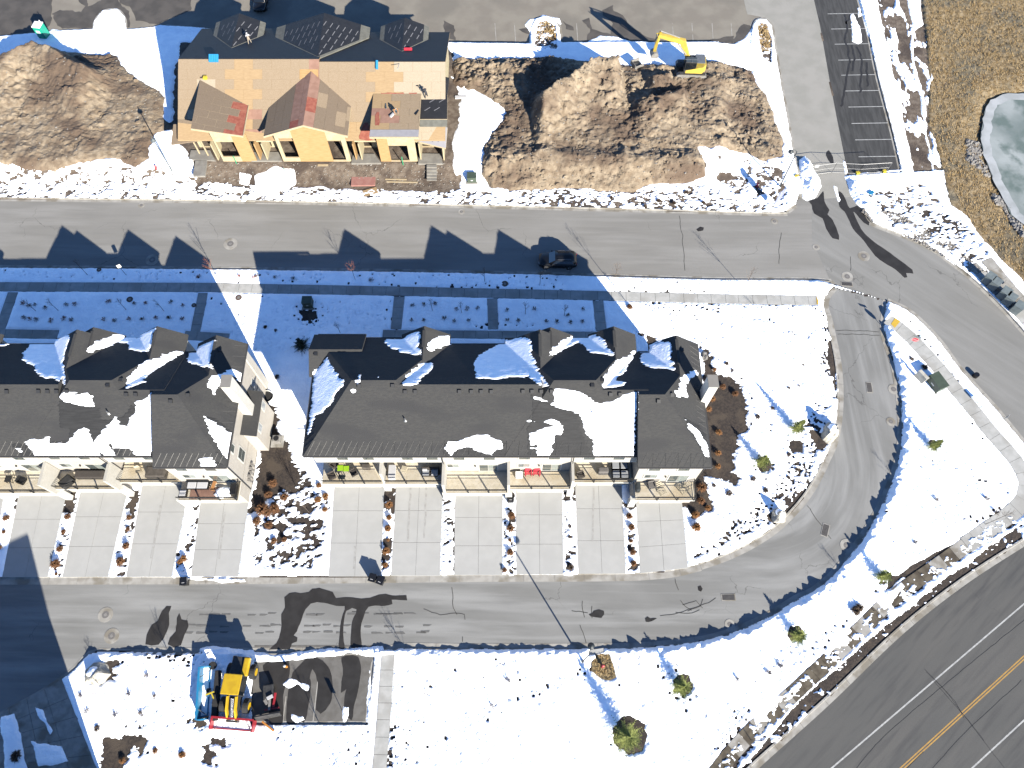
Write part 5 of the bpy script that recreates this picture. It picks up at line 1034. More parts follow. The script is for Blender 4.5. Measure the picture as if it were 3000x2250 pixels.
# three north gables under membrane
def ngable(pk,sp,lt,lb,rt,rb,zf):
    S=on(*sp,lambda y:zf(0,y)); zr=S.z; N=at(*pk,zr); a=on(*rb,lambda y:zf(0,y)); b=on(*lb,lambda y:zf(0,y)); ze=(a.z+b.z)/2+.0; yN=N.y
    xl=(at(*lt,ze).x+b.x)/2; xr=(at(*rt,ze).x+a.x)/2; xc=(S.x+N.x)/2; ye=(a.y+b.y)/2
    P_=dict(S=(xc,S.y-.3,zr),N=(xc,yN,zr),L0=(xl,ye,ze),L1=(xl,yN,ze),R0=(xr,ye,ze),R1=(xr,yN,ze))
    m=MB(); slab3(m,[P_['S'],P_['N'],P_['L1'],P_['L0']],.16); slab3(m,[P_['S'],P_['R0'],P_['R1'],P_['N']],.16); rf=Hb(m,'dormer_roof','ice shield',HS)
    for sgn,E0,E1 in ((-1,'L0','L1'),(1,'R0','R1')):
        s=Vector(P_['S']);n=Vector(P_['N']);e0=Vector(P_[E0]);e1=Vector(P_[E1]); sl=(zr-ze)/abs(e1.x-xc); zz=lambda x,y:zr-abs(x-xc)*sl
        k=.80; kk=lambda p,q,t:tuple((p+(q-p)*t)[:2]); poly=[kk(s,s,0),kk(n,n,0),kk(n,e1,k),kk(s+(e0-s)*k,s+(e0-s)*k,0)]
        poly=[(poly[0][0],poly[0][1]+.45),poly[1],poly[2],(poly[3][0],poly[3][1]+.3)]
        memb(rf,poly,zz,'underlay',.02,marks=(sgn*-.28*sgn,-.96,.95,.8,1.35,'print white'))
    m=MB(); yw=yN-.5; m.add([(xl+.3,yw,0),(xr-.3,yw,0),(xr-.3,yw,ze-.2),(xc,yw,zr-.25),(xl+.3,yw,ze-.2),(xl+.3,yw-3,0),(xr-.3,yw-3,0),(xr-.3,yw-3,ze-.2),(xc,yw-3,zr-.25),(xl+.3,yw-3,ze-.2)],[(0,4,3,2,1),(5,6,7,8,9),(0,1,6,5),(1,2,7,6),(4,0,5,9),(2,3,8,7),(3,4,9,8)]); Hb(m,'wall','zip wall')
ngable((701,39),(678,142),(636,57),(625,103),(777,57),(773,106),zNL); ngable((941,38),(940,168),(812,75),(812,99),(1082,78),(1080,120),zNL); ngable((1186,52),(1177,152),(1115,73),(1114,115),(1255,71),(1256,119),zNR)
# south gables: left shed, middle gable, right shed
def shed(bw,be,fw,fe,matf,name='dormer_roof',marks=None,front=None):
    a=on(*bw,PS); b=on(*be,PS); c=at(*fe,b.z if front is None else front); d=at(*fw,a.z if front is None else front); a=a+Vector((0,0,.02)); b=b+Vector((0,0,.02)); pts=[a,b,c,d]
    m=MB(); slab3(m,[tuple(d),tuple(c),tuple(b),tuple(a)],.2); rf=Hb(m,name,'lumber',HS)
    nrm=(c-a).cross(b-d); 
    if nrm.z<0: nrm=-nrm
    zf=lambda x,y:a.z-(nrm.x*(x-a.x)+nrm.y*(y-a.y))/nrm.z
    return rf,zf,[tuple(p[:2]) for p in (a,b,c,d)],pts
r1,z1,q1,p1=shed((586,235),(729,311),(559,376),(713,398),None)
panels(r1,q1,z1,lambda x,y,j:('ply red' if random.random()<.6 else 'ply rose') if x>-36.2 and y<75.6 else 'osb aged',ang=R(-4),pw=2.3,lift=.025)
b2=on(911,208,PS); zg=b2.z; w2=on(787,329,PS); e2=on(1029,297,PS); ze2=(w2.z+e2.z)/2; fr=at(888,367,zg); fy=69.2; xc2=(b2.x+fr.x)/2; xl2=w2.x;xr2=e2.x
def slopepoly(sx): 
    xe=xl2 if sx<0 else xr2; ye=79.9-(9-ze2)/.45; return [(xc2,b2.y-.05),(xe,ye),(xe,fy),(xc2,fy)]
m=MB(); sl2=(zg-ze2)/((xr2-xl2)/2)
zg2=lambda x,y: zg-abs(x-xc2)*sl2
for sx in (-1,1):
    q=slopepoly(sx); q=q if sx>0 else q[::-1]; slab3(m,[(x,y,zg2(x,y)) for x,y in q][::-1] if False else [(x,y,zg2(x,y)) for x,y in q],.22)
r2=Hb(m,'dormer_roof','lumber',HS)
for sx in (-1,1): panels(r2,slopepoly(sx),zg2,lambda x,y,j:('ply red' if random.random()<.25 else 'ply rose') if abs(x-xc2)<1.35 else ('osb aged' if x<xc2 or random.random()<.85 else 'osb'),pw=2.4 if True else 0,lift=.025,ang=R(90))
g3b=on(1094,275,PS); r3,z3,q3,p3=shed((1094,275),(1234,275),(1082,401),(1226,401),None,front=g3b.z-.35)
panels(r3,q3,z3,lambda x,y,j:'osb' if x>-15.5 else ('ply rose' if random.random()<.35 else 'plywood tan'),lift=.025)
m=MB(); A=[at(1083,383,p3[2].z+.25),at(1226,383,p3[2].z+.25)]; 
memb(r3,[(q3[3][0],q3[3][1]),(q3[2][0],q3[2][1]),(q3[2][0]+.02,q3[2][1]+1.1),(q3[3][0]+.05,q3[3][1]+1.1)],z3,'underlay grey',.055,marks=(.7,.7,.8,.85,.8,'print grey'))
# stains of glue and primer
for (x,y,a,b) in ((1150,276,60,3),(1210,276,20,3)):
    m=MB(); c=on(x,y,PS); m.sheet(rag(smooth_closed([(c.x-a/40,c.y-.1),(c.x+a/40,c.y-.1),(c.x+a/40,c.y+.12),(c.x-a/40,c.y+.12)],.3),.12,.2),lambda X,Y:PS(Y)+.06); Hb(m,'stain','ply red',roofR)
m=MB(); c=on(1075,392,PS); m.sheet(rag(smooth_closed([(c.x-.9,c.y-.6),(c.x+.7,c.y-.7),(c.x+.5,c.y+.9),(c.x-.3,c.y+1.3)],.3),.2,.2),lambda X,Y:PS(Y)+.06)
Hb(m,'stain','ply red',roofR)
m=MB()
for (x,y,l) in ((1105,345,1.1),): p=at(x,y,p3[0].z); m.sheet(rag(smooth_closed([(p.x-.2,p.y-l),(p.x+.3,p.y-l),(p.x+.15,p.y+l),(p.x-.2,p.y+l)],.3),.15,.2),lambda X,Y:z3(X,Y)+.06)
Hb(m,'stain','ply red',r3)
# right end: black membrane porch roof and grey membrane below
zb=p3[0].z-.1; pl=[at(1231,273,zb),at(1311,274,zb),at(1310,349,zb-.9),at(1230,349,zb-.9)]; m=MB(); slab3(m,[tuple(p) for p in pl[::-1]],.2); pr=Hb(m,'porch_roof','lumber',HS)
def planez(pl):
    n=(pl[2]-pl[0]).cross(pl[1]-pl[3]); n=n if n.z>0 else -n; a=pl[0]; return lambda x,y:a.z-(n.x*(x-a.x)+n.y*(y-a.y))/n.z
memb(pr,[tuple(p[:2]) for p in pl][::-1],planez(pl),marks=(.8,.5,.9,1.25,1.15,'print white'))
pg=[at(1230,347,zb-.9),at(1310,347,zb-.9),at(1310,370,zb-1.4),at(1230,370,zb-1.4)]; m=MB(); slab3(m,[tuple(p) for p in pg[::-1]],.1); Hb(m,'roof_edge','ice shield',HS)
pp=[at(1226,376,4.9),at(1311,375,4.9),at(1306,434,4.0),at(1208,412,4.2)]; m=MB(); slab3(m,[tuple(p) for p in pp[::-1]],.18); pq=Hb(m,'porch_roof','lumber',HS); memb(pq,[tuple(p[:2]) for p in pp][::-1],planez(pp),'underlay grey',.03,marks=(.6,.8,.8,.75,.75,'print grey'))
m=MB(); ew=[at(1293,221,7.0),at(1316,228,6.6),at(1311,272,6.2),at(1293,270,6.5)]; slab3(m,[tuple(p) for p in ew[::-1]],.15); Hb(m,'porch_roof','underlay',HS)
lp=[at(508,364,4.8),at(566,364,4.8),at(591,392,4.1),at(588,411,4.0),at(501,423,4.0)]; m=MB(); slab3(m,[tuple(p) for p in lp[::-1]],.16); Hb(m,'porch_roof','osb aged',HS)
# walls with their openings
def wxz(poly,y,th,mt,name='wall',par=None):
    n=len(poly); m=MB(); m.add([(x,y,z) for x,z in poly]+[(x,y+th,z) for x,z in poly],[tuple(range(n)),tuple(range(2*n-1,n-1,-1))]+[(i,n+i,n+(i+1)%n,(i+1)%n) for i in range(n)]); return Hb(m,name,mt,par)
YW=69.72; Z0=1.15
def opening(L,y=YW):
    P_=[atY(a,b,y) for a,b in L]; return min(p.x for p in P_)+.1,max(p.x for p in P_)-.1,min(p.z for p in P_),max(p.z for p in P_)
def wall_with(x0,x1,topf,ops,mts,y=YW,th=.18,base=Z0):
    ops=sorted(ops); xs_=[x0]; k=0
    for (a,b,zb_,zt) in ops:
        wxz([(xs_[-1],base),(a-.003,base),(a-.003,topf(a)),(xs_[-1],topf(xs_[-1]))],y,th,mts[k%len(mts)]); k+=1
        wxz([(a,base),(b,base),(b,zb_),(a,zb_)],y,th,'lumber','sill'); wxz([(a,zt),(b,zt),(b,topf(b)),(a,topf(a))],y,th,'zip wall','lintel'); xs_.append(b+.003)
    wxz([(xs_[-1],base),(x1,base),(x1,topf(x1)),(xs_[-1],topf(xs_[-1]))],y,th,mts[k%len(mts)])
o1=opening([(630,416),(683,416),(707,460),(652,460)]); x0=atY(648,459,YW).x; x1=atY(752,470,YW).x
tf1=lambda x: np.interp(x,[p1[3].x,p1[2].x],[p1[3].z,p1[2].z])-.25
wall_with(x0,x1,tf1,[o1],['zip wall','plywood'])
o2a=opening([(812,405),(859,405),(879,462),(836,462)]); o2b=opening([(957,412),(1001,412),(1017,470),(974,469)]); x0=atY(830,470,YW).x; x1=atY(1030,475,YW).x
tf2=lambda x: zg-abs(x-xc2)*sl2-.28
xm=(o2a[1]+o2b[0])/2
wall_with(x0,xc2-.002,tf2,[o2a],['zip wall','plywood']); wall_with(xc2,x1,tf2,[o2b],['plywood','zip wall'])
o3=opening([(1135,427),(1195,428),(1202,471),(1146,470)]); x0=atY(1118,478,YW).x; x1=atY(1225,480,YW).x
wall_with(x0,x1,lambda x:p3[2].z-.25,[o3],['plywood','zip wall'])
for x0,x1,tz_ in ((-39.6,x0,0),):
    pass
for a,b,c,d,zt in (((590,440),(648,440),.2,.8,3.9),((745,445),(830,445),.25,.7,4.3),((1030,450),(1118,450),.2,.75,4.2),((1227,449),(1300,450),.15,.8,3.9)):
    yb_=72.2; xa=atY(*a,yb_).x; xb=atY(*b,yb_).x; u=xb-xa; wall_with(xa,xb,lambda x,zt=zt:zt,[(xa+u*c,xa+u*d,Z0+.1,zt-.9)],['zip wall'],y=yb_)
for x in (-39.55,-33.85,-32.9,-20.95,-20.2,-12.3,-9.2): m=MB(); m.box(x,YW+.2,Z0,x+.15,72.4,4.2); Hb(m,'wall','plywood' if x in(-33.85,-20.95) else 'zip wall')
m=MB(); m.box(-42.7,73.4,Z0,-42.5,88.8,5.4); m.box(-9.3,73.4,Z0,-9.1,88.4,5.4); m.box(-42.5,88.5,Z0,-9.3,88.7,5.2); m.box(-42.5,73.0,3.9,-9.3,73.2,5.0); Hb(m,'wall','zip wall')
m=MB(); 
for x,y in ((-42.2,70.9),(-9.4,70.4),(-41.0,70.6)): m.box(x,y,Z0,x+.15,y+.15,4.1)
Hb(m,'porch_post','lumber')
# fascia boards along the gable fronts
def beam(a,b,w=.09,h=.24,mt='lumber',name='fascia'):
    m=MB(); a=Vector(a);b=Vector(b); d=b-a; M=d.to_track_quat('X','Z').to_matrix().to_4x4(); M.translation=(a+b)/2; L=d.length/2; m.add([M@Vector(p) for p in [(sx*L,sy*w/2,sz*h/2) for sz in(-1,1) for sx,sy in((-1,-1),(1,-1),(1,1),(-1,1))]],[(0,3,2,1),(4,5,6,7),(0,1,5,4),(1,2,6,5),(2,3,7,6),(3,0,4,7)]); return Hb(m,name,mt)
beam((xl2,fy-.05,ze2-.1),(xc2,fy-.05,zg-.1)); beam((xc2,fy-.05,zg-.1),(xr2,fy-.05,ze2-.1)); beam(p1[3]-Vector((0,.05,.1)),p1[2]-Vector((0,.05,.1))); beam(p3[3]-Vector((0,.05,.1)),p3[2]-Vector((0,.05,.1)))
beam((-33.4,YE-.05,PS(YE)-.1),(-31.4,YE-.05,PS(YE)-.1)); beam((-20.6,YE-.05,PS(YE)-.1),(-17.8,YE-.05,PS(YE)-.1)); beam(p1[2]+Vector((0,0,.06)),p1[1]+Vector((0,0,.06)),.08,.1,name='batten')
# porch slabs and front walks
root=struct('porch_slabs')
for L in ([(559,440),(615,440),(631,470),(553,467)],[(742,445),(817,445),(825,471),(736,471)],[(1034,450),(1097,450),(1116,477),(1029,478)],[(1227,449),(1292,450),(1297,479),(1225,479)],[(572,470),(606,470),(600,515),(565,515)]):
    m=MB(); m.prism(PL(L,1.3),1.0,1.3); m.build('slab','slab grey',root)
for k in range(5): m=MB(); m.prism(PL([(1250,482+k*9),(1279,482+k*9),(1279,490+k*9),(1250,490+k*9)],1.25-k*.12),.5,1.25-k*.16); m.build('step','slab grey',root)
# things lying on the roof
def lay(name,label,cat,p,sz,mt,rz=0,rx=-.42,group=None,n=1):
    t=thing(name,label,cat,p,rz,group); 
    for k in range(n): m=MB(); m.obox(((k-(n-1)/2)*sz[0]/n,0,sz[2]/2),(sz[0]/n-.03,sz[1],sz[2]),rx=-rx,k=0); m.build('pack' if n>1 else 'body',mt,t)
    return t
q=on(627,173,PS); lay('shingle_pack','row of bright blue wrapped packs lying just below the ridge of the unfinished roof','roofing packs',q+Vector((0,0,.05)),(1.25,1.0,.18),'blue wrap',n=4)
q=on(1105,193,PS); lay('membrane_roll','single blue wrapped roll lying alone below the ridge of the board roof','roll',q+Vector((0,0,.05)),(.3,1.1,.25),'blue wrap')
q=on(1170,195,PS); lay('plank','thin white batten standing proud across the ridge of the board roof','plank',q+Vector((0,0,.3)),(.09,3.4,.06),'cloth white',rx=.42)
q=on(603,232,PS); t=thing('drill_case','yellow tool case with dark hose at the top of the left dormer roof','tool case',q+Vector((0,0,.05))); m=MB(); m.obox((0,0,.2),(.5,.45,.35)); m.build('case','yellow plastic',t,bevel=.05); m=MB(); m.tube((-.2,0,.2),(-.7,.15,.1),.05); m.build('hose','metal black',t)
q=at(1190,147,zNR(0,0) if False else 8.5); q=on(1196,147,lambda y:zNR(0,y)); lay('shingle_pack','red and white packs lying on the black membrane beside the right dormer','roofing packs',q+Vector((0,0,.05)),(1.1,.35,.2),'red plastic',rx=-.35,n=2)
for (x,y,lb) in ((1131,312,'grey roll on the flat board dormer near the worker'),(1225,252,'thin dark bar lying on the pale boards left of the black porch roof'),(1222,330,'short dark bar at the right edge of the flat board dormer')):
    zz=z3(at(x,y,6.8).x,at(x,y,6.8).y) if y>275 else on(x,y,PS).z; p=at(x,y,zz+.05); lay('bar',lb,'bar',p,(.16,.95,.1),'pole grey' if x==1131 else 'metal black',rz=.15 if y<320 else -.35,rx=.1 if y>275 else .42)
# people
def person(label,p,rz,pose,shirt,legs,hair='cloth dark',scale=1.):
    t=thing('person',label,'person',p,rz)
    J=dict(stand=dict(pel=(0,0,.95),ch=(0,.05,1.38),nk=(0,.07,1.5),hd=(0,.1,1.66),lk=(-.12,.06,.5),lf=(-.14,0,.04),rk=(.12,.02,.5),rf=(.14,-.02,.04),ls=(-.19,.04,1.4),le=(-.28,.08,1.12),lh=(-.24,.3,.95),rs=(.19,.04,1.4),re=(.3,.02,1.12),rh=(.34,.2,.92)),
           crouch=dict(pel=(0,-.15,.45),ch=(0,.2,.8),nk=(0,.3,.9),hd=(0,.42,1.0),lk=(-.2,.3,.48),lf=(-.18,.0,.05),rk=(.2,.28,.45),rf=(.2,-.02,.05),ls=(-.2,.22,.82),le=(-.26,.45,.6),lh=(-.15,.62,.35),rs=(.2,.22,.82),re=(.28,.45,.58),rh=(.18,.62,.3)),
           bend=dict(pel=(0,0,.9),ch=(0,.38,1.08),nk=(0,.5,1.1),hd=(0,.64,1.12),lk=(-.14,.05,.48),lf=(-.2,-.05,.04),rk=(.16,.12,.48),rf=(.2,.1,.04),ls=(-.2,.38,1.08),le=(-.26,.5,.8),lh=(-.18,.62,.55),rs=(.2,.38,1.08),re=(.3,.55,.8),rh=(.2,.68,.58)))[pose]
    K=list(J); V=[J[k] for k in K]; ix={k:i for i,k in enumerate(K)}
    E=[(ix[a],ix[b]) for a,b in (('pel','ch'),('ch','nk'),('nk','hd'),('pel','lk'),('lk','lf'),('pel','rk'),('rk','rf'),('ch','ls'),('ls','le'),('le','lh'),('ch','rs'),('rs','re'),('re','rh'))]
    rad=dict(pel=.15,ch=.16,nk=.065,hd=.105,lk=.075,lf=.06,rk=.075,rf=.06,ls=.08,le=.05,lh=.04,rs=.08,re=.05,rh=.04)
    for s,h,f_ in (('l',1,'lf'),('r',1,'rf')): V.append(tuple(Vector(J[f_])+Vector((0,.18,-.0)))); E.append((ix[f_],len(V)-1)); K.append('toe'); rad['toe']=.045
    for hnd in ('lh','rh'):
        d=(Vector(J[hnd])-Vector(J[hnd[0]+'e'])).normalized(); sd=d.cross(Vector((0,0,1))).normalized()
        for q_ in range(5): V.append(tuple(Vector(J[hnd])+d*(.09+.01*(q_%3))+sd*(q_-2)*.022)); E.append((ix[hnd],len(V)-1)); K.append('fing'); rad['fing']=.010
    me=bpy.data.meshes.new('body'); me.from_pydata(V,E,[]); o=bpy.data.objects.new('tmp',me); COL.objects.link(o); md=o.modifiers.new('s','SKIN')
    for i,k in enumerate(K): me.skin_vertices[0].data[i].radius=(rad[k],rad[k]); me.skin_vertices[0].data[i].use_root=(i==0)
    o.modifiers.new('u','SUBSURF').levels=1; dg=bpy.context.evaluated_depsgraph_get(); em=bpy.data.meshes.new_from_object(o.evaluated_get(dg)); bpy.data.objects.remove(o)
    for q_ in (shirt,legs,'skin'): em.materials.append(MT[q_])
    pz=J['pel']; 
    for pf in em.polygons:
        c=pf.center; dl=min((c-Vector(J[k])).length for k in ('lk','lf','rk','rf','pel')); ds=min((c-Vector(J[k])).length for k in ('ch','ls','rs','le','re')); dh=min((c-Vector(J[k])).length for k in ('hd','lh','rh')); pf.material_index=2 if dh<min(dl,ds) else (1 if dl<ds else 0); pf.use_smooth=True
    b=bpy.data.objects.new('body',em); COL.objects.link(b); b.parent=t
    m=MB(); h=J['hd']; m.blob((h[0],h[1]-.01,h[2]+.03),(.125,.135,.12),10,6,0,full=False); m.build('hat',hair,t,smooth=True)
    return t
q=on(733,128,lambda y:zNL(0,y)); person('worker in white shirt and tan trousers bending over the black membrane by the left dormer',q+Vector((0,0,.03)),R(20),'bend','cloth white','cloth tan','cloth white')
q=at(1158,330,7.0); q.z=z3(q.x,q.y)+.04; q=at(1158,330,q.z); person('worker in orange top and blue trousers crouching on the flat board dormer',q,R(-150),'crouch','cloth orange','cloth denim','cloth tan')
q=on(1250,287,lambda y:planez(pl)(-10,y)); person('worker in dark clothes bending on the black membrane porch roof at the right end',q+Vector((0,0,.05)),R(30),'bend','cloth dark','cloth dark','cloth tan')
q=at(1150,338,7.0); zz=z3(q.x,q.y); lay('membrane_roll','white roll at the feet of the crouching worker','roll',at(1150,338,zz+.03),(.28,.9,.22),'cloth white',rz=-.5,rx=.08)
# building site odds and ends
def post(px,py,h,mt,label,name='marker_post',r=.06,cat='post',dz=0,group=None):
    p=gat(px,py); t=thing(name,label,cat,p,0,group); m=MB(); m.tube((0,0,-.1),(0,0,h),r,n=8); m.build('pole',mt,t); return t
post(693,478,1.4,'green pipe','green pipe standing in front of the left wide window opening'); post(1181,482,1.5,'green pipe','green pipe standing in front of the right wide window opening'); post(836,505,.8,'green pipe','short green pipe in the mud below the middle gable')
def board(px,py,L,W,rz,mt,label,name='board',th=.05,n=1):
    p=gat(px,py); t=thing(name,label,'timber',p,rz)
    for k in range(n): m=MB(); m.obox((0,0,.04+k*th),(L,W,th)); m.build('plank',mt,t)
board(1065,533,3.2,1.5,.02,'pink board','pink foam boards stacked in the snow below the unfinished house','foam_board',.05,4); board(1085,562,1.9,1.0,.35,'plywood tan','single sheet of plywood dropped in the snow beside the pink boards','plywood_sheet')
board(1160,526,2.9,.18,-.02,'lumber','upper of the two long pale beams in the mud right of the pink boards'); board(1178,534,4.2,.2,-.03,'lumber','lower and longer of the two pale beams in the mud right of the pink boards'); board(946,484,1.4,.3,.02,'lumber','short pale planks lying in mud against the middle gable')
board(1350,285,1.6,.5,.1,'plastic' if False else 'cloth white','white wrapped bundle lying beside the right wall of the unfinished house','bundle',.2)
# ================================================================ THINGS
def face_px(a,b):  # heading of the line between two ground pixels
    p=at(*a);q=at(*b); return math.atan2(q.y-p.y,q.x-p.x)
# ---- lamp posts
def lamp(px,py,h,arm,label,rz=0,dz=0,mt='pole dark'):
    p=gat(px,py); t=thing('street_lamp',label,'street lamp',p,rz); m=MB(); m.tube((0,0,-.2),(0,0,.6),.16,.12,10); m.build('base',mt,t)
    m=MB(); m.tube((0,0,.6),(0,0,h),.09,.06,10); m.build('pole',mt,t)
    m=MB(); pr=(0,0,h-.25)
    for k in range(1,7): a=k/6*math.pi*.75; q=(arm*(1-math.cos(a))/1.7,0,h-.25+.5*math.sin(a)); m.tube(pr,q,.035,n=6); pr=q
    m.build('arm',mt,t); m=MB(); m.tube((pr[0],0,pr[2]+.02),(pr[0],0,pr[2]-.2),.08,.30,14); m.tube((pr[0],0,pr[2]-.2),(pr[0],0,pr[2]-.32),.34,.33,14); m.build('lamp_shade',mt,t); return t
lamp(1707,1938,6.2,.9,'dark street lamp in the snow south of the lane near the red hydrant',R(70)); lamp(503,499,6.4,.6,'grey green street lamp in the snow left of the unfinished house',R(-60),mt='pole grey'); lamp(2285,546,6.6,.7,'dark street lamp by the wire gate at the end of the dirt field',R(170))
def sign(px,py,h,label,shape,rz,mt='sign white',w=.45,hh=.6,name='road_sign'):
    p=gat(px,py); t=thing(name,label,'sign',p,rz); m=MB(); m.tube((0,0,-.2),(0,0,h),.03,n=6); m.build('pole','pole grey',t)
    if shape=='oct':
        m=MB(); r=.42; m.add([(r*math.cos(R(22.5+45*k)),-.05,h-.55+r*math.sin(R(22.5+45*k))) for k in range(8)]+[(r*math.cos(R(22.5+45*k)),-.03,h-.55+r*math.sin(R(22.5+45*k))) for k in range(8)],[tuple(range(8)),tuple(range(15,7,-1))]+[(k,8+k,8+(k+1)%8,(k+1)%8) for k in range(8)]); pl_=m.build('plate','sign red',t)
        m=MB(); r=.39; r2=.36; m.add([(r*math.cos(R(22.5+45*k)),-.055,h-.55+r*math.sin(R(22.5+45*k))) for k in range(8)]+[(r2*math.cos(R(22.5+45*k)),-.055,h-.55+r2*math.sin(R(22.5+45*k))) for k in range(8)],[(k,(k+1)%8,8+(k+1)%8,8+k) for k in range(8)]); m.build('border','sign white',pl_)
        text('STOP',pl_,(0,-.06,h-.67),.30,(R(90),0,0),'sign white')
        m=MB(); m.box(-.45,-.04,h-.02,.45,-.01,h+.18); m.build('name_blade','pole grey',t)
    else: m=MB(); m.box(-w/2,-.05,h-hh,w/2,-.03,h); m.build('plate',mt,t)
    return t
def text(s,par,loc,size,rot,mt,ext=.003,kindname='lettering'):
    c=bpy.data.curves.new('lettering','FONT'); c.body=s; c.size=size; c.extrude=ext; c.align_x='CENTER'; o=bpy.data.objects.new('tmp',c); COL.objects.link(o); dg=bpy.context.evaluated_depsgraph_get(); dg.update(); me=bpy.data.meshes.new_from_object(o.evaluated_get(dg)); bpy.data.objects.remove(o); me.materials.clear(); me.materials.append(MT[mt]); q=bpy.data.objects.new(kindname,me); COL.objects.link(q); q.parent=par; q.location=loc; q.rotation_euler=rot; return q
sign(2651,1024,3.1,'red octagonal stop sign over the curved walk east of the lane mouth','oct',R(-20),name='stop_sign')
sign(371,807,2.4,'small white sign on a thin post in the verge left of the round lid','r',R(30)); sign(2920,1240,2.3,'thin sign post in the narrow snow verge by the right hand street','r',R(40),w=.5,hh=.5); sign(1098+0,2118,2.4,'thin sign post at the lower right corner of the parking bay','r',R(10)) if False else None
sign(1034,2150,2.6,'sign post just below the lower kerb of the parking bay','r',R(-10),w=.5,hh=.75)
# ---- hydrants and markers
def hydrant(px,py,label,mt='hydrant red',flag=False,tall=0.):
    p=gat(px,py); t=thing('hydrant',label,'hydrant',p); m=MB(); m.tube((0,0,-.1),(0,0,.55),.12,.11,10); m.tube((0,0,.0),(0,0,.06),.2,.2,10); m.build('barrel',mt,t); m=MB(); m.blob((0,0,.55),(.15,.15,.17),10,4,0); m.build('bonnet',mt,t,smooth=True)
    for a in (0,R(120),R(240)): m=MB(); m.tube((0,0,.38),(.2*math.cos(a),.2*math.sin(a),.38),.06,n=8); m.build('outlet',mt,t)
    if tall: m=MB(); m.tube((.1,0,.3),(.1,0,tall),.02,n=6); m.build('marker_rod','pole dark',t)
    return t
hydrant(1765,1952,'red hydrant standing in the patch of dead turf below the lane'); hydrant(2218,545,'red hydrant in the snow between the dirt field and the blue banner'); hydrant(459,494,'small red hydrant just left of the grey green lamp foot')
p=gat(839,1953); t=thing('bollard','red and white topped marker post at the mouth of the parking bay','post',p); m=MB(); m.tube((0,0,-.1),(0,0,.75),.13,.13,12); m.build('body','orange paint',t); m=MB(); m.blob((0,0,.75),(.14,.14,.1),12,4,0); m.build('cap','cloth white',t)
# ---- feather banner
p=gat(2262,610); t=thing('feather_banner','curved blue feather banner with white letters near the street corner','banner',p,R(25)); m=MB(); pts=[(0,0,0),(0,0,2.2),(.1,0,2.9),(.35,0,3.4),(.7,0,3.55),(.95,0,3.45)]
for a,b in zip(pts[:-1],pts[1:]): m.tube(a,b,.025,n=6)
m.build('pole','pole grey',t); m=MB(); m.add([(0.02,0,.7),(.7,0,.9),(.9,0,2.2),(.97,0,3.4),(.7,0,3.5),(.35,0,3.36),(.12,0,2.9),(.03,0,2.2)],[tuple(range(8))]); sol=m.build('flag','banner blue',t); sm=sol.modifiers.new('t','SOLIDIFY'); sm.thickness=.012
for k,c in enumerate('LIVE'): text(c,sol,(.42,-.012,2.75-.5*k),.45,(R(90),0,0),'sign white',.002)
# ---- manhole covers and drains
def manhole(px,py,label,r=.45,col=True,z=-.108,lid='iron'):
    p=at(px,py,z); t=thing('manhole',label,'manhole cover',(p.x,p.y,z))
    if col: m=MB(); m.tube((0,0,-.03),(0,0,.004),.95*r/.45,.95*r/.45,28); m.build('collar','kerb concrete',t)
    m=MB(); m.tube((0,0,-.02),(0,0,.012),r,r,20); m.build('lid',lid,t); m=MB(); m.tube((0,0,.012),(0,0,.016),r*.45,r*.45,14); m.build('boss','steel',t); return t
for a in ((414,601,'faint small round cover near the top kerb of the main street at left',.2),(675,714,'round cover with collar in the main street left of the long house shadow',.42),(446,761,'cover with pale collar at the lower kerb half in the left house shadow',.4),(1352,620,'faint small cover near the top kerb of the main street at centre',.2),
          (2531,750,'largest round cover beside the long wet patch at the junction',.36),(2482,810,'round cover with collar just above the drain grate at the lane mouth',.34),(2391,724,'pale round cover left of the wet patches at the junction',.22),(2269,648,'dark ringed round cover by the kerb corner under the banner',.22),
          (2618,1140,'round cover at the outer kerb of the lane beside the green cabinet',.3),(2481,1598,'round cover with wide pale collar in the lower bend of the lane',.34),(309,1801,'upper of the two big covers in the lower lane at left',.36),(327,1863,'lower of the two big covers in the lower lane at left',.36),(2138,1829,'faint round cover at the snowbank in the lower bend',.24),(2610,1235,'dark patch shaped cover in the right part of the lane curve',.25)): manhole(a[0],a[1],a[2],a[3],z=-.104)
def grate(px,py,w,d,rz,label):
    p=at(px,py,-.1); t=thing('drain_grate',label,'drain grate',(p.x,p.y,-.1),rz); m=MB(); m.box(-w/2-.08,-d/2-.08,-.04,w/2+.08,d/2+.08,.004); m.build('frame','kerb concrete',t); m=MB(); m.box(-w/2,-d/2,.005,w/2,d/2,.008); m.build('pit','tar',t)
    m=MB(); n=int(w/.11)
    for k in range(n): x=-w/2+.055+k*(w/n); m.box(x-.022,-d/2,.009,x+.022,d/2,.03)
    m.build('bars','iron',t); return t
grate(2481,832,1.3,.5,R(-3),'long drain grate in the gutter at the mouth of the lane'); grate(2547,1135,1.2,.55,R(86),'upright drain grate in the middle of the lane above the bend'); grate(2418,1553,1.3,.6,R(68),'tilted drain grate in the lower bend of the lane'); grate(2134,1750,1.3,.55,R(0),'flat drain grate at the end of the cracked patch in the lower lane')
for (x,y,r,l) in ((699,872,.42,'brown round lid in the sunlit snow between the rows'),(380,877,.4,'dark round lid in the shaded snow of the left yard'),(568,894,.3,'small dark lid beside the left entry walk'),(290,790,.3,'small lid in the shaded verge by the street'),(1479,831,.42,'dark brown lid in the shaded verge left of the parked car'),(1138,880,.33,'dark ring shaped lid beside the first entry walk of the right row')):
    manhole(x,y,l,r,False,.10,'lid brown')
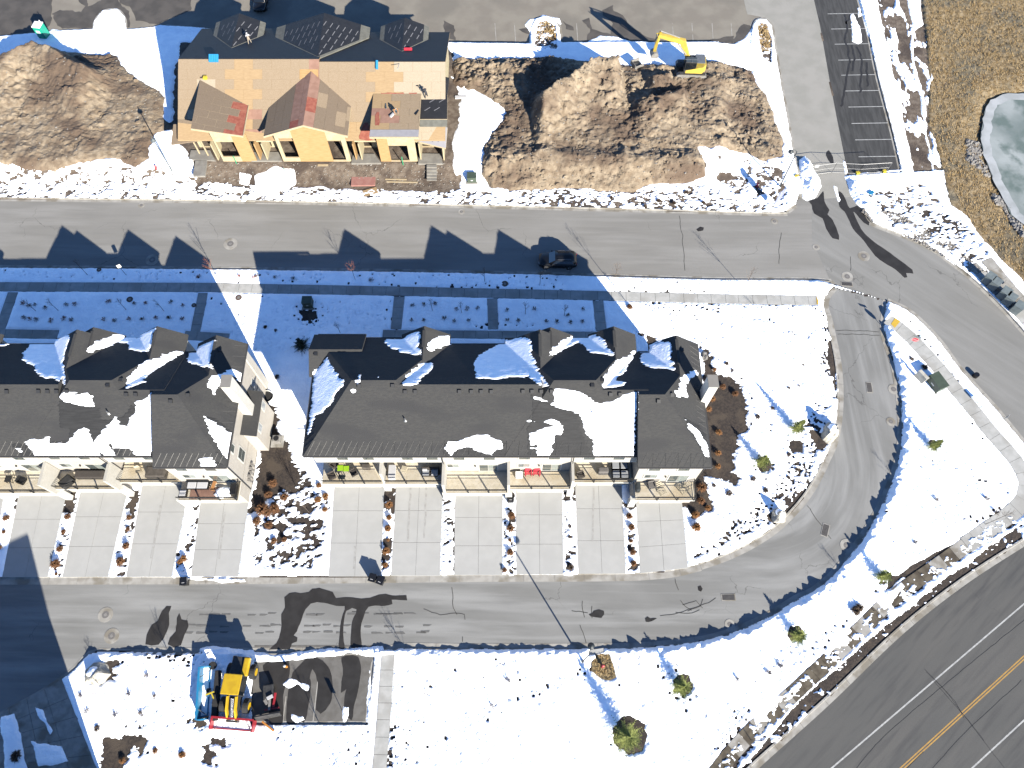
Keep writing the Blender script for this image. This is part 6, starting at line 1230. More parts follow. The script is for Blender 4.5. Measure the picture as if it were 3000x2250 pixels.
# ---- utility boxes
def cabinet(px,py,sz,rz,mt,label,z=None,name='utility_cabinet',pad=True,lid=None):
    p=gat(px,py); t=thing(name,label,'cabinet',p,rz); a,b,h=sz
    if pad: m=MB(); m.box(-a/2-.2,-b/2-.2,-.1,a/2+.2,b/2+.2,.08); m.build('pad','kerb concrete',t)
    m=MB(); m.obox((0,0,h/2+.08),(a,b,h)); m.build('body',mt,t,bevel=.03); m=MB(); m.obox((0,0,h+.1),(a+.06,b+.06,.05)); m.build('lid',lid or mt,t,bevel=.015)
    m=MB(); m.box(-a*.12,-b/2-.01,h*.5,a*.12,-b/2-.002,h*.65); m.build('label_plate','sign white' if pad else mt,t); return t
an=face_px((2732,1090),(2762,1130))
cabinet(2737,1127,(2.0,1.25,1.1),an,'cabinet green','large dark green utility cabinet beside the curved walk')
cabinet(2690,1112,(1.3,.35,1.3),an+R(8),'wood pale' if False else 'boulder','narrow tan pedestal left of the large green cabinet',pad=False)
cabinet(1383,528,(1.2,1.0,.9),.0,'cabinet green','small green utility cabinet at the lower left corner of the dirt field')
cabinet(905,893,(1.15,1.0,1.1),.0,'cabinet green','dark cabinet standing alone in the shaded snow between the rows')
for (px,py,k,lb) in ((2886,826,1.0,'first dark cabinet of the roadside row counted from the top left'),(2903,842,1.0,'second dark cabinet of the roadside row'),(2931,870,1.05,'third dark cabinet of the roadside row, past the low pale box'),(2946,886,1.05,'fourth dark cabinet of the roadside row'),(2970,911,1.05,'last dark cabinet of the roadside row at the right edge')):
    cabinet(px,py,(k,k*1.05,1.35),R(-44),'cabinet dark',lb,pad=False)
for (px,py,lb) in ((2925,846,'low pale box between the second and third dark roadside cabinets'),(2967,892,'low pale box between the fourth and last dark roadside cabinets'),(2942,838,'low pale box behind the second dark roadside cabinet')): cabinet(px,py,(.6,.8,.45),R(-44),'kerb concrete',lb,pad=False)
# ---- bins
def bin_(px,py,rz,label,open_=False,g_=None):
    p=gat(px,py); t=thing('wheelie_bin',label,'bin',p,rz,g_); m=MB(); b=[(-.26,-.3,.06),(.26,-.3,.06),(.26,.3,.06),(-.26,.3,.06)]; c=[(-.34,-.38,1.02),(.34,-.38,1.02),(.34,.38,1.02),(-.34,.38,1.02)]; m.add(b+c,[(0,3,2,1),(4,5,6,7),(0,1,5,4),(1,2,6,5),(2,3,7,6),(3,0,4,7)]); m.build('body','bin black',t)
    m=MB(); m.obox((0,0,1.06),(.74,.82,.06)); m.build('lid','bin black',t,bevel=.02); m=MB(); m.tube((-.3,.42,.98),(.3,.42,.98),.025,n=6); m.build('handle','metal black',t)
    for s in (-1,1): m=MB(); m.tube((s*.3,.3,.12),(s*.36,.3,.12),.12,n=10); m.build('wheel','rubber',t)
    m=MB(); m.box(-.14,-.2,1.092,.14,-.15,1.096); m.build('label_plate','sign white',t); return t
bin_(548,1708,R(8),'lone black bin at the foot of the snow strip by the left row driveways'); bin_(1095,1698,R(-15),'left one of the pair of black bins at the lane'); bin_(1118,1706,R(-20),'right one of the pair of black bins at the lane'); bin_(1496,1468,R(0),'black bin tucked against the house between two driveways')
# ---- boulders
def boulder(px,py,r,label,seed,mt='boulder',flat=True,snow=True,rz=0):
    p=gat(px,py); t=thing('boulder',label,'boulder',p,rz); m=MB(); m.blob((0,0,-.1),(r[0],r[1],r[2]),16,10,.28,seed,full=False); b=m.build('stone',mt,t,smooth=False)
    if snow: m=MB(); m.blob((-.1*r[0],.15*r[1],r[2]*.62),(r[0]*.55,r[1]*.55,r[2]*.42),14,5,.15,seed+3); m.build('snow_cap','roof snow',t,smooth=True)
    return t
boulder(2427,1272,(.85,1.15,1.7),'tall pale boulder with snow on top inside the lane curve',3,rz=-.2); boulder(2280,1512,(.75,.85,1.2),'smaller pale boulder at the inner kerb of the lower bend',9); boulder(288,1975,(1.25,.95,1.1),'wide pale boulder on bare mulch at the lower left corner of the lane',14); boulder(2064,1043,(.45,.7,.5),'flat grey boulder by the corner of the right row',21,'grey rock',snow=False)
# ---- window well, air conditioner beside the left row
p=gat(783,1163); t=thing('window_well','dark round window well with a pale rim beside the left row','window well',p); m=MB(); m.tube((0,0,-.1),(0,0,.25),.75,.75,20,cap=False); m.build('rim','trim',t); m=MB(); m.tube((0,0,.02),(0,0,.10),.68,.68,20); m.build('pit','rubber',t)
p=gat(815,1292); t=thing('air_conditioner','small grey air conditioner on a pad in the mulch beside the left row','air conditioner',p); m=MB(); m.box(-.75,-.75,-.05,.65,.65,.1); m.build('pad','kerb concrete',t); m=MB(); m.obox((0,0,.5),(.8,.8,.75)); m.build('casing','steel',t,bevel=.05); m=MB(); m.tube((0,0,.88),(0,0,.9),.3,.3,16); m.build('fan_grille','metal black',t)
# ---- portable toilet
p=at(134,110); t=thing('portable_toilet','teal portable toilet with a white roof at the edge of the top parking lot','toilet',(p.x,p.y,0),R(-8))
m=MB(); m.box(-.6,-.6,.08,.6,.6,2.15); m.build('cabin','teal plastic',t); m=MB(); m.obox((0,0,2.25),(1.28,1.28,.18)); m.build('roof','white plastic',t,bevel=.06); m=MB(); m.box(-.42,-.66,.15,.42,-.603,2.05); d=m.build('door','teal plastic',t); m=MB(); m.box(-.3,-.675,1.3,.3,-.662,1.75); m.build('notice','sign white',d); m=MB(); m.tube((.4,.4,2.3),(.4,.4,2.75),.06,n=8); m.build('vent_pipe','white plastic',t)
# ---- car
def loft(secs,name,mt,par,smooth=True):
    m=MB(); n=len(secs[0]); vs=[v for s in secs for v in s]; fs=[]
    for i in range(len(secs)-1):
        for j in range(n): fs.append((i*n+j,i*n+(j+1)%n,(i+1)*n+(j+1)%n,(i+1)*n+j))
    fs+=[tuple(range(n-1,-1,-1)),tuple(range((len(secs)-1)*n,len(secs)*n))]; m.add(vs,fs); return m.build(name,mt,par,smooth=smooth)
def suv(p,rz,label):
    t=thing('parked_car',label,'car',p,rz)
    def sec(x,w,z0,z1,t_=.12): return [(x,-w,z0+.1),(x,-w,z1-t_),(x,-w+t_,z1),(x,w-t_,z1),(x,w,z1-t_),(x,w,z0+.1),(x,w-.1,z0),(x,-w+.1,z0)]
    b=loft([sec(-2.4,.72,.45,.78),sec(-2.3,.86,.35,.92),sec(-1.9,.94,.3,1.02),sec(-1.0,.96,.28,1.08),(sec(.5,.97,.28,1.08)),sec(1.7,.96,.28,1.08),sec(2.25,.9,.35,1.05),sec(2.4,.78,.45,.95)],'body','car black',t); 
    def cs(x,w,z): return [(x,-w,1.04),(x,-w*.86,z),(x,w*.86,z),(x,w,1.04)]
    c=loft([cs(-1.15,.9,1.08),cs(-.35,.9,1.66),cs(.1,.9,1.72),cs(1.5,.9,1.72),cs(2.0,.88,1.6),cs(2.3,.85,1.1)],'roof','car black',t)
    m=MB(); m.add([(-1.13,-.78,1.12),(-1.13,.78,1.12),(-.37,.72,1.68),(-.37,-.72,1.68)],[(0,3,2,1)]); m.build('windscreen','car glass',t)
    m=MB(); m.add([(2.33,-.72,1.14),(2.33,.72,1.14),(2.04,.68,1.58),(2.04,-.68,1.58)],[(0,1,2,3)]); m.build('rear_window','car glass',t)
    for s in (-1,1):
        m=MB(); m.add([(-.7,s*.915,1.12),(2.0,s*.915,1.12),(1.8,s*.80,1.58),(-.25,s*.80,1.6)],[(0,1,2,3)]); m.build('side_window','car glass',t)
        m=MB(); m.tube((-.05,s*.66,1.79),(1.6,s*.66,1.79),.028,n=6); m.build('roof_rail','chrome',t)
        m=MB(); m.obox((-.75,s*1.08,1.1),(.14,.22,.14)); m.build('mirror','car black',t,bevel=.03)
        m=MB(); m.obox((-2.32,s*.62,.8),(.12,.32,.14)); m.build('headlight','chrome',t); m=MB(); m.obox((2.36,s*.7,.92),(.08,.2,.16)); m.build('tail_light','sign red',t)
        for x in (-1.5,1.45):
            m=MB(); m.tube((x,s*.72,.37),(x,s*.98,.37),.37,n=18); w_=m.build('wheel','rubber',t); m=MB(); m.tube((x,s*.981,.37),(x,s*.99,.37),.22,n=12); m.build('rim','chrome',w_)
    m=MB(); m.obox((-2.41,0,.72),(.04,1.3,.05)); m.build('grille','chrome',t); return t
pc=at(1633,771,-.12); suv((pc.x,pc.y,-.12),R(-1),'black suv parked in the house shadow along the lower kerb'); pc=at(765,30,-.12); suv((pc.x,pc.y+1.5,-.12),R(90),'dark car standing in the shade behind the unfinished house')
# ---- excavator
E0=gat(2022,212,.3); t=thing('excavator','yellow tracked excavator reaching left over the snowy kerb','excavator',E0,R(-3))
for y in (-1.2,1.2):
    m=MB(); n=26; L=2.0; r=.42; path=[]
    for k in range(9): a=-math.pi/2+math.pi*k/8; path.append((L*.85+r*math.cos(a),.45+r*math.sin(a)))
    for k in range(9): a=math.pi/2+math.pi*k/8; path.append((-L*.85+r*math.cos(a),.45+r*math.sin(a)))
    m.add([(x,y-.28,z) for x,z in path]+[(x,y+.28,z) for x,z in path],[tuple(range(17,-1,-1)),tuple(range(18,36))]+[(k,(k+1)%18,18+(k+1)%18,18+k) for k in range(18)]); tr=m.build('track','steel',t)
    m=MB()
    for k in range(24): x=-1.85+k*3.7/23; m.obox((x,y,.88),(.07,.6,.06)); m.obox((x,y,.03),(.07,.6,.06))
    m.build('track_shoes','machine dark',tr,kind='stuff')
m=MB(); m.box(-1.1,-.95,.45,1.1,.95,.85); m.build('undercarriage','machine dark',t)
UPP=MB(); UPP.add([(-1.0,-1.3,1.0),(1.3,-1.3,1.0),(1.85,-.7,1.0),(1.85,.8,1.0),(1.3,1.3,1.0),(-1.0,1.3,1.0),(-1.0,-1.3,1.45),(1.3,-1.3,2.1),(1.8,-.7,2.1),(1.8,.8,2.1),(1.3,1.3,2.1),(-1.0,1.3,1.6)],[(5,4,3,2,1,0),(6,7,8,9,10,11),(0,1,7,6),(1,2,8,7),(2,3,9,8),(3,4,10,9),(4,5,11,10),(5,0,6,11)]); UPP.build('house','digger yellow',t)
m=MB(); m.box(.35,-.55,2.11,1.65,1.15,2.2); m.build('engine_cover','machine grey',t,bevel=.03); m=MB()
for k in range(6): m.box(-.4+k*.12,.2,2.0,-.33+k*.12,1.1,2.06)
m.build('grille','machine dark',t); m=MB(); m.box(-.95,.15,1.6,.33,1.15,2.0); m.build('tank','machine grey',t)
m=MB(); m.box(-1.25,-1.28,1.05,.35,-.2,2.85); cb=m.build('cab','machine dark',t,bevel=.06)
for a in ((-1.2,-1.24,2.856,.1,-.24,2.87),): m=MB(); m.box(-1.15,-1.2,2.856,-.45,-.28,2.87); m.box(-.38,-1.2,2.856,.28,-.28,2.87); m.build('roof_window','glass',cb)
m=MB(); m.box(-1.18,-1.295,1.6,.28,-1.283,2.75); m.box(-1.27,-1.2,1.5,-1.255,-.28,2.75); m.build('cab_window','car glass',cb)
m=MB(); m.obox((-.45,-.74,2.88),(1.7,.06,.05)); m.obox((-.42,-.74,2.89),(.06,1.1,.05)); m.build('cab_frame','machine grey',cb)
EL=Vector(at(1926,121,5.9))-E0; EL=Vector((EL.x,EL.y,5.2)); 
ft=Vector((-.6,.55,1.9)); md=Vector((-1.9,.95,4.4)); tip=Vector(at(1911,173,1.6))-E0; tip.z=1.2
def bar(pts,w,par,name,mt,hs):
    m=MB(); n=len(pts); P_=[Vector(p) for p in pts]; vs=[]
    for i,p in enumerate(P_):
        d=(P_[min(i+1,n-1)]-P_[max(i-1,0)]).normalized(); s=d.cross(Vector((0,0,1))).normalized()*w/2; u=s.cross(d).normalized()*hs[i]/2; vs+=[p-s-u,p+s-u,p+s+u,p-s+u]
    fs=[(3,2,1,0),(4*n-4,4*n-3,4*n-2,4*n-1)]
    for i in range(n-1):
        for j in range(4): fs.append((4*i+j,4*i+(j+1)%4,4*i+4+(j+1)%4,4*i+4+j))
    m.add(vs,fs); return m.build(name,mt,par)
bm_=bar([ft,md,(md+EL)/2,EL],.5,t,'boom','digger yellow',[.5,.85,.6,.4]); st_=bar([EL+Vector((.25,.25,.35)),EL,(EL+tip)/2,tip],.42,t,'arm','digger yellow',[.3,.7,.5,.3])
m=MB(); m.tube((ft+md)/2+Vector((.1,-.45,-.4)),md+Vector((-.6,-.3,-.2)),.09,n=8); m.tube(md+Vector((-.5,.1,.5)),EL+Vector((.2,.2,.5)),.08,n=8); m.tube(EL+Vector((-.2,-.3,.3)),(EL+tip)/2+Vector((-.35,0,.2)),.07,n=8); m.build('hydraulic_ram','steel',t)
def bucket(name,par,c,rz,w=1.1,r=.55,mt='steel',th=.04):
    m=MB(); pr=[(r*math.cos(a),r*math.sin(a)) for a in np.linspace(R(-40),R(200),9)]; n=len(pr); M=Matrix.Translation(c)@Matrix.Rotation(rz,4,'Z')
    vs=[M@Vector((x,-w/2,z)) for x,z in pr]+[M@Vector((x,w/2,z)) for x,z in pr]+[M@Vector((x*.92,w/2-.04,z*.92)) for x,z in pr]+[M@Vector((x*.92,-w/2+.04,z*.92)) for x,z in pr]
    fs=[(i,i+1,n+i+1,n+i) for i in range(n-1)]+[(3*n+i,2*n+i,2*n+i+1,3*n+i+1) for i in range(n-1)]+[tuple(range(n-1,-1,-1)),tuple(range(n,2*n))]
    m.add(vs,fs)
    for k in range(5): q=M@Vector((r*.75,-w/2+w*(k+.5)/5,-r*.75)); m.obox(q,(.1,.08,.22),rz)
    return m.build(name,mt,par)
bucket('bucket',t,tip+Vector((0,-.1,-.35)),R(10))
q=gat(1866,192,.2); t=thing('spare_bucket','wide grey spare bucket with slots lying left of the excavator arm','bucket',q,R(28)); m=MB(); m.obox((0,0,.25),(1.5,1.3,.08),ry=.25); m.obox((.0,.62,.45),(1.5,.06,.5)); m.obox((0,-.62,.35),(1.5,.06,.4)); m.obox((-.75,0,.5),(.06,1.2,.6)); m.build('shell','steel',t)
m=MB()
for i in range(2):
    for j in range(4): m.obox((-.45+j*.3,-.25+i*.5,.36-(-.45+j*.3)*.25),(.2,.36,.03),ry=.25)
m.build('slots','machine dark',t)
# ---- wheel loader
C=gat(709,2010); t=thing('wheel_loader','yellow wheel loader with a big red pusher parked in the snow','loader',C,R(-4))
m=MB(); m.add([(-.9,.9,.9),(.75,.9,.9),(.65,2.6,.9),(-.8,2.6,.9),(-.9,.9,1.9),(.75,.9,1.9),(.62,2.6,1.75),(-.78,2.6,1.75)],[(0,3,2,1),(4,5,6,7),(0,1,5,4),(1,2,6,5),(2,3,7,6),(3,0,4,7)]); m.build('engine_bay','machine dark',t)
m=MB(); m.obox((.62,1.7,1.75),(.55,1.7,.55)); m.build('hood','machine yellow',t,bevel=.1); m=MB(); m.obox((-.75,2.0,1.4),(.3,1.3,.6)); m.build('side_panel','orange paint',t,bevel=.05)
m=MB(); m.box(-.8,-.95,1.0,.72,.85,2.85); m.build('cab','car glass',t,bevel=.05); m=MB()
for x in (-.78,.7):
    for y in (-.93,.83): m.obox((x,y,1.95),(.08,.08,1.85))
m.build('cab_frame','machine dark',t); m=MB(); m.obox((-.05,0,2.98),(1.75,1.85,.16)); m.build('cab_roof','machine yellow',t,bevel=.07)
for x in (-1.15,1.1):
    for y in (1.35,-1.75):
        m=MB(); m.tube((x-.24,y,.7),(x+.24,y,.7),.7,n=20); w_=m.build('wheel','rubber',t); m=MB(); s=1 if x>0 else -1; m.tube((x+s*.241,y,.7),(x+s*.27,y,.7),.36,n=14); m.build('hub','machine yellow',w_)
m=MB(); m.box(-.55,-2.3,.7,.5,-1.0,1.15); m.build('front_frame','machine dark',t)
for x in (-.45,.4): bar([(x,-1.0,2.1),(x,-2.2,1.7),(x,-3.2,.6)],.16,t,'lift_arm','machine yellow',[.35,.4,.3])
m=MB(); 
for x in (-.15,0,.12): m.tube((x,-1.2,2.0),(x,-3.1,1.0),.05,n=7)
m.build('hydraulic_ram','chrome',t); m=MB(); m.obox((0,-3.2,.6),(1.1,.18,.8)); m.build('coupler','machine dark',t)
def pusher(px,py,rz,w,d,mtf,label,h=1.1,edge='rubber',floor=True,cat='snow pusher'):
    p=gat(px,py); t=thing('snow_pusher',label,cat,p,rz); m=MB(); m.box(-w/2,0,.15,w/2,.08,h); m.build('blade',mtf,t)
    for s in (-1,1): m=MB(); m.box(s*w/2-.05,-d,.1,s*w/2+.05,.05,h*.95); m.build('side_plate',mtf,t)
    m=MB(); m.box(-w/2,-.03,h-.06,w/2,.16,h+.05); m.box(-w/2,-d*.95,.1,w/2,-d*.95+.1,.2) if floor else None; m.build('top_rail',mtf,t); m=MB(); m.box(-w/2,.085,.0,w/2,.14,.4); m.build('cutting_edge',edge,t)
    m=MB()
    for s in (-.55,.55): m.tube((s*w*.8,-d,.3),(s*w*.55,0,h*.8),.035,n=6)
    m.build('brace','machine dark',t); return t
pusher(691,2108,R(-4),4.1,1.0,'red paint','wide red snow pusher lying in front of the wheel loader'); pusher(594,2032,R(96),4.8,.75,'plow blue','long blue snow pusher standing at the left end of the machines',1.2)
C=gat(627,2032); t=thing('implement_frame','black frame with tyres and yellow strap between the blue pusher and the loader','implement',C,R(4)); m=MB()
for k,(x,y,a,b,h) in enumerate(((.35,1.0,.5,2.2,.6),(.4,-1.3,.55,2.4,.7),(-.45,.2,.35,.6,.5))): m.obox((x,y,h/2),(a,b,h))
m.build('frame','rubber',t,bevel=.06); m=MB(); m.obox((-.2,.0,.65),(.9,.12,.08),rz=.3); m.obox((.1,-.2,.68),(.12,.7,.08),rz=.5); m.build('strap','yellow plastic',t); m=MB(); m.tube((-.3,2.6,.1),(-.3,2.6,.35),.38,n=14); m.build('tyre','rubber',t)
C=gat(795,2065); t=thing('truck_plow','black plow blade with red frame parts at the left edge of the parking bay','plow',C,R(10)); m=MB(); m.obox((-.2,-1.0,.55),(2.4,.12,.9),rx=-.3); m.build('blade','machine dark',t); m=MB(); m.obox((.15,-.4,.45),(1.4,.12,.15)); m.obox((.45,.35,.5),(.18,1.3,.2),rz=-.2); m.build('frame','red paint',t); m=MB(); m.obox((.0,.1,.6),(.22,1.2,.12),rz=-.1); m.obox((-.35,.3,.55),(.3,.5,.1),rz=.5); m.build('coupler','steel',t); m=MB(); m.obox((-.1,1.2,.35),(1.0,1.3,.5)); m.build('tray','machine dark',t,bevel=.06); m=MB(); m.obox((.1,.65,.75),(.6,.3,.12),rz=.3); m.build('bracket','cloth white',t)
C=gat(787,2128); t=thing('beam','bright orange beam leaning at the lower kerb of the parking bay','beam',C,R(-34)); m=MB(); m.obox((0,0,.2),(1.5,.16,.14)); m.build('body','orange paint',t)
C=gat(596,2102); t=thing('marker_board','narrow blue and orange board on the dark heap by the blue pusher','board',C,R(14)); m=MB(); m.obox((0,.07,.35),(1.2,.12,.08)); m.build('upper_strip','plow blue',t); m=MB(); m.obox((0,-.06,.35),(1.2,.12,.08)); m.build('lower_strip','orange paint',t)
# ---- temporary wire gate
GP=[(2333,520,2.0),(2436,506,2.0),(2513,510,2.0),(2595,505,2.0)]
t=thing('wire_gate','temporary wire fence panels closing the access road','fence',gat(2436,506)); o0=Vector(t.location)
for i,((a,b,h),(c,d,h2)) in enumerate(zip(GP[:-1],GP[1:])):
    A=Vector(at(a,b,-.1))-o0;B=Vector(at(c,d,-.1))-o0; m=MB(); up=Vector((0,0,1.9)); m.tube(A,A+up,.025,n=6); m.tube(B,B+up,.025,n=6); m.tube(A+up,B+up,.025,n=6); m.tube(A+Vector((0,0,.12)),B+Vector((0,0,.12)),.02,n=6); m.tube(A+up*.5,B+up*.5,.015,n=6); fp=m.build('panel_frame','pipe metal',t)
    m=MB(); n=16
    for k in range(1,n): q=A+(B-A)*k/n; m.tube(q+Vector((0,0,.12)),q+up,.004,n=3,cap=False)
    m.build('mesh','pipe metal',fp)
for (a,b) in ((2333,517),(2512,508),(2590,503)): m=MB(); q=Vector(at(a,b,0))-o0; m.obox(q+Vector((0,0,.1)),(.5,.35,.28),rz=.3); m.build('weight','yellow plastic',t)
m=MB(); q=(Vector(at(2394,487,1.2))-o0); m.obox(q,(.5,.03,.5)); m.build('notice','sign white',t)
# ---- shrubs
def tuft_mesh(name,mt,r,h,n,seed,par=None,spread=1.):
    rn=random.Random(seed); m=MB()
    for i in range(n):
        a=rn.uniform(0,6.28); e=rn.uniform(.05,1)**.6; L=h*rn.uniform(.6,1.15); b=(r*.35*math.cos(a)*rn.random(),r*.35*math.sin(a)*rn.random()); tx=b[0]+r*spread*e*math.cos(a+rn.uniform(-.3,.3)); ty=b[1]+r*spread*e*math.sin(a+rn.uniform(-.3,.3)); z=L*(1-.55*e*e); w=.022*(1+r); mx=(b[0]*.4+tx*.6,b[1]*.4+ty*.6,z*.85)
        px_,py_=-math.sin(a)*w,math.cos(a)*w; m.add([(b[0]-px_,b[1]-py_,0),(b[0]+px_,b[1]+py_,0),(mx[0]+px_,mx[1]+py_,mx[2]),(mx[0]-px_,mx[1]-py_,mx[2]),(tx,ty,z*.8)],[(0,1,2,3),(3,2,4)])
    return m.build(name,mt,par)
PROTO={}
def shrub(kind,px,py,sc,label,group):
    p=gat(px,py); key=(kind,random.randint(0,2))
    if key not in PROTO:
        mt,nm,cat,n,h=dict(rust=('shrub rust','dormant_shrub','shrub',230,.75),orange=('shrub orange','dormant_shrub','shrub',230,.75),brown=('shrub brown','low_shrub','shrub',130,.6),twig=('twig','bare_shrub','shrub',26,.8),red=('red twig','bare_shrub','shrub',26,.7))[kind]
        o=tuft_mesh(nm,mt,.5,h,n,key[1]*7+3); tag(o,label,cat,group); o.location=p; o.rotation_euler=(0,0,random.uniform(0,6)); o.scale=(sc,sc,sc); PROTO[key]=o; return o
    o=PROTO[key].copy(); COL.objects.link(o); o.location=p; o.rotation_euler=(0,0,random.uniform(0,6)); o.scale=(sc*random.uniform(.85,1.15),sc,sc); tag(o,label,PROTO[key]['category'],group); return o
ORD='first second third fourth fifth sixth seventh eighth ninth tenth eleventh twelfth thirteenth fourteenth fifteenth sixteenth seventeenth eighteenth nineteenth twentieth'.split()
def shr(kind,L,ox,oy,k,label,group,sc=1.):
    wx=max(q[0] for q in L)-min(q[0] for q in L); wy=max(q[1] for q in L)-min(q[1] for q in L); ax=0 if wx>wy else 1; L=sorted(L,key=lambda q:q[ax])
    for i,q in enumerate(L): shrub(kind,ox+q[0]/k,oy+q[1]/k+6,sc*(.75 if kind in('twig','red') else .74)*(q[2] if len(q)>2 else 1)*random.uniform(.85,1.1),label if len(L)==1 else ORD[i]+' from the '+('left' if ax==0 else 'top')+' of the '+group,group)
shr('orange',[(215,350,.7),(195,605),(160,695),(250,895,1.1),(245,1075,1.),(245,1190,.9),(155,1550,1.1),(50,1610,1.2)],2020,960,2.963,'orange dormant grass clump in the bare mulch along the right end wall','orange grass clumps by the right end wall')
shr('rust',[(155,445),(285,500),(395,560),(100,1375,1.4),(95,1490,1.1)],2020,960,2.963,'rusty brown grass clump in the bare mulch along the right end wall','rusty clumps by the right end wall')
shr('brown',[(320,300,.9),(210,1355,.8),(340,1425,1.),(550,1300,.9),(860,510,.7),(945,490,.6),(790,610,.5),(718,685,.7),(590,760,.9),(860,1085,.8),(930,1215,.7),(855,1285,.7),(755,1350,.5),(660,1400,.9),(370,355,.6),(985,305,.4)],2020,960,2.963,'small brown shrub standing in the snow lawn inside the lane curve','small shrubs in the snow inside the lane curve')
shr('orange',[(300,245,1.1),(300,370),(290,475,1.2),(290,582,.6),(270,690),(262,825,.8)],1050,1400,3.302,'rusty grass clump in the strip between the first two driveways of the right row','clumps left of the second driveway of the right row')
shr('rust',[(1480,350,1.3),(1472,475,1.2),(1465,585,.7),(1470,705,1.1),(1415,875,.8)],1050,1400,3.302,'rusty round clump in the strip crossed by the lamp shadow','clumps in the strip under the lamp shadow')
shr('brown',[(2045,450,.6),(2045,555,.6),(2055,850,1.2)],1050,1400,3.302,'dark clump in the narrow snow strip left of the fifth driveway','clumps left of the fifth driveway of the right row')
shr('rust',[(537,285,1.),(555,370,1.1),(550,475,.7),(563,565,1.),(570,650,1.1)],1640,1400,2.645,'brown grass clump in the strip left of the last driveway of the right row','clumps left of the last driveway')
shr('orange',[(1050,275,1.1),(1055,370,1.4)],1640,1400,2.645,'orange brown clump in the snow right of the last driveway','clumps right of the last driveway')
shr('rust',[(55,300,1.1),(35,405,.7),(5,525,.8),(530,290,1.1),(497,405,.7),(470,540,1.),(440,655,1.4),(440,730,.5),(1005,295,.9),(995,385,.8),(985,515,1.4),(940,635,1.3)],0,1400,2.643,'brown grass clump in a snow strip between driveways of the left row','clumps between the driveways of the left row')
shr('orange',[(335,780,1.2),(300,810,.9)],440,1400,3.352,'orange clump above the lone bin between left row driveways','clump pair above the lone bin')
shr('rust',[(1210,40,1.2),(1165,150,1.3),(1320,175,1.2),(1110,300,1.8),(1230,290,1.8),(1160,330,1.5),(1055,410,1.3),(1170,450,1.2),(1220,600,1.),(1320,590,.9)],440,1400,3.352,'big rusty brown clump in the half melted bed between the two rows','rusty clumps between the two rows')
shr('orange',[(1660,60,.9),(1725,165,.9),(1650,200,1.),(1720,295,.8)],440,1400,3.352,'small orange clump left of the first driveway of the right row','orange clumps beside the first driveway of the right row')
SH1=[(240,945),(195,925),(290,935),(880,910),(1090,925),(1185,920),(1385,915),(1485,940),(200,1040),(250,1050),(300,1055),(520,1050),(585,1060),(845,1055),(935,1065),(1050,1050),(1160,1050),(1265,1040),(1375,1040),(1480,1050),(540,935),(610,930),(375,960),(420,1060)]
shr('twig',SH1[::2],0,550,2.764,'bare twiggy shrub in the shaded yard of the left row','bare shrubs in the shaded left yard'); shr('red',SH1[1::2],0,550,2.764,'reddish bare shrub in the shaded yard of the left row','reddish shrubs in the shaded left yard')
shr('twig',[(1410,940),(1500,935),(1590,930),(1760,970),(1850,965),(1935,960),(1400,1060),(1500,1060),(1665,1045),(1745,1070),(1860,1065)],700,550,2.764,'bare twiggy shrub in the first small shaded yard of the right row','bare shrubs in the first small shaded yard'); shr('twig',[(235,980),(455,970),(725,1020),(850,970),(240,1060),(330,1065),(555,1070),(640,1075),(750,1080),(845,1070)],1400,550,2.765,'bare twiggy shrub in the second small shaded yard of the right row','bare shrubs in the second small shaded yard')
shr('red',[(1615,705),(1940,705),(2060,715)],0,550,2.764,'bare shrub in the verge strip where sun breaks between the rows','shrubs in the sunlit verge gap'); shr('twig',[(295,715),(445,725),(1070,740),(150,700)],700,550,2.764,'bare shrub in the shaded verge above the dark cabinet','shrubs in the shaded verge'); shr('brown',[(215,1115,.8),(300,1140,.6),(310,1520,1.)],700,550,2.764,'low dark shrub in the shaded snow between the rows','low shrubs between the rows'); shr('rust',[(1230,955,.9)],1400,550,2.765,'lone brown shrub at the sunlit edge of the shadow below the walk','lone shrub below the walk')
shr('twig',[(625,485),(830,510),(1015,505),(1110,385),(930,360),(1055,230),(580,370)],0,1880,2.442,'bare grey shrub in the lower left snow field','bare shrubs in the lower left snow'); shr('brown',[(700,605),(875,830),(125,800,1.5)],0,1880,2.442,'dark shrub near the mulch at the lower left','dark shrubs at the lower left'); shr('orange',[(1115,765,.7),(1480-0,770,.9) if False else (880,835,.8)],0,1880,2.442,'small orange shrub at the lower left mulch','orange shrubs at the lower left mulch'); shr('orange',[(535,2205)],0,0,1,'orange shrub standing alone in snow left of the black mulch heap','lone orange shrub lower left')
shr('twig',[(2742,1460),(2680,1585),(2888,1456),(2916,1496),(1487,1986),(1440,2062),(1905,1925),(2159,1984),(2285,1945),(2250,1965)],0,0,1,'small bare shrub in the wide snow south and east of the lane','small bare shrubs in the wide snow'); shr('brown',[(2670,1048,.9),(2664,1040,.6),(2706,1072,1.2)],0,0,1,'brown clump in the snow beside the curved walk','brown clumps by the curved walk'); shr('brown',[(2505,1785,1.6),(2515,1775,1.4)],0,0,1,'grey brown scrub in the snow above the muddy boulevard walk','scrub above the boulevard walk'); shr('brown',[(1930,585),(1975,592),(2060,590),(1790,575),(1890,600),(2010,560)],0,0,1,'straw coloured clump in the snow verge under the dirt field','clumps under the dirt field')
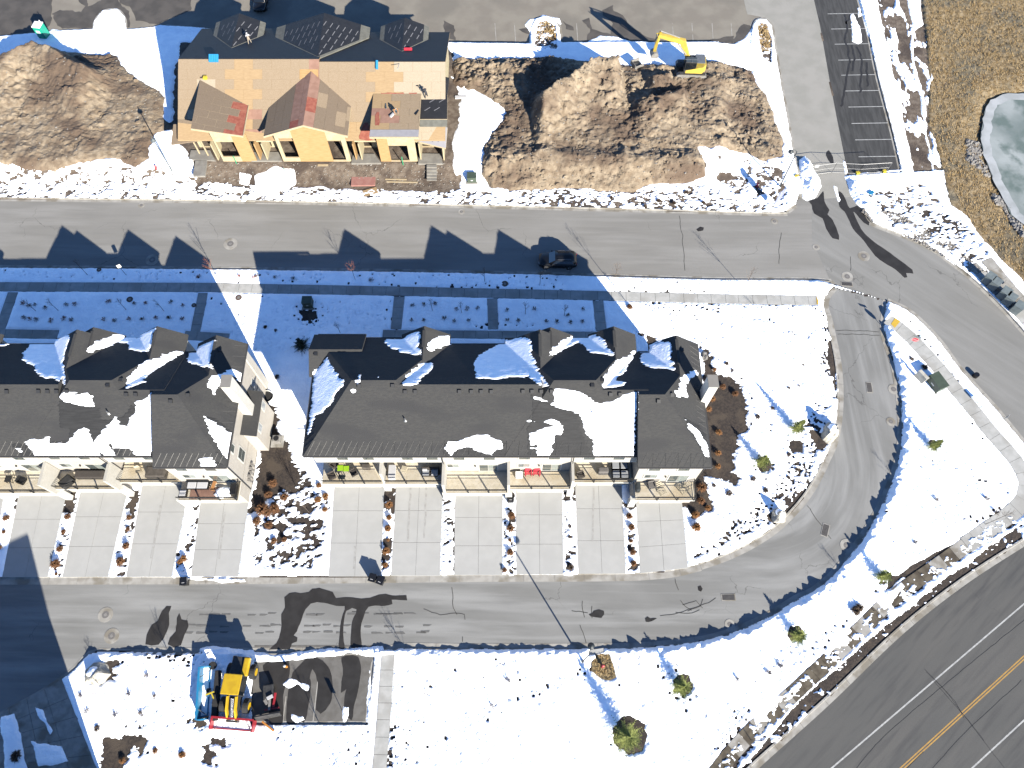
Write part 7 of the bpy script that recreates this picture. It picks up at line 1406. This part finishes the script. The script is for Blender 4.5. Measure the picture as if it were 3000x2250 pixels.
# ---- evergreen trees: trunk and a crown of drooping sprays
def spruce(px,py,h,r,label,mt='needles',dens=1.,seed=0):
    rn=random.Random(seed); p=gat(px,py); t=thing('spruce_tree',label,'tree',p,rn.uniform(0,6)); m=MB(); m.tube((0,0,-.1),(0,0,h*.95),.05*h/2.5+.03,.01,7); m.build('trunk','bark',t)
    m=MB(); L=int(13*dens*h/2.5)+5
    for i in range(L):
        f=i/(L-1); z=.12*h+f*h*.86; rr=r*(1-f)**.85*rn.uniform(.62,1.15)+.05; nb=max(4,int(10*(1-f)+4))
        for k in range(nb):
            a=k*6.283/nb+rn.uniform(-.35,.35)+i; rl=rr*rn.uniform(.45,1.2); c,s=math.cos(a),math.sin(a); tz_=z-.12*rl
            for j in range(9):
                u=(j+1)/9; q=Vector((c*rl*u,s*rl*u,z+(tz_-z)*u+rn.uniform(-.05,.05))); w=.20*rl*(1.15-u)+.05
                for sg in (-1,1):
                    b=a+sg*rn.uniform(.5,1.2); e=q+Vector((math.cos(b)*w,math.sin(b)*w,rn.uniform(-.06,.09))); d=Vector((-math.sin(b),math.cos(b),0))*.028; m.add([q-d,q+d,e],[(0,1,2)])
                e=q+Vector((c*.1+rn.uniform(-.05,.05),s*.1,.08)); m.add([q-Vector((s*.03,-c*.03,0)),q+Vector((s*.03,-c*.03,0)),e],[(0,1,2)])
    m.build('crown',mt,t); return t
spruce(2330,1262,3.3,.95,'upright young spruce with a long blue shadow nearest the tall boulder',seed=1); spruce(2229,1358,2.3,1.05,'bushy young spruce lowest in the lawn inside the lane curve',seed=2); spruce(2730,1312,2.4,.8,'olive young spruce alone in the triangular snow lawn at the right',seed=3); spruce(2580,1692,2.3,.95,'young spruce between the snowbank and the boulevard at the bend',seed=4); spruce(2333,1866,2.1,.95,'small round spruce in the snow below the lower bend',seed=5); spruce(1994,2015,2.6,1.15,'spruce in the open snow right of the hydrant',seed=6)
spruce(1832,2160,4.0,1.75,'largest spruce at the bottom with a broad blue shadow',seed=7,dens=1.3); spruce(886,1018,2.2,1.05,'dark round evergreen at the shaded corner of the right row','needles dark',1.2,seed=8)
# ---- saplings
def sapling(px,py,h,label,seed,group=None,mt='twig'):
    rn=random.Random(seed); p=gat(px,py); t=thing('bare_sapling',label,'tree',p,rn.uniform(0,6),group); m=MB(); m.tube((0,0,-.1),(0,0,h*.55),.035,.024,6); m.tube((0,0,h*.55),(.05,0,h),.024,.008,5); m.build('trunk','bark',t)
    m=MB()
    for k in range(11):
        z=h*rn.uniform(.38,.92); a=rn.uniform(0,6.28); L=(h-z)*.45+.35; e=Vector((math.cos(a)*L*.5,math.sin(a)*L*.5,z+L)); b=Vector((0,0,z)); m.tube(b,e,.012,.006,4,cap=False)
        for j in range(3): q=b+(e-b)*rn.uniform(.3,.8); f=q+Vector((rn.uniform(-.3,.3),rn.uniform(-.3,.3),rn.uniform(.1,.35))); m.tube(q,f,.007,.004,3,cap=False)
    m.build('branches',mt,t); return t
for i,(x,y,h,l) in enumerate(((640,817,4.6,'tall bare sapling in the sunlit gap of the street verge'),(257,806,3.2,'bare sapling in the shaded verge left of the white sign'),(1041,820,4.2,'pinkish bare sapling in the verge above the first entry walk'),(1420,826,3.0,'thin sapling in the shaded verge left of the dark lid'),(1582,832,3.2,'sapling at the kerb just below the front of the parked suv'),(1797,836,5.0,'tall bare sapling where the house shadow ends on the verge'),(2180,846,4.8,'bare sapling in the sunny verge nearest the lane mouth'),
    (106,912,2.6,'first sapling from the left in the shaded left yard'),(172,911,2.6,'second sapling from the left in the shaded left yard'),(370,908,2.4,'sapling beside the dark lid in the shaded left yard'),(481,912,2.6,'last sapling at the right of the shaded left yard'),(1267,911,2.6,'sapling in the upper part of the first small shaded yard'),(1352,917,2.4,'second sapling in the first small shaded yard'),(1539,921,2.6,'left sapling in the second small shaded yard'),(1653,925,2.3,'right sapling in the second small shaded yard'),(997,976,2.4,'sapling against the shaded front of the right row'),(1908,977,4.6,'bare sapling in snow beside the last gable of the right row'),(2352,1063,5.0,'tall bare sapling in the snow inside the upper lane curve'),
    (2887,1536,5.0,'bare sapling by the corner where the two walks meet'),(2757,1552,4.8,'bare sapling in the snow above the boulevard walk'),(2200,2168,4.8,'bare sapling beside the boulevard walk near the bottom'),(1435,2222,5.0,'tall bare sapling near the bottom edge right of the south walk'),(1254,2036,4.6,'bare sapling in snow right of the parking bay'),(998,2258,5.0,'bare sapling at the bottom edge below the parking bay'),(545,2047,4.6,'bare sapling left of the blue pusher'),(308,2034,2.6,'small bare sapling below the wide pale boulder'),
    (2160,1510,4.5,'bare multi branched sapling in the snow by the last driveway'),(905,1500,4.2,'bare sapling in the dark bed between the rows'),(2560,1840-50,3.5,'low bare tree in the mulch belt by the boulevard'))): sapling(x,y,h,l,i+5,mt='red twig' if i in(0,2) else 'twig')
# ---- furniture on the balconies (floor at 2.995)
def dk(x,y): return Vector((x,y,2.998))
def adir(x,y,rz,label,mt='red plastic'):
    t=thing('garden_chair',label,'chair',dk(x,y),rz); m=MB()
    for k in range(5): m.obox((-.22+k*.11,.12,.32),(.09,.5,.025),rx=.12)
    m.build('seat',mt,t); m=MB()
    for k in range(6): m.obox((-.25+k*.1,.42,.62),(.085,.025,.72-abs(k-2.5)*.06),rx=-.45)
    m.build('backrest',mt,t)
    for s in (-1,1):
        m=MB(); m.obox((s*.34,.05,.5),(.13,.62,.025)); m.build('armrest',mt,t)
        for y_ in (-.2,.3): m=MB(); m.obox((s*.31,y_,.25),(.05,.07,.5)); m.build('leg',mt,t)
    return t
adir(1.75,25.2,R(4),'left one of the two red garden chairs on the open balcony'); adir(2.65,25.2,R(-6),'right one of the two red garden chairs on the open balcony')
def boxy(name,label,cat,x,y,rz,parts,z=2.998,group=None):
    t=thing(name,label,cat,Vector((x,y,z)),rz,group)
    for (nm,mt,c,s,bv) in parts: m=MB(); m.obox(c,s); m.build(nm,mt,t,bevel=bv)
    return t
boxy('storage_box','white box with a white lid beside the red chairs','box',.75,25.0,0,[('body','white plastic',(0,0,.3),(.7,.6,.55),.03),('lid','white plastic',(0,0,.62),(.76,.66,.06),.02)])
legs4=lambda a,b,h,mt:[('leg',mt,(sx*a,sy*b,h/2),(.05,.05,h),0) for sx in(-1,1) for sy in(-1,1)]
boxy('patio_table','low table with lime green cloths on the first balcony of the right row','table',-18.0,25.7,0,[('tabletop','wicker dark',(0,0,.62),(1.2,.8,.05),.02)]+legs4(.52,.32,.6,'wicker dark')); boxy('table_cloth','lime green cloths spread over the low table','cloth',-18.0,25.7,.05,[('left_cloth','lime',(-.3,0,.67),(.6,.6,.03),0),('right_cloth','lime',(.33,-.1,.67),(.58,.6,.03),0)])
def arm(x,y,rz,label,mt='wicker dark',cu=None):
    return boxy('armchair',label,'chair',x,y,rz,[('seat',mt,(0,0,.25),(.7,.7,.3),.04),('backrest',mt,(0,.33,.55),(.7,.12,.5),.04),('armrest',mt,(-.35,0,.42),(.12,.7,.4),.03),('armrest',mt,(.35,0,.42),(.12,.7,.4),.03),('cushion',cu or mt,(0,-.03,.43),(.56,.56,.08),.03)])
arm(-19.2,24.9,R(30),'dark wicker chair at the left end of the first balcony'); arm(-16.9,25.3,R(-60),'dark wicker chair right of the lime green cloths'); arm(-19.1,26.2,R(60),'dark wicker chair at the wall left of the lime green cloths'); boxy('side_table','small dark table near the railing of the first balcony','table',-18.1,24.75,0,[('tabletop','pole dark',(0,0,.5),(.7,.5,.04),0)]+legs4(.3,.2,.48,'metal black')); boxy('grill','brown boxy stand under the first balcony door','stand',-15.6,25.9,0,[('body','grill cover',(0,0,.4),(.8,.45,.8),.04)])
boxy('bench_chest','long white chest at the left end of the second balcony','chest',-12.8,25.3,R(90),[('body','white plastic',(0,0,.28),(1.5,.7,.5),.03),('lid','cloth white',(0,0,.56),(1.55,.75,.06),.02)]); boxy('crate','brown crate beside the white chest','crate',-11.5,25.7,R(-15),[('body','wood pale',(0,0,.3),(.6,.5,.6),.02)]); 
boxy('sofa','dark sofa heaped with white and grey cushions on the second balcony','sofa',-8.7,25.3,0,[('seat','wicker dark',(0,0,.22),(1.9,.8,.35),.03),('backrest','wicker dark',(0,.42,.5),(1.9,.12,.6),.03),('cushion','cushion grey',(-.5,-.05,.45),(.7,.65,.12),.04),('cushion','cloth white',(.45,-.05,.45),(.7,.65,.12),.04),('cushion','cloth white',(-.6,.2,.6),(.5,.2,.4),.05)])
p_=boxy('round_table','small round table at the right end of the second balcony','table',-7.6,24.6,0,[('foot','pole dark',(0,0,.3),(.08,.08,.6),0)]); m=MB(); m.tube((0,0,.6),(0,0,.64),.33,.33,16); m.build('tabletop','cushion grey',p_)
arm(7.3,25.0,R(20),'brown chair at the left of the fifth balcony of the right row','grill cover'); boxy('covered_grill','grill under a brown cover on the fifth balcony of the right row','grill',9.7,25.4,0,[('cover','wicker grey',(0,0,.55),(1.1,.65,1.05),.15)])
for k,(x,y) in enumerate(((11.1,25.1),(12.0,25.1),(11.1,26.1),(12.0,26.1))): boxy('sofa_module',('front left','front right','back left','back right')[k]+' square pale cushioned seat on the fifth balcony','sofa',x,y,0,[('frame','metal black',(0,0,.2),(.85,.9,.3),.02),('cushion','cushion grey',(0,0,.42),(.72,.76,.14),.04)])
def lounger(x,y,rz,label):
    t=thing('deck_chair',label,'chair',dk(x,y),rz)
    for k in range(9): m=MB(); m.obox((0,-.7+k*.16,.35+max(0,k-5)*.13),(.62,.09,.03),rx=.5 if k>5 else 0); m.build('slat','wood pale',t)
    for s in (-1,1): m=MB(); m.obox((s*.33,-.2,.3),(.05,1.2,.06)); m.build('rail','wood pale',t)
    for s in (-1,1):
        for y_ in (-.7,.3): m=MB(); m.obox((s*.3,y_,.14),(.05,.05,.3)); m.build('leg','wood pale',t)
    return t
lounger(15.7,23.6,R(25),'slatted wooden deck chair left of centre on the end balcony of the right row'); lounger(18.4,23.6,R(-50),'slatted wooden deck chair at the right of the end balcony'); arm(14.8,23.9,R(10),'grey wicker chair beside the left slatted deck chair','wicker grey'); boxy('covered_grill','dark covered grill at the far left of the end balcony of the right row','grill',13.3,23.6,R(90),[('cover','pole dark',(0,0,.5),(.9,.45,1.0),.1)])
LX=-48.2
boxy('outdoor_sofa','black framed sofa with white cushions on the end balcony of the left row','sofa',LX+14.9,23.9,0,[('frame','metal black',(0,0,.2),(2.3,.85,.3),.02),('backrest','metal black',(0,.42,.5),(2.3,.1,.5),.02),('cushion','cloth white',(-.6,-.05,.42),(.9,.7,.14),.04),('cushion','cloth white',(.5,-.05,.42),(1.1,.7,.14),.04)]); boxy('side_chair','black framed chair with white cushion at the railing corner of the left row end balcony','chair',LX+13.5,23.0,R(90),[('frame','metal black',(0,0,.25),(.8,.8,.4),.02),('cushion','cloth white',(0,0,.48),(.65,.65,.12),.04)])
boxy('outdoor_rug','pink striped rug on the end balcony of the left row','rug',LX+15.6,23.1,0,[('body','ply rose',(0,0,.01),(3.0,1.3,.015),0)]); boxy('plank_table','brown bench at the right end of the white cushioned sofa','bench',LX+16.6,23.8,R(80),[('top','cloth orange',(0,0,.45),(1.,.35,.05),0)]+legs4(.42,.12,.43,'cloth orange')); boxy('covered_grill','black covered grill at the right end of the left row end balcony','grill',LX+18.9,23.3,R(90),[('cover','bin black',(0,0,.55),(1.2,.55,1.05),.08)]); 
t=thing('snow_heap','heap of snow on the end balcony of the left row','snow heap',Vector((LX+17.6,23.2,3.0))); m=MB(); m.blob((0,0,0),(.95,.6,.3),16,6,.4,5); m.build('mound','roof snow',t,smooth=True)
boxy('covered_furniture','large brown tarpaulin cover over furniture on the balcony left of the end unit','covered furniture',LX+10.4,25.2,0,[('cover','grill cover',(0,0,.55),(2.1,1.3,1.0),.2)]); boxy('folding_chair','pale wire chair left of the brown tarpaulin','chair',LX+8.2,25.6,R(20),[('seat','wood pale',(0,0,.42),(.5,.5,.04),.01),('backrest','wood pale',(0,.24,.7),(.5,.04,.5),.01)]+legs4(.22,.22,.42,'wood pale')); boxy('covered_sofa','long dark covered sofa on the third balcony from the end of the left row','sofa',LX+3.3,25.0,0,[('cover','wicker dark',(0,0,.4),(3.0,.85,.75),.12)]); boxy('dark_cover','lumpy dark cover at the left corner of the balcony with the long sofa','covered furniture',LX+1.0,24.2,R(50),[('cover','rubber',(0,0,.45),(1.4,1.0,.85),.2)])
arm(LX-3.9,24.4,R(70),'dark wire chair on the far left balcony','metal black'); boxy('round_table','small dark table beside the wire chair on the far left balcony','table',LX-5.2,24.5,0,[('tabletop','metal black',(0,0,.62),(.7,.7,.04),.02)]+legs4(.28,.28,.6,'metal black'))
# ---- small debris near the gate and at the street corner
boxy('tarpaulin','crumpled blue tarpaulin in the snow right of the wire gate','tarpaulin',at(2550,568).x,at(2550,568).y,R(20),[('cloth','plow blue',(0,0,.2),(.8,.5,.12),.05)],z=0.05)
t=thing('round_bin_lid','dark round barrel lid standing at the kerb of the right hand street','barrel',(at(2856,1102,-.1).x,at(2856,1102,-.1).y,-.1)); m=MB(); m.tube((0,0,0),(0,0,.5),.33,.3,16); m.build('body','bin black',t)
